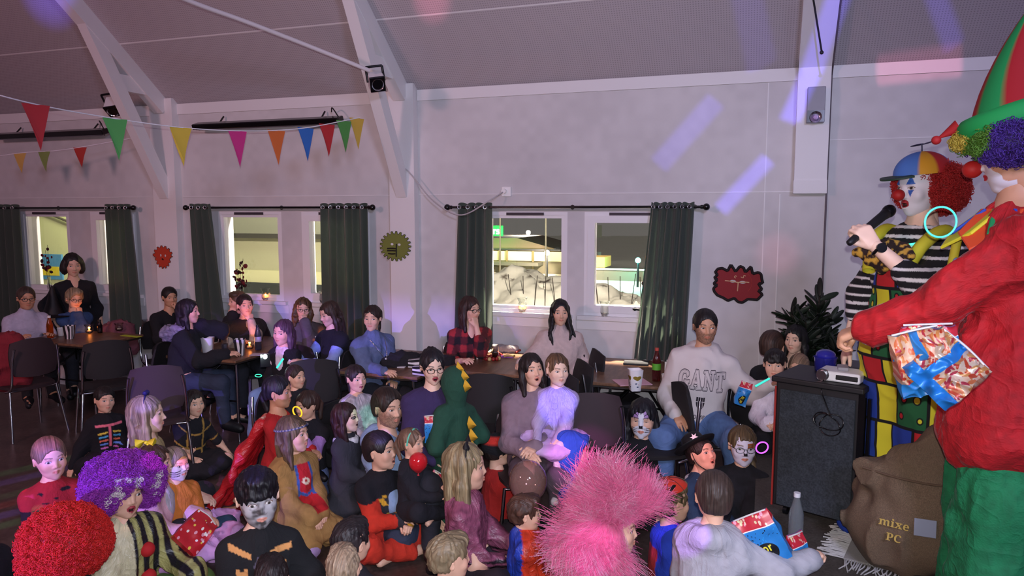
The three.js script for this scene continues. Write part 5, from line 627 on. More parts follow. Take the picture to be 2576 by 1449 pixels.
const clown1 = person({ label: 'clown in red velvet jacket, green trousers and rainbow wig at the right edge', px: 2556, py: 380, h: 196, floor: STAGE, age: 'a', male: 1, pose: 'stand', face: -80, look: [-88, -12, 0], noBrow: 1, fineFace: 1, lips: 0xb82430, w: 0.95, sh: 0.092, hair: 'none', aL: [0.03, 0.07, 0.25], aR: 'side', hL: 'grip', hR: 'grip', skin: 'tan', fine: 0.0095,
  paint: (x, y, z, a) => (z > 0.06 && a < 0.25 + y * 0.05 && y < 0.05 ? C(0xe4e2e8) : z > 0.2 && y < 0.2 && a < 0.24 ? (y > 0.05 && y < 0.13 && a > 0.08 ? C(0x2a4a6a) : C(0xe4e2e8)) : null),
  wear: [top('velvet_jacket', 0xb4141c, { m: 'velvet', e: 0.022, ea: 0.034, sl: 1.9, long: 0.1, flare: 0.1, fold: 0.02, vary: 0.25, label: 'red crushed velvet jacket' }), { t: 'custom', n: 'trousers', c: 0x157a48, m: 'velvet', fold: 0.022, vary: 0.25, build: (g, J, S) => { g.ell(J.hip.clone().add(V(0, 0.01 * S, 0)), [0.092 * S, 0.09 * S, 0.08 * S], 0); for (let i = 0; i < 2; i++) g.cap(J.hipJ[i].clone().add(V(0, -0.02 * S, 0)), J.ankJ[i], 0.064 * S, 0.085 * S, 0.06); } }, { t: 'shoes', n: 'shoes', c: 0x1a1a20, m: 'leather' }] });
{
  const o = clown1, S = o.S_, rainbow = (x, y, z) => { const t = z * 1.4 + x * 0.5 + y * 0.6; return t > 0.98 ? (y < 0.1 ? C(0xc8382c) : C(0xb8a23a)) : t > 0.76 ? C(0x5a8a2c) : t > 0.0 ? C(0x4a2c88) : C(0x6a9a2c); };
  wig(o, [[V(-0.36, 0.12, 0.0), [0.3, 0.32, 0.46]], [V(0.36, 0.12, 0.0), [0.3, 0.32, 0.46]], [V(0, 0.22, 0.36), [0.32, 0.26, 0.34]], [V(0, 0.0, -0.38), [0.46, 0.42, 0.3]]], 5000, 0.034, rainbow, 'rainbow curly wig');
  headPart(o, 'red_nose', [sp(0.12, 0, -0.12, 0.5, 1, 0.95, 1, 24)], std(0xc42420, 0.6), 'big red foam nose');
  const brim = new THREE.TorusGeometry(0.47, 0.12, 10, 40); brim.rotateX(Math.PI / 2); brim.scale(1, 1.3, 1.12); brim.rotateX(0.1); brim.translate(0, 0.42, -0.04); const hat = headPart(o, 'hat_brim', brim, phy(0x18a04c, 0.75, { sheen: 1, sheenRoughness: 0.4 }), 'green velvet hat band');
  const cone = new THREE.ConeGeometry(0.5, 1.5, 32, 8, true); { const a = cone.attributes.position; for (let i = 0; i < a.count; i++) { const t = (a.getY(i) + 0.75) / 1.5; a.setZ(i, a.getZ(i) - t * t * 0.55); } } cone.translate(0, 1.2, -0.06); cone.computeVertexNormals(); const cg = vc(cone, (x, y, z) => C(Math.floor((Math.atan2(x, z + 0.06 + ((y - 0.45) / 1.5) ** 2 * 0.55) / 6.283 + 1) * 8 + 0.4) % 2 ? 0x18944a : 0xa8141c)); cg.applyMatrix4(o.J.hm); const crown = part('hat_crown', cg, phy(0xffffff, 0.8, { vertexColors: true, sheen: 1, sheenRoughness: 0.4, side: THREE.DoubleSide }), hat);
  const tip = merge([put(new THREE.ConeGeometry(0.1, 0.3, 12), 0.05, 0.42, 0.7, 1.9, 0, 0), sp(0.06, 0.05, 0.36, 0.84)]); tip.applyMatrix4(o.J.hm); part('hat_tip', tip, std(0xa81a1c, 0.7), hat);
  // wide collar of coloured pennants
  const cols = [0xd8ce2c, 0xd84a20, 0x1d8a4c, 0x2a48b0, 0xd8ce2c, 0x1d8a4c]; const n = 10, c0 = J2(o, 0, 0.29, 0.0);
  for (let i = 0; i < n; i++) { const a = i / n * 6.283 + 0.2, da = 6.283 / n * 0.62, sh_ = new THREE.Shape(); sh_.moveTo(-0.07, 0); sh_.lineTo(0.07, 0); sh_.lineTo(0.085, -0.12); sh_.lineTo(0, -0.2); sh_.lineTo(-0.085, -0.12); sh_.closePath(); const g = new THREE.ExtrudeGeometry(sh_, { depth: 0.006, bevelEnabled: true, bevelSize: 0.004, bevelThickness: 0.003, bevelSegments: 1 }); g.rotateX(-0.85); g.translate(0, 0.03, 0.075); g.rotateY(a); g.translate(c0.x, c0.y, c0.z); part('collar_point', g, std(cols[i % 6], 0.7), o.root); }
  for (const [v, w] of [[0.2, 0.1], [0.13, 0.1], [0.05, 0.105]]) { const p = J2(o, 0.02, v, w * 0.93); part('jacket_button', put(sp(0.03, 0, 0, 0, 1, 1.2, 0.45), p.x, p.y, p.z), std(0x8c9cd8, 0.45), o.root); }
  part('yellow_front_band', [tube([J2(o, -0.02, 0.25, 0.088), J2(o, -0.035, 0.15, 0.098), J2(o, -0.04, 0.03, 0.104), J2(o, -0.035, -0.06, 0.106)], 0.016, 24, 8)], std(0xc8bc30, 0.7), o.root);
  const gl = new THREE.TorusGeometry(0.085, 0.006, 6, 30); const p = J2(o, 0.05, 0.285, 0.125); gl.rotateY(1.9); gl.scale(0.62, 0.62, 0.62); gl.translate(p.x, p.y, p.z); part('glow_ring', gl, new THREE.MeshStandardMaterial({ color: 0x62d8c8, emissive: 0x30c8b8, emissiveIntensity: 0.8, roughness: 0.4 }), o.root);
}
// ================= tables and chairs =================
function table(x0, x1, z0, z1, label, h = 0.73) {
  const t = thing('folding_table', label, 'table', V((x0 + x1) / 2, 0, (z0 + z1) / 2)); const W = (x1 - x0) / 2, D = (z1 - z0) / 2;
  part('tabletop', [metricUV(rb(2 * W, 0.024, 2 * D, 0.006, 0, h - 0.012, 0))], M.table, t); part('edge_strip', [bx(2 * W - 0.004, 0.012, 2 * D - 0.004, 0, h - 0.03, 0)], M.edge, t);
  for (const sx of [-1, 1]) for (const sz of [-1, 1]) part('leg', [bar(V(sx * (W - 0.09), h - 0.03, sz * (D - 0.12)), V(sx * (W - 0.07), 0.0, sz * (D - 0.1)), 0.013)], M.chrome, t);
  for (const sz of [-1, 1]) { part('brace', [bar(V(0, h - 0.04, sz * (D - 0.42)), V(-(W - 0.08), 0.35, sz * (D - 0.11)), 0.008), bar(V(0, h - 0.04, sz * (D - 0.42)), V(W - 0.08, 0.35, sz * (D - 0.11)), 0.008)], M.darkMetal, t); part('crossbar', [bar(V(-(W - 0.08), 0.35, sz * (D - 0.11)), V(W - 0.08, 0.35, sz * (D - 0.11)), 0.008)], M.darkMetal, t); }
  return t;
}
table(-6.74, -5.88, 0.42, 1.06, 'wood-topped table in the left corner with orange bottle');
table(-4.85, -4.12, 0.1, 1.2, 'wood-topped table with white popcorn box and candle, second from left');
table(-3.12, -2.42, 0.3, 1.26, 'wood-topped table with striped boxes in front of the blue sweater woman');
table(-2.41, -1.7, 0.1, 0.95, 'wood-topped table in front of the plaid shirt woman');
table(-1.26, -0.46, 0.06, 0.98, 'wood-topped table with the gold heart box on it, at the right');
const seatMat = std(0x1c181b, 0.75, { bumpMap: weave, bumpScale: 0.0006 }), brownMat = std(0x352428, 0.7, { bumpMap: weave, bumpScale: 0.0006 });
const slab = (w, d, th, curve, n = 10) => { const g = new THREE.BoxGeometry(w, th, d, n, 2, n); const p = g.attributes.position; for (let i = 0; i < p.count; i++) { const u = p.getX(i) / w * 2, v = p.getZ(i) / d * 2; const rr_ = Math.max(0, Math.abs(u) + Math.abs(v) - 1.3); p.setX(i, p.getX(i) * (1 - rr_ * 0.2)); p.setZ(i, p.getZ(i) * (1 - rr_ * 0.2)); p.setY(i, p.getY(i) + curve * u * u - (p.getY(i) > 0 ? 0.008 * (u * u + v * v) : 0)); } g.computeVertexNormals(); return g; };
function makeChair(mat) {
  const t = new THREE.Group(); part('seat', [put(slab(0.41, 0.42, 0.035, 0.012), 0, 0.445, 0)], mat, t);
  part('backrest', [put(slab(0.385, 0.33, 0.026, -0.03), 0, 0.71, -0.235, -Math.PI / 2 + 0.16)], mat, t);
  for (const s of [-1, 1]) { part('leg', [bar(V(s * 0.19, 0.43, 0.17), V(s * 0.23, 0, 0.22), 0.011)], M.chrome, t); part('leg', [bar(V(s * 0.19, 0.43, -0.17), V(s * 0.23, 0, -0.25), 0.011)], M.chrome, t); part('back_tube', [tube([V(s * 0.2, 0.42, -0.12), V(s * 0.195, 0.45, -0.2), V(s * 0.185, 0.7, -0.243), V(s * 0.17, 0.8, -0.256)], 0.011, 14, 6)], M.chrome, t); }
  for (const z of [0.17, -0.17]) part('seat_rail', [bar(V(-0.19, 0.425, z), V(0.19, 0.425, z), 0.01)], M.chrome, t);
  return t;
}
const protoB = makeChair(seatMat), protoR = makeChair(brownMat);
function chair(p, turn, label, brown, sy = 1, group = 'stacking chairs in the hall') { const c = (brown ? protoR : protoB).clone(); c.name = numbered('stacking_chair'); c.position.set(p.x, 0, p.z); c.rotation.y = turn; c.scale.set(1, sy, 1); scene.add(c); return tag(c, label, 'chair', group); }
for (const o of allPeople) if (o.pose === 'chair' && !/lap$/.test(o.label)) {
  const f = o.root.rotation.y, p = o.root.position.clone().add(V(Math.sin(f), 0, Math.cos(f)).multiplyScalar(0.02)); const short = o.label.split(' ').slice(0, 9).join(' ').replace(/[ ,]+$/, '').replace(/ (in|with|and|the|a|at|on|over|of|by|under|half|behind|resting|seated|leaning)$/, '').replace(/ (in|with|and|the|a|at|on|over|of|by)$/, '');
  chair(p, f, 'dark stacking chair under the ' + short, o.seed % 3 === 0, (o.seat ?? 0.45) / 0.462);
}
const lvl = (px, py, d) => at(px, py, d).setY(0);
const away = (p, deg) => towardsCamera(p) + R(deg);
for (const [px, py, d, deg, label, br] of [
  [398, 945, 5.45, 176, 'brown-backed chair turned away from camera at the left, below the second table', 1], [262, 905, 6.45, 186, 'dark chair with its back to camera at the corner table', 0], [1484, 1030, 4.68, 184, 'large brown-backed chair in front of the heart box table', 1],
  [1484, 950, 5.15, 118, 'dark chair nearest of three in a row left of heart box table', 0], [1528, 925, 5.5, 112, 'dark chair middle of three in a row left of heart box table', 0], [1560, 905, 5.9, 108, 'dark chair farthest of three in a row left of heart box table', 0],
  [1640, 1020, 4.7, -75, 'dark chair empty between heart box table and seated sweatshirt man', 0], [795, 955, 5.7, 176, 'dark chair with its back to camera behind the boy with combed hair', 0], [1242, 985, 5.2, 168, 'dark chair with its back to camera left of the mauve sweater woman', 0], [55, 915, 6.5, 205, 'dark chair draped with a red jacket at the left edge', 1]]) { const p = lvl(px, py, d); chair(p, away(p, deg), label, br); }
// ================= things on the walls and under the roof =================
function bunting(label, pts, flags, fl, fw) { // string through pts, pennants at given curve parameters
  const t = thing('bunting', label, 'bunting', V(0, 0, 0)), curve = new THREE.CatmullRomCurve3(pts); part('string', [new THREE.TubeGeometry(curve, 80, 0.004, 5)], std(0xe8e4ea, 0.6), t);
  for (const [u, c] of flags) { const p = curve.getPoint(u), d = curve.getTangent(u).setY(0).normalize(), s = new THREE.Shape(); s.moveTo(-fw / 2, 0); s.quadraticCurveTo(-fw * 0.2, -fl * 0.5, 0.01, -fl); s.quadraticCurveTo(fw * 0.24, -fl * 0.5, fw / 2, 0); s.closePath(); const g = new THREE.ExtrudeGeometry(s, { depth: 0.0012, bevelEnabled: false, curveSegments: 8 }); const q = g.attributes.position; const tw = rr(-0.4, 0.4); for (let i = 0; i < q.count; i++) q.setZ(i, q.getZ(i) + 0.03 * Math.sin(q.getY(i) / fl * 3) * tw); g.rotateY(Math.atan2(-d.z, d.x) + rr(-0.12, 0.12)); g.translate(p.x, p.y + Math.abs(d.y), p.z); g.computeVertexNormals(); part('pennant', g, std(c, 0.8, { side: THREE.DoubleSide }), t); }
}
bunting('row of coloured paper pennants on a white string across the room', [at(-260, 150, 3.7), at(0, 240, 3.95), at(250, 292, 4.45), at(520, 326, 5.05), at(740, 325, 5.65), at(905, 296, 6.15)], [[0.268, 0xb02a30], [0.428, 0x4f9a50], [0.548, 0xc8aa3c], [0.665, 0xc02c78], [0.755, 0xc8622a], [0.832, 0x2a62b0], [0.895, 0xb02428], [0.948, 0x4a8a40], [0.99, 0xc8a440]], 0.255, 0.15);
bunting('short row of small faded pennants on a thread in the left corner', [at(-40, 398, 7.3), at(60, 384, 7.3), at(150, 378, 7.3), at(330, 348, 7.35)], [[0.3, 0xc09a50], [0.53, 0x7a8a48], [0.77, 0xa82c24]], 0.2, 0.13);
for (const [a, b, y, label] of [[-8.1, -6.5, 2.79, 'long black heater tube on the wall at the left'], [-5.36, -3.7, 2.8, 'long black heater tube on the wall above the middle window']]) {
  const t = thing('wall_heater', label, 'heater', V((a + b) / 2, y, 0.16)); t.rotation.x = 0.35; const L = b - a; part('housing', [rb(L, 0.055, 0.1, 0.012, 0, 0, 0)], M.blackGloss, t); part('reflector', [bx(L - 0.06, 0.004, 0.07, 0, -0.03, 0)], M.steel, t); part('element', [cy(0.008, 0.008, L - 0.08, 0, -0.036, 0, 0, 0, Math.PI / 2)], M.glassThick, t);
  for (const x of [-L * 0.35, L * 0.35]) part('bracket', [bar(V(x, 0.0, -0.05), V(x, 0.05, -0.148), 0.008)], M.black, t); part('cable', [tube([V(L / 2 - 0.02, 0.02, 0), V(L / 2 - 0.1, 0.1, -0.05), V(L / 2 - 0.16, 0.05, -0.12)], 0.006, 16, 5)], M.black, t);
}
function spotFixture(p, dir, s, label) {
  const t = thing('spotlight_fixture', label, 'spotlight', p); t.quaternion.setFromUnitVectors(V(0, 0, 1), dir.clone().normalize()); part('housing', [rb(s, s, s * 1.1, s * 0.08, 0, 0, -s * 0.55)], M.frame, t); part('front_rim', [rb(s * 1.02, s * 1.02, 0.02, 0.006, 0, 0, 0.0)], M.blackGloss, t);
  part('reflector_bowl', [put(lathe([[0.001, -0.03], [s * 0.2, -0.02], [s * 0.38, 0.012], [s * 0.4, 0.014]], 20), 0, 0, 0.004, Math.PI / 2)], M.chrome, t); part('yoke', [bar(V(-s * 0.55, 0, -s * 0.5), V(-s * 0.55, s * 0.9, -s * 0.9), 0.01), bar(V(s * 0.55, 0, -s * 0.5), V(s * 0.55, s * 0.9, -s * 0.9), 0.01), bar(V(-s * 0.55, s * 0.9, -s * 0.9), V(s * 0.55, s * 0.9, -s * 0.9), 0.01)], M.darkMetal, t); return t;
}
spotFixture(at(950, 212, 5.85), V(0.65, -0.55, 0.75), 0.12, 'square spotlight with black face hanging from the roof truss by green mask');
spotFixture(at(284, 280, 7.2), V(0.3, -0.9, 0.6), 0.13, 'square spotlight with black face on the left roof truss');
{ const p = onPlaneZ(2048, 245, 0.1), t = thing('pillar_lamp', 'square lamp with grey front panel on the white boxed pillar', 'lamp', V(0.33, 2.75, 0.1)); part('panel', [rb(0.125, 0.26, 0.07, 0.006, 0, 0.0, 0.036)], std(0x8f8d98, 0.5), t); part('recess', [bx(0.118, 0.085, 0.012, 0, -0.085, 0.068)], M.blackGloss, t); part('bulb_reflector', [put(lathe([[0.001, 0], [0.025, 0.004], [0.042, 0.016]], 18), 0, -0.092, 0.074, Math.PI / 2)], M.chrome, t); part('bulb', [sp(0.017, 0, -0.095, 0.085)], std(0xc8a8e0, 0.2), t); }
solo('hanging_rod', [bar(at(2040, -40, 4.7), at(2067, 130, 4.9), 0.006), sp(0.013, ...at(2067, 132, 4.9).toArray())], M.black, 'thin black rod hanging from the ceiling before the pillar', 'rod');
solo('ceiling_conduit', [tube([at(300, -80, 4.6), at(470, 0, 4.95), at(620, 55, 5.25), at(800, 125, 5.6), at(930, 178, 5.8)], 0.017, 40, 8)], std(0xcfc8cc, 0.6), 'white conduit tube running up from the truss to the top left', 'pipe');
{ const t = thing('wall_socket', 'white wall socket with plug above the snowy window', 'socket', V(-2.15, 2.135, 0)); part('plate', [rb(0.085, 0.085, 0.02, 0.006, 0, 0, 0.01)], M.white, t); part('plug', [cy(0.02, 0.022, 0.035, -0.015, 0.005, 0.035, Math.PI / 2)], M.white, t);
  solo('cable', [tube([V(-2.165, 2.135, 0.04), onPlaneZ(1230, 505, 0.19), onPlaneZ(1160, 541, 0.19), onPlaneZ(1090, 505, 0.12), onPlaneZ(1035, 440, 0.1), onPlaneZ(985, 385, 0.12), V(-3.28, 2.75, 0.11)], 0.006, 60, 5)], std(0xb8b2b4, 0.6), 'thin grey cable drooping from wall socket past the curtain top', 'cable'); }
// ---- paper masks on the wall
function mask(p, outline, color, detail, label, w, rim) {
  const t = thing('paper_mask', label, 'mask', p); const s = new THREE.Shape(outline.map(([x, y]) => new THREE.Vector2(x * w, y * w))); for (const e of detail.holes) { const h = new THREE.Path(); h.absellipse(e[0] * w, e[1] * w, e[2] * w, e[3] * w, 0, Math.PI * 2); s.holes.push(h); } part('paper', [new THREE.ExtrudeGeometry(s, { depth: 0.003, bevelEnabled: false })], std(color, 0.75), t);
  if (rim) { const pts = outline.map(([x, y]) => V(x * w, y * w, 0.004)); part('painted_rim', [new THREE.TubeGeometry(new THREE.CatmullRomCurve3(pts, true, 'catmullrom', 0), pts.length * 6, w * rim, 5, true)], std(0x16090b, 0.8), t); }
  (detail.lines ?? []).forEach(([c, r, pts]) => part('painted_line', [tube(pts.map(([x, y]) => V(x * w, y * w, 0.0045)), r * w, 20, 5)], std(c, 0.7), t)); return t;
}
const petals = (n, r0, r1, sq = 1, from = 0) => Array.from({ length: n * 6 }, (_, i) => { const a = i / (n * 6) * Math.PI * 2 + from, k = Math.cos(i / 6 * Math.PI * 2) > -0.2 ? 1 : 0; return [Math.cos(a) * (k ? r1 : r0), Math.sin(a) * (k ? r1 : r0) * sq]; });
mask(V(-5.9, 1.49, 0.095), petals(15, 0.86, 1, 1.02).map(([x, y]) => [x * (y > 0 ? 1.12 : 0.88), y]), 0xb83a1e, { holes: [[-0.24, 0.16, 0.09, 0.12], [0.26, 0.14, 0.09, 0.12]], lines: [[0x12090a, 0.07, [[-0.08, -0.14], [0.02, -0.2], [0.06, -0.16]]]] }, 'orange paper mask with petal edge on the left column', 0.118, 0.016);
mask(V(-3.2, 1.645, 0.095), petals(21, 0.84, 1, 0.86), 0x727a34, { holes: [[-0.22, 0.12, 0.1, 0.07], [0.24, 0.1, 0.1, 0.07]], lines: [[0x171208, 0.04, [[0.08, 0.14], [0.06, -0.3], [0.05, -0.6]]], [0x171208, 0.04, [[-0.52, -0.14], [-0.2, -0.12], [0.06, -0.14]]], [0x171208, 0.04, [[-0.52, -0.26], [-0.2, -0.25], [0.06, -0.26]]], [0x171208, 0.04, [[-0.46, -0.42], [-0.2, -0.44], [0.0, -0.42]]]] }, 'olive green paper mask with fringed edge on the middle column', 0.16, 0.012);
mask(V(-0.185, 1.395, 0.004), [[-0.97, 0.42], [-0.86, 0.58], [-0.68, 0.62], [-0.45, 0.5], [-0.32, 0.78], [-0.12, 0.48], [0.05, 0.72], [0.2, 0.66], [0.28, 0.46], [0.5, 0.72], [0.58, 0.4], [0.8, 0.48], [0.92, 0.4], [0.95, 0.2], [1, 0.02], [0.82, 0], [0.98, -0.26], [0.82, -0.3], [1, -0.46], [0.8, -0.7], [0.42, -0.68], [0.2, -0.84], [0.02, -0.82], [-0.14, -0.66], [-0.4, -0.78], [-0.6, -0.66], [-0.85, -0.56], [-0.98, -0.4], [-1.02, -0.26], [-0.85, -0.12], [-1.02, -0.08], [-0.86, 0.12], [-1.0, 0.18], [-0.85, 0.34]], 0x8a1a22, { holes: [[-0.22, 0.06, 0.13, 0.06], [0.18, 0.03, 0.13, 0.065]], lines: [[0xd8b088, 0.022, [[-0.55, 0.08], [-0.3, 0.06], [0.0, 0.02], [0.3, 0.04], [0.45, 0.03]]], [0xd8b088, 0.024, [[0.0, 0.04], [-0.01, -0.2], [-0.02, -0.36]]], [0xd8b088, 0.018, [[-0.1, 0.2], [-0.16, 0.24], [-0.12, 0.3], [-0.07, 0.27]]], [0xd8b088, 0.018, [[0.1, 0.26], [0.2, 0.22], [0.22, 0.32], [0.3, 0.3]]], [0xb03a36, 0.012, [[0.34, 0.46], [0.52, 0.2], [0.55, -0.1], [0.42, -0.36]]]] }, 'dark red spiky paper mask on the wall right of the sheer curtain', 0.187, 0.06);
// ================= small things on sills and tables =================
const candleGlow = new THREE.MeshStandardMaterial({ color: 0xffc27a, emissive: 0xff9a3c, emissiveIntensity: 6, roughness: 0.6 }), wax = std(0xe8dcc8, 0.5);
function candle(p, label, lit = 1, h = 0.12, r = 0.045) {
  const t = thing('candle_holder', label, 'candle', p, 0, 'glass candle holders'); const k = r / 0.045, j = h / 0.12; part('glass', [lathe([[0.001, 0.002], [0.026 * k, 0.002], [0.03 * k, 0.012 * j], [0.04 * k, 0.035 * j], [0.038 * k, 0.065 * j], [0.032 * k, 0.085 * j], [0.046 * k, 0.12 * j], [0.044 * k, 0.12 * j], [0.03 * k, 0.085 * j], [0.036 * k, 0.065 * j], [0.038 * k, 0.035 * j], [0.027 * k, 0.016 * j], [0.001, 0.012]], 20)], M.glassThick, t);
  part('tealight', [cy(0.019, 0.019, 0.014, 0, 0.02, 0)], wax, t); if (lit) { part('flame', [sp(0.0065, 0, 0.038, 0, 1, 1.9, 1, 10)], candleGlow, t); const l = new THREE.PointLight(0xff8a3a, lit * 0.12); l.position.set(p.x, p.y + 0.055, p.z); l.shadow.radius = 0.5; l.castShadow = true; scene.add(l); }
}
const sill = (px) => { const p = onPlaneZ(px, 760, 0.01); return V(p.x, WY0, 0.0); }, tb = (px, py) => onLevel(px, py, 0.7302);
candle(sill(290), 'lit candle glass on the sill behind the standing woman'); candle(sill(667), 'lit candle glass on the sill beside the red branch vase'); candle(sill(812), 'lit candle glass on the sill behind curly-haired woman'); candle(sill(1313), 'lit candle glass on the sill below the snowy view', 1, 0.13); candle(sill(1521), 'unlit glass candle holder on the sill beside the window handle', 0, 0.13);
candle(tb(225, 838), 'lit candle glass on the corner table', 1.6, 0.09); candle(tb(628, 878), 'lit candle glass on the second table beside the bottle', 1.6, 0.07); candle(tb(300, 832), 'small unlit glass holder on the corner table', 0, 0.08); candle(tb(812, 872), 'lit candle behind white cup near long-haired girl', 1.2, 0.06);
function branchVase(px, label, h, n, lean = 0) {
  const b = sill(px), t = thing('branch_vase', label, 'vase', b); part('vase', [lathe([[0.001, 0.002], [0.022, 0.002], [0.024, 0.05], [0.016, 0.1], [0.018, 0.15], [0.016, 0.15], [0.014, 0.1], [0.021, 0.05], [0.001, 0.006]], 18)], M.glassThick, t);
  const lm = [std(0x6a1018, 0.6), std(0x34090e, 0.6)], lg = new THREE.SphereGeometry(1, 8, 6); lg.scale(0.019, 0.022, 0.004);
  for (let s = 0; s < 3; s++) { const e = V((s - 1) * 0.06 + lean, h * (0.75 + 0.12 * s), 0.02 * s), c = new THREE.CatmullRomCurve3([V(0, 0.02, 0), V((s - 1) * 0.02, h * 0.4, 0.01), e]); part('twig', [new THREE.TubeGeometry(c, 16, 0.0022, 4)], std(0x2a1614, 0.8), t); for (let i = 0; i < n; i++) { const p = c.getPoint(rr(0.35, 1)); const m = new THREE.Mesh(lg, lm[i % 2]); m.name = 'leaf'; m.castShadow = m.receiveShadow = true; m.position.set(p.x + rr(-0.045, 0.045), p.y + rr(-0.02, 0.02), p.z + rr(-0.02, 0.02)); m.rotation.set(rr(-0.5, 0.5), rr(-0.6, 0.6), rr(-2, 2)); m.scale.setScalar(rr(0.7, 1.2)); t.add(m); } }
}
branchVase(125, 'vase with sparse dark red leaf branch on the left sill', 0.52, 6); branchVase(608, 'vase with bushy dark red leaf branch on the middle sill', 0.42, 10); branchVase(838, 'vase with red leaf branch half hidden by the wide curtain', 0.42, 8, -0.03); branchVase(1648, 'vase with dark leaf branch behind the sheer curtain', 0.42, 7, -0.02);
// cups, boxes, bottles
const stripes = canvasTex(128, 64, (g, w, h) => { g.fillStyle = '#e6e0e2'; g.fillRect(0, 0, w, h); g.fillStyle = '#1a181c'; for (let i = 0; i < 8; i++) g.fillRect(i * 16, 0, 8, h); }); const stripeM = std(0xffffff, 0.7, { map: stripes });
const boxShell = (h, w0, w1) => { const g = new THREE.CylinderGeometry(w1 * 0.7071, w0 * 0.7071, h, 4, 1, true); g.rotateY(Math.PI / 4); return g.translate(0, h / 2, 0); };
function popBox(p, label, mat, turn, h = 0.14, lie) { const t = thing('popcorn_box', label, 'box', p, turn, 'paper popcorn boxes'); const g = boxShell(h, 0.06, 0.085), b = bx(0.058, 0.002, 0.058, 0, 0.002, 0); const ms = mat === stripeM ? std(0xffffff, 0.7, { map: stripes, side: THREE.DoubleSide }) : std(0xece6ea, 0.7, { side: THREE.DoubleSide }); part('carton', g, ms, t); part('carton_base', [b], M.white, t); if (lie) { t.rotation.set(Math.PI / 2, turn, 0, 'YXZ'); t.position.y += 0.036; } return t; }
popBox(tb(176, 852), 'black and white striped popcorn box on the corner table', stripeM, 0.4, 0.13); popBox(tb(524, 892), 'plain white popcorn box on the second table', 0, 0.3, 0.15); popBox(tb(604, 893), 'striped popcorn box with a black straw on the second table', stripeM, 0.5, 0.14); popBox(tb(1203, 902), 'striped popcorn box standing on the plaid shirt woman’s table', stripeM, 0.35, 0.13);
popBox(tb(1028, 925), 'striped popcorn box lying on its side, upper of two', stripeM, 1.9, 0.12, 1); popBox(tb(1040, 942), 'striped popcorn box lying on its side, nearer of two', stripeM, 1.75, 0.14, 1);
const heartTex = canvasTex(256, 256, (g, w) => { g.fillStyle = '#ece8ea'; g.fillRect(0, 0, 256, 256); for (let k = 0; k < 4; k++) { const x = 32 + k * 64; g.fillStyle = '#8a7420'; g.beginPath(); g.moveTo(x, 130); g.bezierCurveTo(x - 42, 95, x - 18, 55, x, 82); g.bezierCurveTo(x + 18, 55, x + 42, 95, x, 130); g.fill(); g.fillStyle = '#3a4a6a'; g.beginPath(); g.arc(x - 8, 165, 7, 0, 7); g.fill(); g.fillStyle = '#c89a90'; g.beginPath(); g.arc(x + 10, 178, 5, 0, 7); g.fill(); g.fillStyle = '#3a4a6a'; g.beginPath(); g.arc(x + 6, 205, 8, 0, 7); g.fill(); } });
{ const t = thing('popcorn_box', 'white popcorn box with a gold heart on the right table', 'box', tb(1597, 982), 0.5, 'paper popcorn boxes'); part('carton', boxShell(0.15, 0.062, 0.088), std(0xffffff, 0.7, { map: heartTex, side: THREE.DoubleSide }), t); part('carton_base', [bx(0.06, 0.002, 0.06, 0, 0.002, 0)], M.white, t); }
function cup(p, label, h = 0.09, m = M.white) { const t = thing('paper_cup', label, 'cup', p, 0, 'paper cups'); part('wall', lathe([[0.001, 0.002], [0.025, 0.002], [0.034, h], [0.032, h], [0.024, 0.006], [0.001, 0.006]], 20), m, t); part('rim', [put(new THREE.TorusGeometry(0.034, 0.002, 6, 20), 0, h, 0, Math.PI / 2)], m, t); }
cup(tb(1676, 975), 'white paper cup standing alone on the right table', 0.095); cup(tb(786, 862), 'white paper cup behind the suit girl', 0.09); cup(tb(154, 845), 'white paper cup beside the orange bottle', 0.08); cup(tb(1002, 916), 'white paper cup beside the lying striped boxes', 0.085); cup(tb(800, 872), 'white cup with dark dots in front of long-haired girl', 0.1);
solo('folded_card', [put(bx(0.1, 0.15, 0.003), ...tb(1688, 962).add(V(0, 0.075, 0)).toArray(), -0.12, 0.4, 0), put(bx(0.1, 0.15, 0.003), ...tb(1692, 955).add(V(0, 0.075, -0.02)).toArray(), 0.12, 0.4, 0)], M.white, 'white folded card standing behind the cup on right table', 'card');
function bottle(p, label, h, r, liquid, cap, band) {
  const t = thing('bottle', label, 'bottle', p); part('plastic', lathe([[0.001, 0.001], [r * 0.9, 0.001], [r, 0.02], [r, h * 0.62], [r * 0.8, h * 0.72], [0.014, h * 0.9], [0.013, h * 0.97]], 22), phy(liquid, 0.08, { transmission: 0.85, thickness: 0.02, ior: 1.35, attenuationColor: new THREE.Color(liquid), attenuationDistance: 0.05 }), t); part('cap', [cy(0.015, 0.015, 0.02, 0, h * 0.98, 0)], std(cap, 0.5), t); if (band) part('label_band', [new THREE.CylinderGeometry(r * 1.01, r * 1.01, h * 0.2, 22, 1, true).translate(0, h * 0.45, 0)], std(band, 0.6), t);
}
bottle(tb(127, 852), 'orange drink bottle on the corner table', 0.22, 0.03, 0xe07a2a, 0xe8e4e0); bottle(tb(650, 880), 'dark water bottle with pale label on the second table', 0.22, 0.03, 0x8a86a0, 0x1a181c, 0xb8a8d0); bottle(tb(1651, 958), 'soft drink bottle with green label and red cap', 0.24, 0.032, 0x9a4a48, 0xb84a3c, 0x58a82c); bottle(tb(252, 838), 'small dark bottle beside candle on corner table', 0.13, 0.024, 0x3a2a2a, 0x1a1a1a); bottle(V(...onLevel(2000, 1372, STAGE).toArray()), 'clear plastic bottle standing on the stage before the black cabinet', 0.25, 0.033, 0xd8e0e4, 0xd8d8dc);
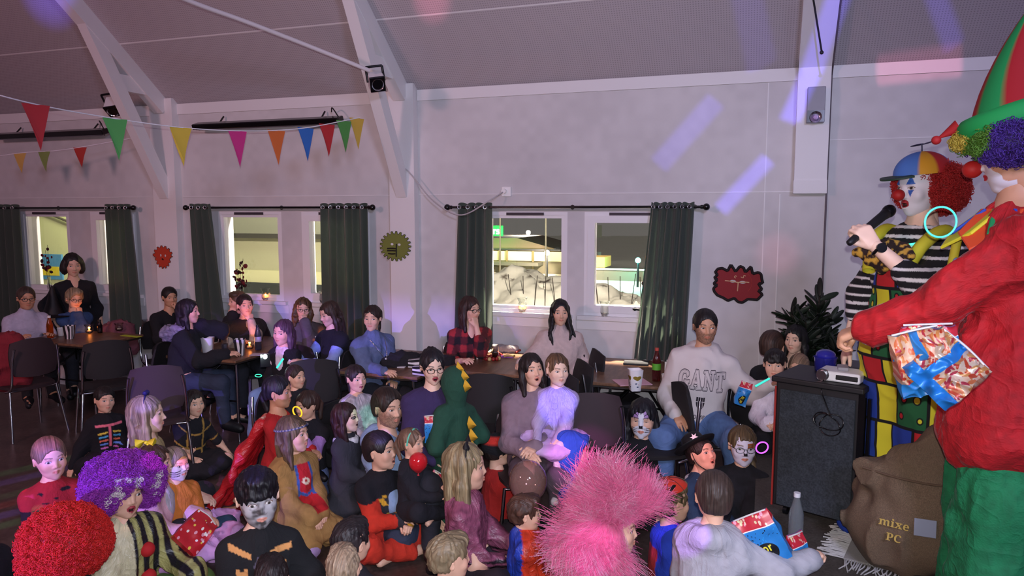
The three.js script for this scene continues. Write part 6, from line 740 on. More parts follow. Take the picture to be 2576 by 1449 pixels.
function glassCup(p, label, col, h = 0.12, straw) { const t = thing('drinking_glass', label, 'glass', p, 0, 'drinking glasses'); part('glass', lathe([[0.001, 0.002], [0.028, 0.002], [0.033, h], [0.031, h], [0.026, 0.008], [0.001, 0.008]], 20), M.glassThick, t); if (col) part('drink', [cy(0.027, 0.026, h * 0.4, 0, h * 0.22 + 0.008, 0)], phy(col, 0.1, { transmission: 0.4, thickness: 0.01 }), t); if (straw) part('straw', [bar(V(-0.01, 0.01, 0), V(0.035, h + 0.07, 0.01), 0.0035)], std(straw, 0.5), t); }
glassCup(tb(1146, 896), 'glass of blue drink with white straw', 0x2a6ae0, 0.12, 0xf0f0f0); glassCup(tb(492, 892), 'empty drinking glass left of the white popcorn box', 0, 0.11); glassCup(tb(566, 880), 'drinking glass behind the white popcorn box', 0x8a8aa0, 0.11); glassCup(tb(545, 898), 'small glass of blue drink beside white popcorn box', 0x3a7ac8, 0.07); glassCup(tb(366, 830), 'glass with red drink at far end of corner table', 0xb03a3a, 0.11); glassCup(tb(1246, 902), 'dark drink glass beside the striped box', 0x3a1a14, 0.11);
// plates, napkins, doilies and sweets
const flat = (name, px, py, w, d, c, label, turn = 0.3, cat = 'napkin', y = 0.004) => solo(name, [put(rb(w, y, d, y / 3, 0, 0, 0), ...tb(px, py).add(V(0, y / 2, 0)).toArray(), 0, turn, 0)], std(c, 0.8), label, cat);
flat('napkin', 108, 852, 0.2, 0.1, 0xcfc8cc, 'white napkin in front of the orange bottle'); flat('napkin', 1590, 962, 0.24, 0.2, 0xd8a8b4, 'pink lacy napkin under the heart box', 0.5); flat('napkin', 655, 892, 0.16, 0.1, 0xc8bcc4, 'white napkin before the bottle on second table'); flat('notepad', 330, 846, 0.24, 0.06, 0xb8c82c, 'yellow-green glowing paper strip on corner table', -0.1, 'paper'); flat('paper_plate', 1000, 920, 0.16, 0.16, 0xd8d4d8, 'white plate under the cup by lying boxes', 0.2, 'plate', 0.008); flat('phone', 1270, 898, 0.15, 0.07, 0x8a4aa0, 'phone with violet screen on plaid woman’s table', 0.2, 'phone', 0.009); flat('paper', 1410, 985, 0.16, 0.03, 0x4ac89a, 'mint green glow stick on the right table edge', 0.5, 'glow stick', 0.01); flat('tablet', 1600, 915, 0.2, 0.14, 0x2a2a2e, 'dark tray at far end of right table', 0.1, 'tray', 0.015);  // the paper strip is a plain matt yellow-green
for (let i = 0; i < 7; i++) { const p = tb(1170 + i * 22, 888 + (i % 3) * 6); const g = tube([V(-0.04, 0, 0), V(-0.01, 0.012, 0.012), V(0.03, 0.0, -0.01), V(0.05, 0.008, 0.01)], 0.01, 16, 6); solo('paper_streamer', [put(g, p.x, p.y + 0.011, p.z, 0, i * 1.3, 0)], std([0xb83a2c, 0xc8a868, 0x8a2a24, 0xd8c8b0][i % 4], 0.7), ['red paper curl', 'beige paper curl', 'dark red paper curl', 'cream paper curl'][i % 4] + [' nearest the straw glass', ' second from the straw glass', ' third from the straw glass', ' left of the striped box', ' behind the striped box', ' right of the striped box', ' farthest right of the striped box'][i], 'streamer', 'paper curls on the table'); }
{ const p = tb(1260, 892), f = new Field([-0.2, -0.1, -0.1], [0.2, 0.12, 0.1], 0.008); f.cap(V(-0.09, 0.035, 0), V(0.09, 0.035, 0), 0.036, 0.036, 0); f.warp((x, y, z) => 0.006 * noise3(x * 40, y * 40, z * 40)); const g = geo(f.mesh(), () => C(0x9a8e8c)); solo('rolled_towel', [put(g, p.x, p.y, p.z - 0.1, 0, 0.2, 0)], M.cloth, 'grey rolled cloth behind the dark drink glass', 'cloth'); }
{ const p = tb(1238, 905), t = thing('candle_wreath', 'red berry wreath around dark drink glass', 'wreath', V(p.x, p.y, p.z)); for (let i = 0; i < 12; i++) { const a = i / 12 * 6.283; part('berry', [sp(0.017, Math.cos(a) * 0.062, 0.017, Math.sin(a) * 0.062, 1, 1, 1, 10)], std(i % 3 ? 0x8a1c18 : 0xc8a868, 0.4), t); } }
// ================= plant, cabinet, sack, rug, bags, balloons =================
{ const b = onLevel(2040, 1010, 0.0), root = at(2040, 905, 5.3); const t = thing('potted_plant', 'tall dark-leaved potted plant behind the woman with black fringe', 'plant', V(root.x, 0, root.z)); part('pot', lathe([[0.001, 0.01], [0.13, 0.01], [0.17, 0.3], [0.175, 0.32], [0.15, 0.32], [0.14, 0.28], [0.001, 0.28]], 24), std(0x2c2a40, 0.5), t); part('soil', [cy(0.145, 0.145, 0.02, 0, 0.28, 0)], std(0x1c1410, 0.9), t); seedN = 99;
  const leaf = new THREE.SphereGeometry(1, 8, 6); leaf.scale(0.013, 0.045, 0.004); leaf.translate(0, 0.045, 0); const mats = [std(0x141f14, 0.5), std(0x1c2a1a, 0.5), std(0x0f1810, 0.55)]; let n = 0;
  for (let s = 0; s < 11; s++) { const a = s * 2.4, h = s === 0 ? 1.36 : rr(0.9, 1.24), sp_ = s === 0 ? 0.04 : rr(0.12, 0.26), c = new THREE.CatmullRomCurve3([V(0, 0.28, 0), V(Math.cos(a) * sp_ * 0.3, h * 0.6, Math.sin(a) * sp_ * 0.3), V(Math.cos(a) * sp_, h, Math.sin(a) * sp_)]); part('stem', [new THREE.TubeGeometry(c, 14, 0.006, 5)], std(0x2a2018, 0.8), t);
    for (let i = 0; i < 27 && n < 297; i++) { const u = 0.4 + 0.6 * (i / 26), p = c.getPoint(u), m = new THREE.Mesh(leaf, mats[n++ % 3]); m.name = 'leaf'; m.castShadow = m.receiveShadow = true; m.position.copy(p); m.rotation.set(rr(0.2, 1.3) * (i % 2 ? 1 : -1), a + i * 2.4, rr(-1.2, 1.2), 'YXZ'); m.scale.setScalar(rr(1.1, 1.8)); t.add(m); } const inner = []; for (let i = 0; i < 60; i++) { const p = c.getPoint(rr(0.45, 0.97)), g = leaf.clone(); g.scale(1.5, 1.5, 1.5); g.applyMatrix4(new THREE.Matrix4().makeRotationFromEuler(new THREE.Euler(rr(-1.4, 1.4), rr(0, 6), rr(-1.4, 1.4), 'YXZ'))); inner.push(g.translate(p.x, p.y, p.z)); } part('inner_foliage', inner, mats[s % 3], t).userData.kind = 'stuff'; } }
// black equipment cabinet with felt front
const cab = (() => {
  const A = onLevel(1945, 1292, STAGE), B = onLevel(2145, 1347, STAGE), w = A.distanceTo(B), turn = Math.atan2(-(B.z - A.z), B.x - A.x), mid = A.clone().add(B).multiplyScalar(0.5), h = 0.72, D = 0.34;
  const t = thing('equipment_cabinet', 'black equipment cabinet with grey felt front on the stage', 'cabinet', V(mid.x, STAGE, mid.z), turn); // local +z is the felt side
  const felt = std(0x3a4046, 0.95, { map: dataTex(128, (x, y) => { const v = 200 + 40 * tiled(x, y, 128, 64, 21) + 15 * tiled(x, y, 128, 14, 22); return [v, v, v]; }, true, 3) });
  part('body', [rb(w + 0.02, h - 0.07, D, 0.01, 0, 0.05 + (h - 0.07) / 2, -D / 2)], M.black, t); part('front_panel', [metricUV(rb(w - 0.03, h - 0.12, 0.012, 0.004, 0.0, 0.06 + (h - 0.12) / 2, 0.006))], felt, t); part('top', [rb(w + 0.05, 0.03, D + 0.04, 0.008, 0, h - 0.01, -D / 2 + 0.01)], M.black, t); part('red_light_strip', [bx(0.008, h - 0.1, 0.008, -w / 2 - 0.008, h / 2, 0.006)], std(0x9a2a22, 0.5), t, 'red edge strip');  // red light along the cabinet edge is put in as a coloured strip
  for (const x of [-w / 2 + 0.05, w / 2 - 0.05]) for (const z of [-0.04, -D + 0.05]) part('caster', [cy(0.024, 0.024, 0.02, x, 0.024, z, 0, 0, Math.PI / 2), bx(0.014, 0.05, 0.014, x, 0.045, z)], M.darkMetal, t);
  part('corner_rail', [bx(0.03, h - 0.08, 0.03, w / 2 + 0.012, h / 2 + 0.02, -0.01), bx(0.016, h * 0.62, 0.02, w / 2 + 0.038, h * 0.62, -0.03)], M.blackGloss, t); part('hinge', [cy(0.012, 0.012, 0.13, w / 2 + 0.035, 0.3, 0.0), bx(0.03, 0.12, 0.01, w / 2 + 0.03, 0.3, -0.015)], M.chrome, t);
  const pts = []; for (let i = 0; i <= 60; i++) { const a = i / 60 * 6.283 * 2.3 + 1.4, r = 0.055 + 0.018 * Math.sin(i * 0.35); pts.push(V(0.06 + Math.cos(a) * r + i * 0.0002, h - 0.19 + Math.sin(a) * r * 0.8, 0.018 + 0.004 * Math.sin(i))); } pts.unshift(V(0.02, h + 0.01, -0.02), V(0.025, h - 0.03, 0.02), V(0.05, h - 0.1, 0.018)); part('coiled_cable', [tube(pts, 0.003, 180, 5)], M.blackGloss, t);
  // the projector-like device on top, its casing plain white
  const d = thing('projector', 'white projector with dark vent on the black cabinet', 'projector', V(mid.x, STAGE + h + 0.005, mid.z).add(V(0.06, 0, -0.1).applyAxisAngle(V(0, 1, 0), turn)), turn + 0.05); part('casing', [rb(0.2, 0.05, 0.15, 0.012, 0.02, 0.026, 0)], std(0xf4f4f6, 0.4), d); part('vent', [rb(0.1, 0.024, 0.01, 0.004, 0.06, 0.026, 0.074)], M.black, d); part('lens', [cy(0.022, 0.022, 0.03, -0.05, 0.03, 0.08, Math.PI / 2), cy(0.03, 0.03, 0.012, -0.05, 0.03, 0.072, Math.PI / 2)], M.chrome, d); part('remote', [rb(0.05, 0.018, 0.09, 0.005, 0.02, 0.06, -0.01, 0, 0.3, 0)], std(0x9a98a0, 0.4), d);
  const bk = thing('folding_music_stand', 'black flat tray standing at the back of the cabinet top', 'tray', V(mid.x, STAGE + h + 0.005, mid.z).add(V(0.13, 0, -0.27).applyAxisAngle(V(0, 1, 0), turn)), turn); part('tray', [rb(0.16, 0.012, 0.1, 0.004, 0, 0.05, 0, 0.2)], std(0x3a3840, 0.4), bk); part('foot', [bx(0.1, 0.05, 0.05, 0, 0.025, 0)], M.black, bk);
  const bl = thing('drinking_glass', 'blue-lit crystal jar at the left of the cabinet top', 'jar', V(mid.x, STAGE + h + 0.005, mid.z).add(V(-0.05, 0, -0.25).applyAxisAngle(V(0, 1, 0), turn)), turn); part('jar', lathe([[0.001, 0.002], [0.05, 0.002], [0.056, 0.07], [0.06, 0.075], [0.056, 0.075], [0.05, 0.008], [0.001, 0.008]], 12), phy(0x5a5ae0, 0.05, { transmission: 0.8, thickness: 0.01 }), bl); part('jar_lid', [sp(0.05, 0, 0.085, 0, 1, 0.6, 1, 12)], phy(0x3a3ab8, 0.1, { transmission: 0.5, thickness: 0.01 }), bl);  // jar and lid are glass coloured blue
  return { mid, turn, h };
})();
// fringed rug and jute sack
{ const c = onLevel(2330, 1360, STAGE), t = thing('fringed_rug', 'pale fringed rug under the jute sack on the stage', 'rug', V(c.x, STAGE, c.z), -0.25); const w = 0.95, d = 0.75; part('rug_cloth', [metricUV(rb(w, 0.01, d, 0.004, 0.18, 0.005, 0.05))], std(0x9a948c, 0.95, { bumpMap: weave, bumpScale: 0.002 }), t); const fr = []; seedN = 5; for (let i = 0; i < 90; i++) { const z = -d / 2 + 0.05 + d * (i + 0.5) / 90, x0 = 0.18 - w / 2; fr.push(tube([V(x0 + 0.01, 0.006, z), V(x0 - 0.04, 0.008, z + rr(-0.01, 0.01)), V(x0 - rr(0.07, 0.12), 0.004, z + rr(-0.03, 0.03))], 0.0035, 6, 4)); } for (let i = 0; i < 90; i++) { const x = 0.18 - w / 2 + w * (i + 0.5) / 90, z0 = 0.05 + d / 2; fr.push(tube([V(x, 0.006, z0 - 0.01), V(x + rr(-0.01, 0.01), 0.008, z0 + 0.04), V(x + rr(-0.03, 0.03), 0.004, z0 + rr(0.07, 0.12))], 0.0035, 6, 4)); } const f = part('fringe', fr, std(0xb8b4ae, 0.9), t); f.userData.kind = 'stuff'; }
{ const c = onLevel(2292, 1425, STAGE), p = V(c.x, STAGE + 0.012, c.z), f = new Field([-0.4, -0.02, -0.35], [0.42, 0.72, 0.35], 0.011);
  f.ell(V(0, 0.17, 0), [0.27, 0.19, 0.22], 0); f.ell(V(0.02, 0.33, 0), [0.23, 0.15, 0.18], 0.08); f.cap(V(0.06, 0.4, 0), V(0.09, 0.58, 0.0), 0.12, 0.05, 0.06); f.cap(V(-0.16, 0.4, 0.06), V(-0.06, 0.47, 0.06), 0.05, 0.05, 0.05); f.cap(V(-0.2, 0.43, 0.03), V(0.22, 0.44, 0.02), 0.035, 0.03, 0.03); f.warp((x, y, z) => { const r = 1 - Math.abs(noise3(x * 8, y * 7, z * 8)); return 0.02 * noise3(x * 12, y * 10, z * 12) - 0.026 * r * r * r; }); f.each([-9, -9, -9], [9, 0, 9], 0, (x, y, z, d) => Math.max(d, -y));
  const jt = dataTex(128, (x, y) => { const v = 190 + 40 * Math.sin(x * Math.PI / 2) * Math.sin(y * Math.PI / 2) + 30 * tiled(x, y, 128, 50, 31); return [v, v * 0.97, v * 0.93]; }, true, 14);
  const t = thing('jute_sack', 'large jute sack stuffed with gifts, printed NIKKE DY, at the clown’s feet', 'sack', p, towardsCamera(p) + 0.05); t.userData.label = 'large brown jute sack stuffed full, standing at the feet of the clowns'; const g = geo(f.mesh(), (x, y, z) => { const n = noise3(x * 5, y * 5, z * 5); return mixc(C(0x7a6650), C(0x94806a), 0.5 + 0.5 * n); }, 1); part('burlap', g, std(0xffffff, 0.95, { vertexColors: true, map: jt }), t); part('drawstring', [tube([V(-0.21, 0.435, 0.1), V(-0.05, 0.43, 0.17), V(0.1, 0.425, 0.16), V(0.22, 0.44, 0.08)], 0.005, 30, 5)], std(0x5a4634, 0.9), t);
  const font = await new FontLoader().loadAsync('fonts/droid/droid_serif_bold.typeface.json'); const tx = new TextGeometry('mixe\n   PC', { font, size: 0.032, depth: 0.004, curveSegments: 3 }); tx.rotateZ(-0.1); tx.translate(-0.14, 0.25, 0.236); part('gold_lettering', tx, std(0xb89a4c, 0.7), t); part('pale_patch', [put(rb(0.08, 0.07, 0.006, 0.002, 0, 0, 0), 0.03, 0.26, 0.228, -0.15, 0.1, 0)], std(0x8f95a8, 0.8), t); }
// printed gift bags
const bagTex = canvasTex(512, 512, (g, w, h) => { g.fillStyle = '#2a80c8'; g.fillRect(0, 0, w, h); seedN = 17; g.fillStyle = '#c42c3c'; g.fillRect(0, 0, w, 130); for (let i = 0; i < 16; i++) { g.fillStyle = ['#e8c8b0', '#d8d0a0', '#e89ab0'][i % 3]; g.beginPath(); g.arc(rr(0, w), rr(10, 120), rr(8, 22), 0, 7); g.fill(); } g.fillStyle = '#f0ece8'; g.fillRect(0, 124, w, 10); for (let i = 0; i < 40; i++) { g.fillStyle = i % 2 ? '#10182a' : '#2a9ae0'; g.beginPath(); g.ellipse(rr(0, w), rr(140, 300), rr(4, 16), rr(3, 8), rr(0, 3), 0, 7); g.fill(); } g.fillStyle = '#14161c'; g.beginPath(); g.ellipse(256, 380, 130, 100, 0, 0, 7); g.fill(); g.fillStyle = '#e8dc3c'; g.font = 'bold 110px sans-serif'; g.textAlign = 'center'; g.fillText('Jor', 256, 370); g.fillText('er', 256, 460); });
const bagMat = std(0xffffff, 0.35, { map: bagTex });
function giftBag(p, w, h, th, turn, tilt, label, seed, mat = bagMat, cr = 1) { const t = thing('gift_bag', label, 'bag', p, turn, 'printed party bags'); const g = new THREE.BoxGeometry(w, h, th, cr > 1 ? 40 : 14, cr > 1 ? 40 : 16, 4), q = g.attributes.position, uv = g.attributes.uv; for (let i = 0; i < q.count; i++) { const x = q.getX(i), y = q.getY(i), z = q.getZ(i), v = y / h + 0.5, pin = 1 - 0.85 * sstep(0.72, 1, v); q.setZ(i, z * pin * (0.7 + 0.3 * Math.sin(Math.PI * clamp(v * 1.1, 0, 1))) + 0.012 * cr * noise3(x * 22 * Math.sqrt(cr) + seed, y * 22 * Math.sqrt(cr), z * 9) + (cr > 1 ? 0.022 * (1 - Math.abs(noise3(x * 16 + y * 9 + seed, y * 14 - x * 8, 2))) ** 3 : 0)); q.setX(i, x * (1 - 0.1 * v) + 0.008 * noise3(x * 20, y * 26 + seed, z * 20)); uv.setXY(i, x / w + 0.5, v); } g.computeVertexNormals(); g.rotateX(tilt[0]); g.rotateZ(tilt[1]); part('bag', g, mat, t); const tp = tube([V(-w * 0.4, h * 0.49, 0), V(0, h * 0.52, 0.01), V(w * 0.4, h * 0.49, 0)], 0.004, 14, 4); tp.rotateX(tilt[0]); tp.rotateZ(tilt[1]); part('twisted_top', tp, std(0xd8d4d0, 0.5), t); return t; }
const handAt = (o, i) => { o.root.updateMatrixWorld(true); return o.root.localToWorld(V(0, -0.1, 0.5).applyMatrix4(o.handM[i])); };
{ const p = handAt(greyBoy, 1); giftBag(at(1915, 1352, depthOf(p) - 0.02), 0.17, 0.21, 0.07, towardsCamera(p) + 0.1, [0.1, 0.5], 'blue and red printed party bag held by the boy in grey sweatshirt', 3); giftBag(at(2002, 1392, depthOf(p) + 0.16), 0.1, 0.18, 0.06, towardsCamera(p) + 0.9, [0, 0.1], 'blue printed party bag standing behind the grey sweatshirt sleeve', 7); }
giftBag(at(1086, 1078, dino.depth - 0.06), 0.09, 0.15, 0.05, towardsCamera(dino.root.position), [0, 0.05], 'blue printed party bag beside the dinosaur suit child', 11);
giftBag(at(1098, 1222, orange.depth - 0.1), 0.12, 0.16, 0.05, 0.3, [0.1, -0.5], 'blue printed party bag under the red balloon', 13);
{ const p = at(1870, 990, gant.depth - 0.45); giftBag(p, 0.075, 0.15, 0.04, towardsCamera(p) + 0.2, [0, -0.3], 'blue and brown printed party bag hanging before the sweatshirt man', 19); }
{ const p = at(492, 1338, 3.75); giftBag(p, 0.15, 0.2, 0.05, towardsCamera(p) - 0.2, [-0.9, -0.9], 'red printed party bag in the lap of the girl with yellow bow', 23, std(0xffffff, 0.4, { map: canvasTex(256, 256, (g) => { g.fillStyle = '#c0222c'; g.fillRect(0, 0, 256, 256); seedN = 3; for (let i = 0; i < 26; i++) { g.fillStyle = ['#f0e8e0', '#e8a0b0', '#e8c850'][i % 3]; g.beginPath(); g.arc(rr(0, 256), rr(0, 256), rr(5, 14), 0, 7); g.fill(); } }) })); }
// sweets bags in the hand of the front clown
{ const wrapTex = canvasTex(256, 256, (g) => { g.fillStyle = '#e8c8a8'; g.fillRect(0, 0, 256, 256); seedN = 8; for (let i = 0; i < 220; i++) { g.fillStyle = ['#c8482c', '#d89a58', '#e8cfae', '#b83a4a', '#d87a4a'][i % 5]; g.beginPath(); g.ellipse(rr(0, 256), rr(0, 256), rr(8, 30), rr(4, 9), rr(0, 3), 0, 7); g.fill(); } g.fillStyle = '#2a8ad8'; g.fillRect(96, 0, 46, 256); g.fillRect(0, 190, 256, 66); });
  const m = std(0xe8d8d4, 0.4, { map: wrapTex }), p = at(2318, 905, clown1.depth - 0.28), f = towardsCamera(p); giftBag(p, 0.16, 0.2, 0.08, f + 0.2, [0.2, 0.3], 'clear sweets bag with pink candy held by the front clown', 31, m, 2.2); giftBag(at(2372, 925, clown1.depth - 0.32), 0.2, 0.17, 0.08, f - 0.3, [-0.3, -0.7], 'crinkled blue and silver sweets bag held by the front clown', 37, std(0xd8e0ea, 0.35, { map: wrapTex, metalness: 0.2 }), 2.4); giftBag(at(2335, 860, clown1.depth - 0.2), 0.17, 0.12, 0.06, f + 0.1, [0.2, 0.1], 'blue sweets bag on top in the front clown’s hand', 41, bagMat, 1.8); }
// balloons
{ const p = at(1052, 1162, 4.05), t = thing('balloon', 'small round red balloon held before the girl with mint headband', 'balloon', p); part('skin', lathe(Array.from({ length: 22 }, (_, i) => { const a = i / 21 * Math.PI; return [Math.max(0.0005, Math.sin(a) * 0.052), -Math.cos(a) * 0.055 - (i < 4 ? (4 - i) * 0.003 : 0)]; }), 28), phy(0xd0242c, 0.12, { clearcoat: 1 }), t); part('knot', [put(new THREE.ConeGeometry(0.008, 0.014, 10), 0, -0.07, 0)], std(0xb01c24, 0.4), t); }
{ const p = at(1328, 1210, 3.85), t = thing('balloon', 'shiny clear round balloon above the orange costumed child', 'balloon', p); part('skin', [sp(0.1, 0, 0, 0, 1, 1.1, 1, 32)], phy(0xf4d4c8, 0.04, { transmission: 0.88, thickness: 0, clearcoat: 1 }), t); part('knot', [put(new THREE.ConeGeometry(0.01, 0.02, 10), 0, -0.118, 0)], std(0xc8a090, 0.3), t); part('ribbon', [tube([V(0, -0.12, 0), V(0.01, -0.2, 0.01), V(-0.02, -0.3, 0)], 0.003, 16, 4)], std(0xe04a2c, 0.4), t); }
// glow rings and bracelets
const glow = (c, k) => new THREE.MeshStandardMaterial({ color: c, emissive: c, emissiveIntensity: k, roughness: 0.4 });
function ring(p, r, c, label, rx, ry, k = 1) { const t = solo('glow_ring', [new THREE.TorusGeometry(r, r * 0.13, 8, 32)], glow(c, k), label, 'glow ring', 'glow stick rings'); t.position.copy(p); t.rotation.set(rx, ry, 0); }
ring(at(748, 1036, ringKid.depth - 0.18), 0.036, 0xf0b828, 'yellow glow ring held at the child’s face', 0.2, -0.1, 1.2); ring(at(1917, 1126, 4.1), 0.034, 0xc860e0, 'pink-violet glow ring on a wrist beside the cabinet', 0.2, 0.4, 1.0); ring(at(650, 945, 5.65), 0.024, 0x40d8b0, 'mint glow ring on the wrist of suit girl', 1.0, 0.3, 1);
solo('glow_stick', [bar(at(697, 925, 5.6), at(712, 903, 5.55), 0.008)], glow(0x3ad8a8, 1.4), 'mint green glow stick hanging on the suit girl’s jacket', 'glow stick'); solo('glow_stick', [bar(at(1900, 972, 4.6), at(1936, 952, 4.6), 0.007)], glow(0x40d8c0, 0.8), 'mint glow stick beside the pirate shirt boy', 'glow stick');
// accessories
{ const o = blondeW; headPart(o, 'bow_headband', [tube([V(-0.38, 0.05, -0.02), V(-0.26, 0.42, 0.0), V(0, 0.56, 0.02), V(0.26, 0.42, 0), V(0.38, 0.05, -0.02)], 0.02, 24, 5), put(sp(1, 0, 0, 0, 0.11, 0.06, 0.07), 0.12, 0.57, 0.02, 0, 0, 0.4), put(sp(1, 0, 0, 0, 0.11, 0.06, 0.07), -0.08, 0.6, 0.02, 0, 0, -0.4)], std(0x1c1a4a, 0.7)); }
{ const o = blueSw, a = J2(o, -0.045, 0.3, 0.05), b = J2(o, 0.02, 0.19, 0.115), c = J2(o, 0.05, 0.3, 0.05); part('necklace', [tube([a, J2(o, -0.02, 0.245, 0.1), b, J2(o, 0.035, 0.245, 0.1), c], 0.003, 30, 4), sp(0.014, b.x, b.y, b.z)], M.chrome, o.root); }
{ const o = allPeople.find((q) => /fur-trimmed/.test(q.label)), f = new Field([-0.4, 0.3, -0.5], [0.4, 1.6, 0.5], 0.014), N = o.J.neck, S = o.S_; f.cap(N.clone().add(V(0.1, 0.02, -0.02)), N.clone().add(V(0.02, -0.03, -0.15)), 0.045, 0.06, 0); f.cap(N.clone().add(V(-0.1, 0.02, -0.02)), N.clone().add(V(-0.02, -0.03, -0.15)), 0.045, 0.06, 0.04); f.cap(N.clone().add(V(0.1, 0.02, -0.02)), N.clone().add(V(0.12, -0.22, 0.0)), 0.05, 0.05, 0.04); f.warp((x, y, z) => 0.03 * noise3(x * 45, y * 45, z * 45)); part('fur_trim', geo(f.mesh(), (x, y, z) => mixc(C(0x5a566a), C(0xa09ab0), 0.5 + 0.5 * noise3(x * 60, y * 60, z * 60))), M.cloth, o.root, 'grey fur trim'); }
{ const o = allPeople.find((q) => /mint headband/.test(q.label)); headPart(o, 'headband', [tube([V(-0.37, 0.0, -0.02), V(-0.3, 0.32, 0.06), V(0, 0.5, 0.12), V(0.3, 0.32, 0.06), V(0.37, 0.0, -0.02)], 0.035, 24, 5), put(sp(1, 0, 0, 0, 0.12, 0.06, 0.05), 0.3, 0.36, 0.08, 0, 0, -0.7)], std(0x6ad0b0, 0.7)); }
{ const o = longBlond; headPart(o, 'cat_ears', [put(new THREE.ConeGeometry(0.09, 0.2, 8), 0.2, 0.55, 0.05, 0.1, 0, -0.3), put(new THREE.ConeGeometry(0.09, 0.2, 8), -0.2, 0.55, 0.05, 0.1, 0, 0.3), tube([V(-0.37, 0.1, 0.02), V(-0.26, 0.44, 0.05), V(0, 0.53, 0.06), V(0.26, 0.44, 0.05), V(0.37, 0.1, 0.02)], 0.018, 24, 5)], M.black); }
// coats and a witch hat left on chairs
function coat(p, size, c, label, seed) { const f = new Field([-size[0], 0, -size[2]], [size[0], size[1] * 1.3, size[2]], 0.015); f.ell(V(0, size[1] * 0.45, 0), [size[0] * 0.75, size[1] * 0.5, size[2] * 0.7], 0); f.cap(V(-size[0] * 0.5, size[1] * 0.7, 0), V(size[0] * 0.4, size[1] * 0.8, 0), 0.08, 0.07, 0.06); f.cap(V(size[0] * 0.5, size[1] * 0.7, 0.03), V(size[0] * 0.75, 0.06, 0.05), 0.055, 0.045, 0.05); f.warp((x, y, z) => { const r = 1 - Math.abs(noise3(x * 9 + seed, y * 8, z * 9)); return 0.02 * noise3(x * 14, y * 12 + seed, z * 14) - 0.03 * r * r * r; }); const t = thing('coat', label, 'coat', p, towardsCamera(p)); part('coat_cloth', geo(f.mesh(), () => C(c)), M.cloth, t); part('collar', [tube([V(-0.09, size[1] * 0.95, 0.02), V(0, size[1] * 0.9, 0.06), V(0.09, size[1] * 0.95, 0.02)], 0.022, 14, 6)], std(c, 0.9), t); }
coat(at(12, 960, 6.4).setY(0.42), [0.2, 0.52, 0.14], 0x8a2430, 'red jacket hung on a chair at the left edge', 2); coat(at(298, 850, 7.75).setY(0.46), [0.17, 0.36, 0.13], 0x7a4550, 'dusty pink coat hung over a chair at the corner table', 5); coat(at(1010, 905, 5.95).setY(0.44), [0.2, 0.4, 0.16], 0x1a181e, 'black coat heaped on a chair behind the lying striped boxes', 8); coat(at(1085, 905, 6.0).setY(0.44), [0.24, 0.36, 0.16], 0x16151c, 'dark coat heaped beside the plaid shirt woman', 11);
{ const p = at(135, 790, 7.6), t = thing('witch_hat', 'pointed black witch hat behind the man in polo shirt', 'hat', p); part('cone', lathe([[0.001, 0.3], [0.02, 0.27], [0.06, 0.12], [0.1, 0.01], [0.11, 0]], 24), M.black, t); part('brim', lathe([[0.1, 0.0], [0.2, -0.012], [0.21, -0.016], [0.1, -0.01]], 28), M.black, t); }
{ const p = at(667, 900, 5.45), t = thing('lit_phone', 'phone with bright white torch light beside the suit girl', 'phone', p, towardsCamera(p)); part('phone_case', [rb(0.07, 0.1, 0.009, 0.003, 0, -0.02, 0)], M.blackGloss, t); part('torch_light', [sp(0.016, 0, 0.01, 0.006, 1, 1.2, 0.5)], new THREE.MeshStandardMaterial({ color: 0xe8fffa, emissive: 0xe0fff8, emissiveIntensity: 6 }), t); const l = new THREE.PointLight(0xe0fff8, 0.1); l.position.copy(p).add(V(0, 0.01, 0.05)); l.castShadow = true; l.shadow.radius = 0.5; scene.add(l); }
// ================= outside the windows: night, snow, the lit neighbours =================
const snow = std(0xd8d6cc, 0.9), stone = std(0x4a443c, 0.95), plaster = std(0xc8c89a, 0.9), dimWall = std(0x8c8f7c, 0.9);
{ const g = new THREE.PlaneGeometry(90, 60, 140, 90); g.rotateX(-Math.PI / 2); const p = g.attributes.position; for (let i = 0; i < p.count; i++) p.setY(i, 0.12 * noise3(p.getX(i) * 0.8, 1, p.getZ(i) * 0.8) - 0.35 - 0.65 * sstep(20, 25, p.getZ(i))); g.computeVertexNormals(); g.translate(-15, 0, -30.4); const o = struct('ground_snow', g, snow); }
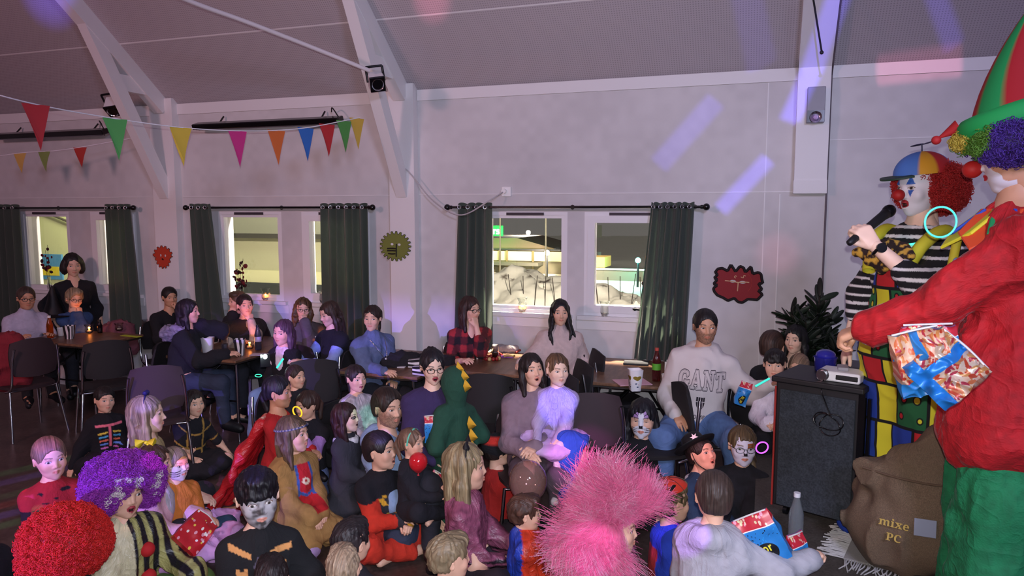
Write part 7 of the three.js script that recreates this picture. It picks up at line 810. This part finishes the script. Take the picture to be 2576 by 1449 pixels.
// bright annex wall behind the left window
{ const t = thing('annex_building', 'brightly lit pale yellow annex wall seen through the left window', 'building', V(-11.4, -0.4, -3.6)); part('wall', [b2(-3.6, 2.1, 0, 4.2, -0.3, 0)], plaster, t); part('handrail', [bar(V(-2.6, 2.95, 0.06), V(1.3, 1.75, 0.06), 0.022)], std(0x4a4438, 0.6), t); part('ledge', [b2(0.4, 2.1, 1.75, 1.82, 0, 0.12), b2(0.4, 2.1, 1.55, 1.6, 0, 0.06)], std(0x5a5c4a, 0.7), t); part('notice_board', [b2(-0.9, -0.35, 1.15, 1.6, 0, 0.03)], std(0x4a8ab8, 0.7), t); part('notice', [b2(-0.82, -0.42, 1.22, 1.38, 0.03, 0.036)], std(0xd8c02c, 0.7), t); part('door', [b2(-1.6, -1.2, 0.3, 1.6, 0, 0.04)], std(0x8a9a88, 0.6), t);
  const l = thing('outdoor_lamp', 'fluorescent lamp lighting the annex wall outside', 'lamp', V(-10.6, 3.3, -2.6)); part('tube_cover', [cy(0.04, 0.04, 1.2, 0, 0, 0, 0, 0, Math.PI / 2)], new THREE.MeshStandardMaterial({ color: 0xf0f4c8, emissive: 0xe8f0a8, emissiveIntensity: 3 }), l); part('mount', [bx(1.25, 0.03, 0.06, 0, 0.05, 0), bx(0.04, 0.03, 1.02, 0, 0.06, -0.5)], M.steel, l); const r = new THREE.RectAreaLight(rgb(0.95, 1, 0.62), 46, 1.2, 0.3); r.position.set(-10.6, 3.22, -2.62); r.lookAt(-11, 0.8, -3.6); scene.add(r); }
// dim wall with canopy and ledge behind the middle window
{ const t = thing('neighbour_wall', 'grey-green neighbouring wall with ledge seen through the middle window', 'building', V(-6.6, -0.4, -3.9)); part('upper_wall', [b2(-2.6, 2.6, 2.0, 4.6, -0.3, 0)], dimWall, t); part('sloping_eave', [put(metricUV(bx(4.8, 0.5, 0.14)), 0.2, 3.25, 0.07, 0, 0, -0.06)], std(0x6a665a, 0.9), t); part('ledge', [b2(-2.6, 2.6, 1.93, 2.0, 0, 0.14)], std(0x3a3a32, 0.8), t); part('lower_wall', [b2(-2.6, 2.6, 1.4, 1.93, -0.3, -0.02)], std(0xa8a888, 0.9), t); part('lit_strip', [b2(-2.6, 2.6, 1.2, 1.4, -0.3, 0.02)], plaster, t); part('dark_plinth', [b2(-2.6, 2.6, 0, 1.2, -0.3, 0.06)], std(0x2c3230, 0.9), t); for (const x of [0.6, 0.9, 1.6]) part('post', [b2(x, x + 0.03, 1.6, 1.93, 0, 0.04)], std(0x3a3a32, 0.8), t);
  const r = new THREE.RectAreaLight(rgb(0.9, 1, 0.78), 6, 2.4, 0.2); r.position.set(-6.4, 3.0, -2.7); r.lookAt(-6.4, 1.0, -3.9); scene.add(r); const l = thing('outdoor_lamp', 'shaded lamp lighting the grey-green neighbouring wall', 'lamp', V(-6.4, 3.06, -2.7)); part('shade', [bx(2.4, 0.03, 0.2, 0, 0.03, 0), bx(0.04, 0.03, 1.1, 0, 0.05, -0.52)], M.steel, l); part('diffuser', [bx(2.3, 0.01, 0.16, 0, 0.012, 0)], new THREE.MeshStandardMaterial({ color: 0xf0f4d8, emissive: 0xe8f0c0, emissiveIntensity: 1 }), l); }
// street view behind the right windows
{ const zB = -17, X = (px) => onPlaneZ(px, 600, zB).x, Y = (py) => onPlaneZ(1400, py, zB).y, t = thing('shop_building', 'long shop building with cream band and dark roof across the snow', 'building', V(0, 0, 0)); const u = (x0, x1, y0, y1, z0, z1) => b2(X(x0), X(x1), Y(y1), Y(y0), zB + z0, zB + z1);
  part('roof', [(() => { const s = new THREE.Shape(); s.moveTo(X(1120), Y(632)); s.lineTo(X(1130), Y(600)); s.lineTo(X(1300), Y(600)); s.lineTo(X(1420), Y(632)); s.closePath(); return new THREE.ExtrudeGeometry(s, { depth: 3, bevelEnabled: false }).translate(0, 0, zB - 3); })()], std(0x5a4c3e, 0.9), t);
  part('cream_band', [u(1120, 1425, 634, 658, -1, 0)], std(0xd8c49a, 0.9), t); { const lx = X(1160), rx = X(1420), ly = Y(629), r = new THREE.RectAreaLight(rgb(1, 0.82, 0.5), 26, rx - lx, 0.1); r.position.set((lx + rx) / 2, ly - 0.03, zB + 0.42); r.lookAt((lx + rx) / 2, Y(650), zB - 0.1); scene.add(r); part('eave_lamp', [bx(rx - lx, 0.05, 0.1, (lx + rx) / 2, ly + 0.02, zB + 0.44), bx(0.06, 0.05, 0.5, lx + 0.2, ly + 0.05, zB + 0.2), bx(0.06, 0.05, 0.5, rx - 0.2, ly + 0.05, zB + 0.2)], M.steel, t); } part('shop_front', [u(1120, 1425, 658, 690, -1, -0.1)], std(0x6a6250, 0.9), t); part('awning', [u(1120, 1365, 660, 668, -0.1, 0.5)], std(0x5a564c, 0.8), t); part('white_wall', [u(1366, 1480, 640, 740, -2, -0.6)], std(0xd8d4cc, 0.9), t); part('far_block', [u(1310, 1385, 578, 618, -8, -6)], std(0xc8ccb8, 0.9), t); part('shop_window', [u(1378, 1412, 675, 700, -0.6, -0.5)], std(0x8a92a0, 0.2), t); part('wall_base', [u(1120, 1425, 690, 760, -1, -0.05)], std(0xb8b2a4, 0.9), t);
  for (const px of [1258, 1276, 1342]) part('drain_pipe', [bar(V(X(px), Y(690), zB + 0.05), V(X(px), Y(632), zB + 0.05), 0.04)], std(0x6a5a3a, 0.8), t);
  // sign letters
  const font = await new FontLoader().loadAsync('fonts/droid/droid_sans_bold.typeface.json'), sg = thing('neon_sign', 'white glowing sign letters with green edge, half hidden by curtain', 'sign', V(X(1247), Y(590), zB + 0.3)); part('letters', [new TextGeometry('rs', { font, size: 0.17 * 1.25, depth: 0.05, curveSegments: 4 })], new THREE.MeshStandardMaterial({ color: 0xffffff, emissive: 0xf0fff4, emissiveIntensity: 3 }), sg); part('backing', [b2(-0.05, 0.36, -0.06, 0.28, -0.05, -0.02)], std(0x1c7a3a, 0.6), sg); const pl = new THREE.PointLight(0x30ff70, 6, 6, 2); pl.position.set(X(1262), Y(584), zB + 0.75); scene.add(pl);
  // lamp glare by the white wall, street lamps
  const lampAt = (px, py, z, c, cd, label) => { const p = onPlaneZ(px, py, z), o = thing('street_lamp', label, 'street lamp', V(p.x, -0.4, z)); part('pole', [bar(V(0, 0, 0), V(0, p.y + 0.4, 0), 0.035)], M.darkMetal, o); part('head', [sp(0.085, 0, p.y + 0.4, 0)], new THREE.MeshStandardMaterial({ color: c, emissive: c, emissiveIntensity: 9 }), o); const l = new THREE.PointLight(c, cd, 60, 2); l.position.set(p.x, p.y, z + 0.3); l.castShadow = true; scene.add(l); };
  lampAt(1376, 636, -15.2, 0xfff0d8, 60, 'street lamp with glaring warm light by the white wall'); lampAt(1329, 585, -20, 0xfff8e8, 30, 'far street lamp above the dark roof'); lampAt(1605, 655, -16, 0x70ffe8, 10, 'turquoise glowing lamp seen through the right window');
  const k = thing('kiosk_building', 'low buildings with orange lit window seen through the right window', 'building', V(0, 0, 0)), Z2 = -16.5, X2 = (px) => onPlaneZ(px, 600, Z2).x, Y2 = (py) => onPlaneZ(1550, py, Z2).y, v = (x0, x1, y0, y1, z0, z1) => b2(X2(x0), X2(x1), Y2(y1), Y2(y0), Z2 + z0, Z2 + z1); part('lit_window', [v(1480, 1522, 648, 674, -1, 0)], new THREE.MeshStandardMaterial({ color: 0xe0b860, emissive: 0xe8b868, emissiveIntensity: 0.5 }), k); part('low_wall', [v(1470, 1760, 680, 706, -1, 0)], std(0x6a6458, 0.9), k); part('white_rail', [v(1440, 1760, 675, 679, 0, 0.1)], std(0xe8e6dc, 0.8), k); part('brown_block', [v(1618, 1680, 645, 676, -1.5, -0.5)], std(0x9a7458, 0.9), k); part('snow_bank', [v(1440, 1780, 706, 760, -0.5, 0.2)], snow, k);
  // metal fence rails in front
  for (const [px, z] of [[1258, -9], [1373, -9]]) solo('fence_pole', [bar(onPlaneZ(px, 725, z), onPlaneZ(px, 538, z), 0.018)], std(0xb8b49c, 0.5), px < 1300 ? 'thin pale pole outside, left in the snowy window view' : 'thin pale pole outside, right in the snowy window view', 'pole');
  // snow heap with stones and twigs, dark car roofs below the sill
  seedN = 12; const sf = new Field([-7, -0.6, -2], [5, 1.9, 2], 0.09); for (let i = 0; i < 26; i++) sf.ell(V(rr(-6, 4.4), rr(-0.1, 0.5), rr(-0.9, 0.8)), [rr(0.5, 1.2), rr(0.35, 0.75), rr(0.5, 0.9)], 0.3); sf.warp((x, y, z) => 0.16 * noise3(x * 2.6, y * 2.6, z * 2.6) + 0.08 * noise3(x * 7, y * 7, z * 7)); const sh = solo('snow_heap', [geo(sf.mesh(), (x, y, z) => { const n = noise3(x * 4, y * 5, z * 4) + 0.6 * noise3(x * 11, y * 11, z * 11); return n > 0.72 ? C(0x4a4034) : C(0xdcdace); })], std(0xffffff, 0.9, { vertexColors: true }), 'rough heap of snow with dirt patches outside the right windows', 'snow'); const hp = onPlaneZ(1420, 745, -8); sh.position.set(hp.x, hp.y - 0.62, -8);
  for (let i = 0; i < 14; i++) { const px = 1290 + i * 27, a = onPlaneZ(px, 775, -7.4), b = onPlaneZ(px + rr(-14, 14), 690 + rr(-8, 10), -7.4); solo('bare_twig', [bar(a, b, 0.008, 5)], std(0x2a221a, 0.9), 'thin bare twig in the snow heap, ' + ['first', 'second', 'third', 'fourth', 'fifth', 'sixth', 'seventh', 'eighth', 'ninth', 'tenth', 'eleventh', 'twelfth', 'thirteenth', 'fourteenth'][i] + ' from the left', 'twig', 'bare twigs in the snow heap'); }
  const car = (px, z, c, label) => { const p = onPlaneZ(px, 800, z), o = thing('parked_car', label, 'car', V(p.x, -1.02, z)); const f = new Field([-2.3, 0, -1], [2.3, 1.6, 1], 0.05); f.ell(V(0, 0.62, 0), [2.1, 0.42, 0.85], 0); f.ell(V(0.1, 1.05, 0), [1.25, 0.42, 0.72], 0.2); part('car_body', [geo(f.mesh(), () => C(c))], std(0xffffff, 0.35, { vertexColors: true }), o); for (const x of [-1.3, 1.3]) for (const z of [-0.75, 0.75]) part('wheel', [cy(0.32, 0.32, 0.2, x, 0.32, z, Math.PI / 2)], M.black, o); part('windows', [sp(1, 0.1, 1.12, 0, 1.15, 0.26, 0.745, 20)], std(0x10100f, 0.1), o); };
  car(1250, -3.2, 0x3a3d36, 'dark parked car just outside the left snowy window'); car(1690, -5.4, 0x9a9a8c, 'pale snow-dusted parked car outside the right window');
}
{ const l = thing('outdoor_lamp', 'wall lamp on the outside of the window wall above the right windows', 'lamp', V(-1.5, 2.75, -0.3)); part('bracket', [bx(0.06, 0.06, 0.09, 0, 0, 0.035)], M.darkMetal, l); part('globe', [sp(0.09, 0, -0.02, -0.09)], new THREE.MeshStandardMaterial({ color: 0xfff4e0, emissive: 0xfff0d8, emissiveIntensity: 3 }), l); const p = new THREE.PointLight(0xfff0dc, 240, 0, 2); p.position.set(-1.5, 2.73, -0.52); p.castShadow = true; p.shadow.radius = 3; scene.add(p); }
// ================= added fill lights, and the party light =================
{ const fix = (F_, color, label) => { const t = thing('fill_light', label, 'fill_light', F_.pos); t.lookAt(F_.aim); part('housing', [rb(F_.w + 0.06, F_.h + 0.06, 0.08, 0.01, 0, 0, -0.06)], M.black, t); part('diffuser', [bx(F_.w, F_.h, 0.006, 0, 0, -0.012)], new THREE.MeshStandardMaterial({ color, emissive: color, emissiveIntensity: 1.5 }), t);
    const s = thing('fill_light_stand', 'black stand carrying the ' + label, 'stand', V(F_.pos.x, F_.pos.x > stageX ? STAGE : 0, F_.pos.z + 0.12)), h = F_.pos.y - s.position.y; part('pole', [bar(V(0, 0.02, 0), V(0, h - 0.05, 0), 0.018)], M.darkMetal, s); for (let i = 0; i < 3; i++) part('leg', [bar(V(0, 0.6, 0), V(Math.sin(i * 2.1) * 0.5, 0.012, Math.cos(i * 2.1) * 0.5), 0.012)], M.darkMetal, s); };
  fix(FILL_COOL, 0xe8e8ff, 'cool white soft floodlight'); fix(FILL_PINK, 0xffb8c0, 'dim pink soft floodlight'); }  // unseen fill lights, added to brighten the hall and its left side
// party light: a box of small coloured lamps, some behind slotted masks that cut the beams into streaks
const party = thing('party_light', 'black multi-beam party light on a stand behind the photographer', 'party light', V(0.35, STAGE, 7.9));
{ part('pole', [bar(V(0, 0, 0), V(0, 3.23, 0), 0.02)], M.darkMetal, party); part('crossbar', [bar(V(-0.72, 3.2, 0), V(0.72, 3.2, 0), 0.018), bar(V(-0.72, 2.8, 0), V(0.72, 2.8, 0), 0.018), bar(V(-0.72, 2.18, 0), V(0.3, 2.18, 0), 0.018)], M.darkMetal, party); for (let i = 0; i < 3; i++) part('leg', [bar(V(0, 0.6, 0), V(Math.sin(i * 2.1) * 0.5, 0.012, Math.cos(i * 2.1) * 0.5), 0.012)], M.darkMetal, party); }
const lampN = [0, 0, 0];
function lampFrom(row) { const i = lampN[row]++; return V(0.35 - 0.66 + (i % 12) * 0.12, [3.62, 3.27, 2.6][row] - (row === 1 ? Math.floor(i / 12) * 0.1 : 0), 7.86); }
function beam(color, cd, to, deg, pen = 0.4, slot) { // slot: [half length deg, half width deg, roll deg]
  const p = lampFrom(slot ? (to.y < 0.1 ? 2 : 0) : 1), d = to.clone().sub(p).normalize(); spot(color, cd, p, to, slot ? slot[0] * 1.1 : deg, slot ? 0.1 : pen, slot ? (to.y < 0.1 ? 0.03 : 0.09) : 0.15);
  const q = new THREE.Quaternion().setFromUnitVectors(V(0, 0, 1), d), can = cy(0.034, 0.034, 0.07, 0, 0, -0.05, Math.PI / 2); can.applyQuaternion(q); can.translate(p.x - party.position.x, p.y - party.position.y, p.z - party.position.z); part('lamp_can', can, M.black, party);
  if (slot) { const D = 0.45, hl = Math.tan(R(slot[0])) * D, hw = Math.tan(R(slot[1])) * D, c = hl * 1.25, g = merge([bx(2 * c, c, 0.0015, 0, c / 2 + hw, D), bx(2 * c, c, 0.0015, 0, -c / 2 - hw, D), bx(0.3 * c, hw * 2.2, 0.0015, hl + 0.15 * c, 0, D), bx(0.3 * c, hw * 2.2, 0.0015, -hl - 0.15 * c, 0, D), bx(0.004, 0.004, D - 0.03, c - 0.003, c * 0.9, (D + 0.03) / 2)]);
    const m = new THREE.Matrix4().lookAt(to, p, V(0, 1, 0)); g.rotateZ(R(slot[2])); g.applyMatrix4(m); g.translate(p.x - party.position.x, p.y - party.position.y, p.z - party.position.z); part('slot_mask', g, M.black, party); }
}
const onCeil = (px, py) => { const r = ray(px, py), t = (EAVE + SLOPE * EYE.z - EYE.y) / (r.y - SLOPE * r.z); return EYE.clone().addScaledVector(r, t); };
const BLUE = rgb(0.16, 0.12, 1), PINK = rgb(1, 0.25, 0.4), VIO = rgb(0.5, 0.12, 1), GRN = rgb(0.1, 1, 0.35), CYAN = rgb(0.1, 0.9, 0.6), RED = rgb(1, 0.08, 0.08), MAG = rgb(1, 0.15, 0.9);
beam(BLUE, 130, onPlaneZ(1872, 465, 0), 0, 0, [1.9, 0.42, -48]); beam(BLUE, 60, onPlaneZ(1728, 335, 0), 0, 0, [2.4, 0.6, -48]);
beam(BLUE, 170, onPlaneZ(2052, 120, 0.5), 0, 0, [3.2, 0.55, -68]); beam(BLUE, 90, onCeil(2365, 22), 0, 0, [1.7, 0.45, 60]);
beam(PINK, 60, onPlaneZ(2310, 168, 0), 0, 0, [2.0, 0.75, -4]); beam(BLUE, 260, onCeil(120, -20), 1.9, 1); beam(PINK, 110, onCeil(1085, -8), 1.5, 1); beam(PINK, 26, onPlaneZ(1955, 640, 0), 1.5, 1);
beam(BLUE, 40, onCeil(1890, 45), 0, 0, [2.2, 0.8, 70]);
// on the crowd
const onP = (re, dy) => { const o = allPeople.find((q) => re.test(q.label)), p = o.J.head.clone().add(V(0, dy * o.J.hh, 0)); return o.root.localToWorld(p); };
scene.updateMatrixWorld(true);
beam(BLUE, 198, onP(/^blonde woman/, 0.35), 0.75); beam(MAG, 88, onP(/red costume with black streaks/, 0.45), 0.8); beam(BLUE, 132, onP(/red costume with black streaks/, 0.1), 0.75);
beam(BLUE, 154, onP(/skeleton-print top, front/, 0.4), 0.6); beam(CYAN, 80, onP(/^bearded man/, -0.2).add(V(-0.17, 0, -0.05)), 0.9); beam(BLUE, 132, onP(/racing costume/, 0.4), 0.6);
beam(BLUE, 176, onP(/small girl in lavender/, -1.2), 1.2); beam(VIO, 132, onP(/light grey hooded/, -0.9).add(V(-0.12, 0, 0)), 1.1); beam(RED, 66, onP(/sheriff hat/, -0.1), 0.9); beam(MAG, 88, onP(/tulle skirt|yellow hair bow/, -1.6).add(V(0.2, -0.2, 0.1)), 2.2); beam(VIO, 101, onP(/black suit jacket/, -0.2), 1.3); beam(VIO, 88, onP(/fur-trimmed/, -0.2), 1.2); beam(MAG, 39, onP(/resting chin/, 0), 1.4);
beam(MAG, 132, onP(/gold braid/, -1.6).add(V(0.3, -0.25, 0.15)), 0.7); beam(MAG, 66, onP(/pink feathery/, -0.6).add(V(-0.1, 0, 0)), 1.4); beam(BLUE, 110, onP(/long straight brown/, -1.0), 1.3);
// streaks on the floor at the left
for (const [y, c, k] of [[1183, GRN, 160], [1206, BLUE, 300], [1240, GRN, 90], [1262, RED, 220], [1287, BLUE, 360], [1312, GRN, 160]]) beam(c, k, onLevel(45, y, 0), 0, 0, [2.4, 0.17, -9]);
// low blue lamp on the left, its upper barn door cutting the light below the sills
{ const p = V(-2.9, 1.0, 7.6), t = thing('uplight', 'low blue stage lamp with barn door on the floor', 'stage lamp', V(p.x, 0, p.z)); spot(rgb(0.32, 0.2, 1), 80, p, V(-3.6, 0.62, 0), 13, 0.35, 0.3); part('can', [cy(0.05, 0.05, 0.14, 0, p.y, 0.09, Math.PI / 2)], M.black, t); part('pole', [bar(V(0, 0, 0.09), V(0, p.y, 0.09), 0.015)], M.darkMetal, t); part('foot', [cy(0.16, 0.18, 0.03, 0, 0.015, 0.09)], M.darkMetal, t); const yb = lerp(p.y, 1.1, 0.3 / 7.6); part('barn_door', [bx(0.3, 0.12, 0.003, 0, yb + 0.06, -0.3)], M.black, t); part('door_arm', [bar(V(-0.1, yb + 0.06, -0.3), V(-0.05, p.y, 0.03), 0.004), bar(V(0.1, yb + 0.06, -0.3), V(0.05, p.y, 0.03), 0.004)], M.black, t); }
{ const t = thing('camera_phone', 'phone with lit flash held up by the photographer', 'phone', FLASH.clone().add(V(0, 0.0, 0.05))); part('phone_body', [rb(0.16, 0.075, 0.008, 0.003, 0.03, 0.02, 0)], M.blackGloss, t); part('flash_led', [cy(0.006, 0.006, 0.002, 0, 0.0, -0.0052, Math.PI / 2)], new THREE.MeshStandardMaterial({ color: 0xffffff, emissive: 0xffffff, emissiveIntensity: 4 }), t); }
renderer.render(scene, camera);
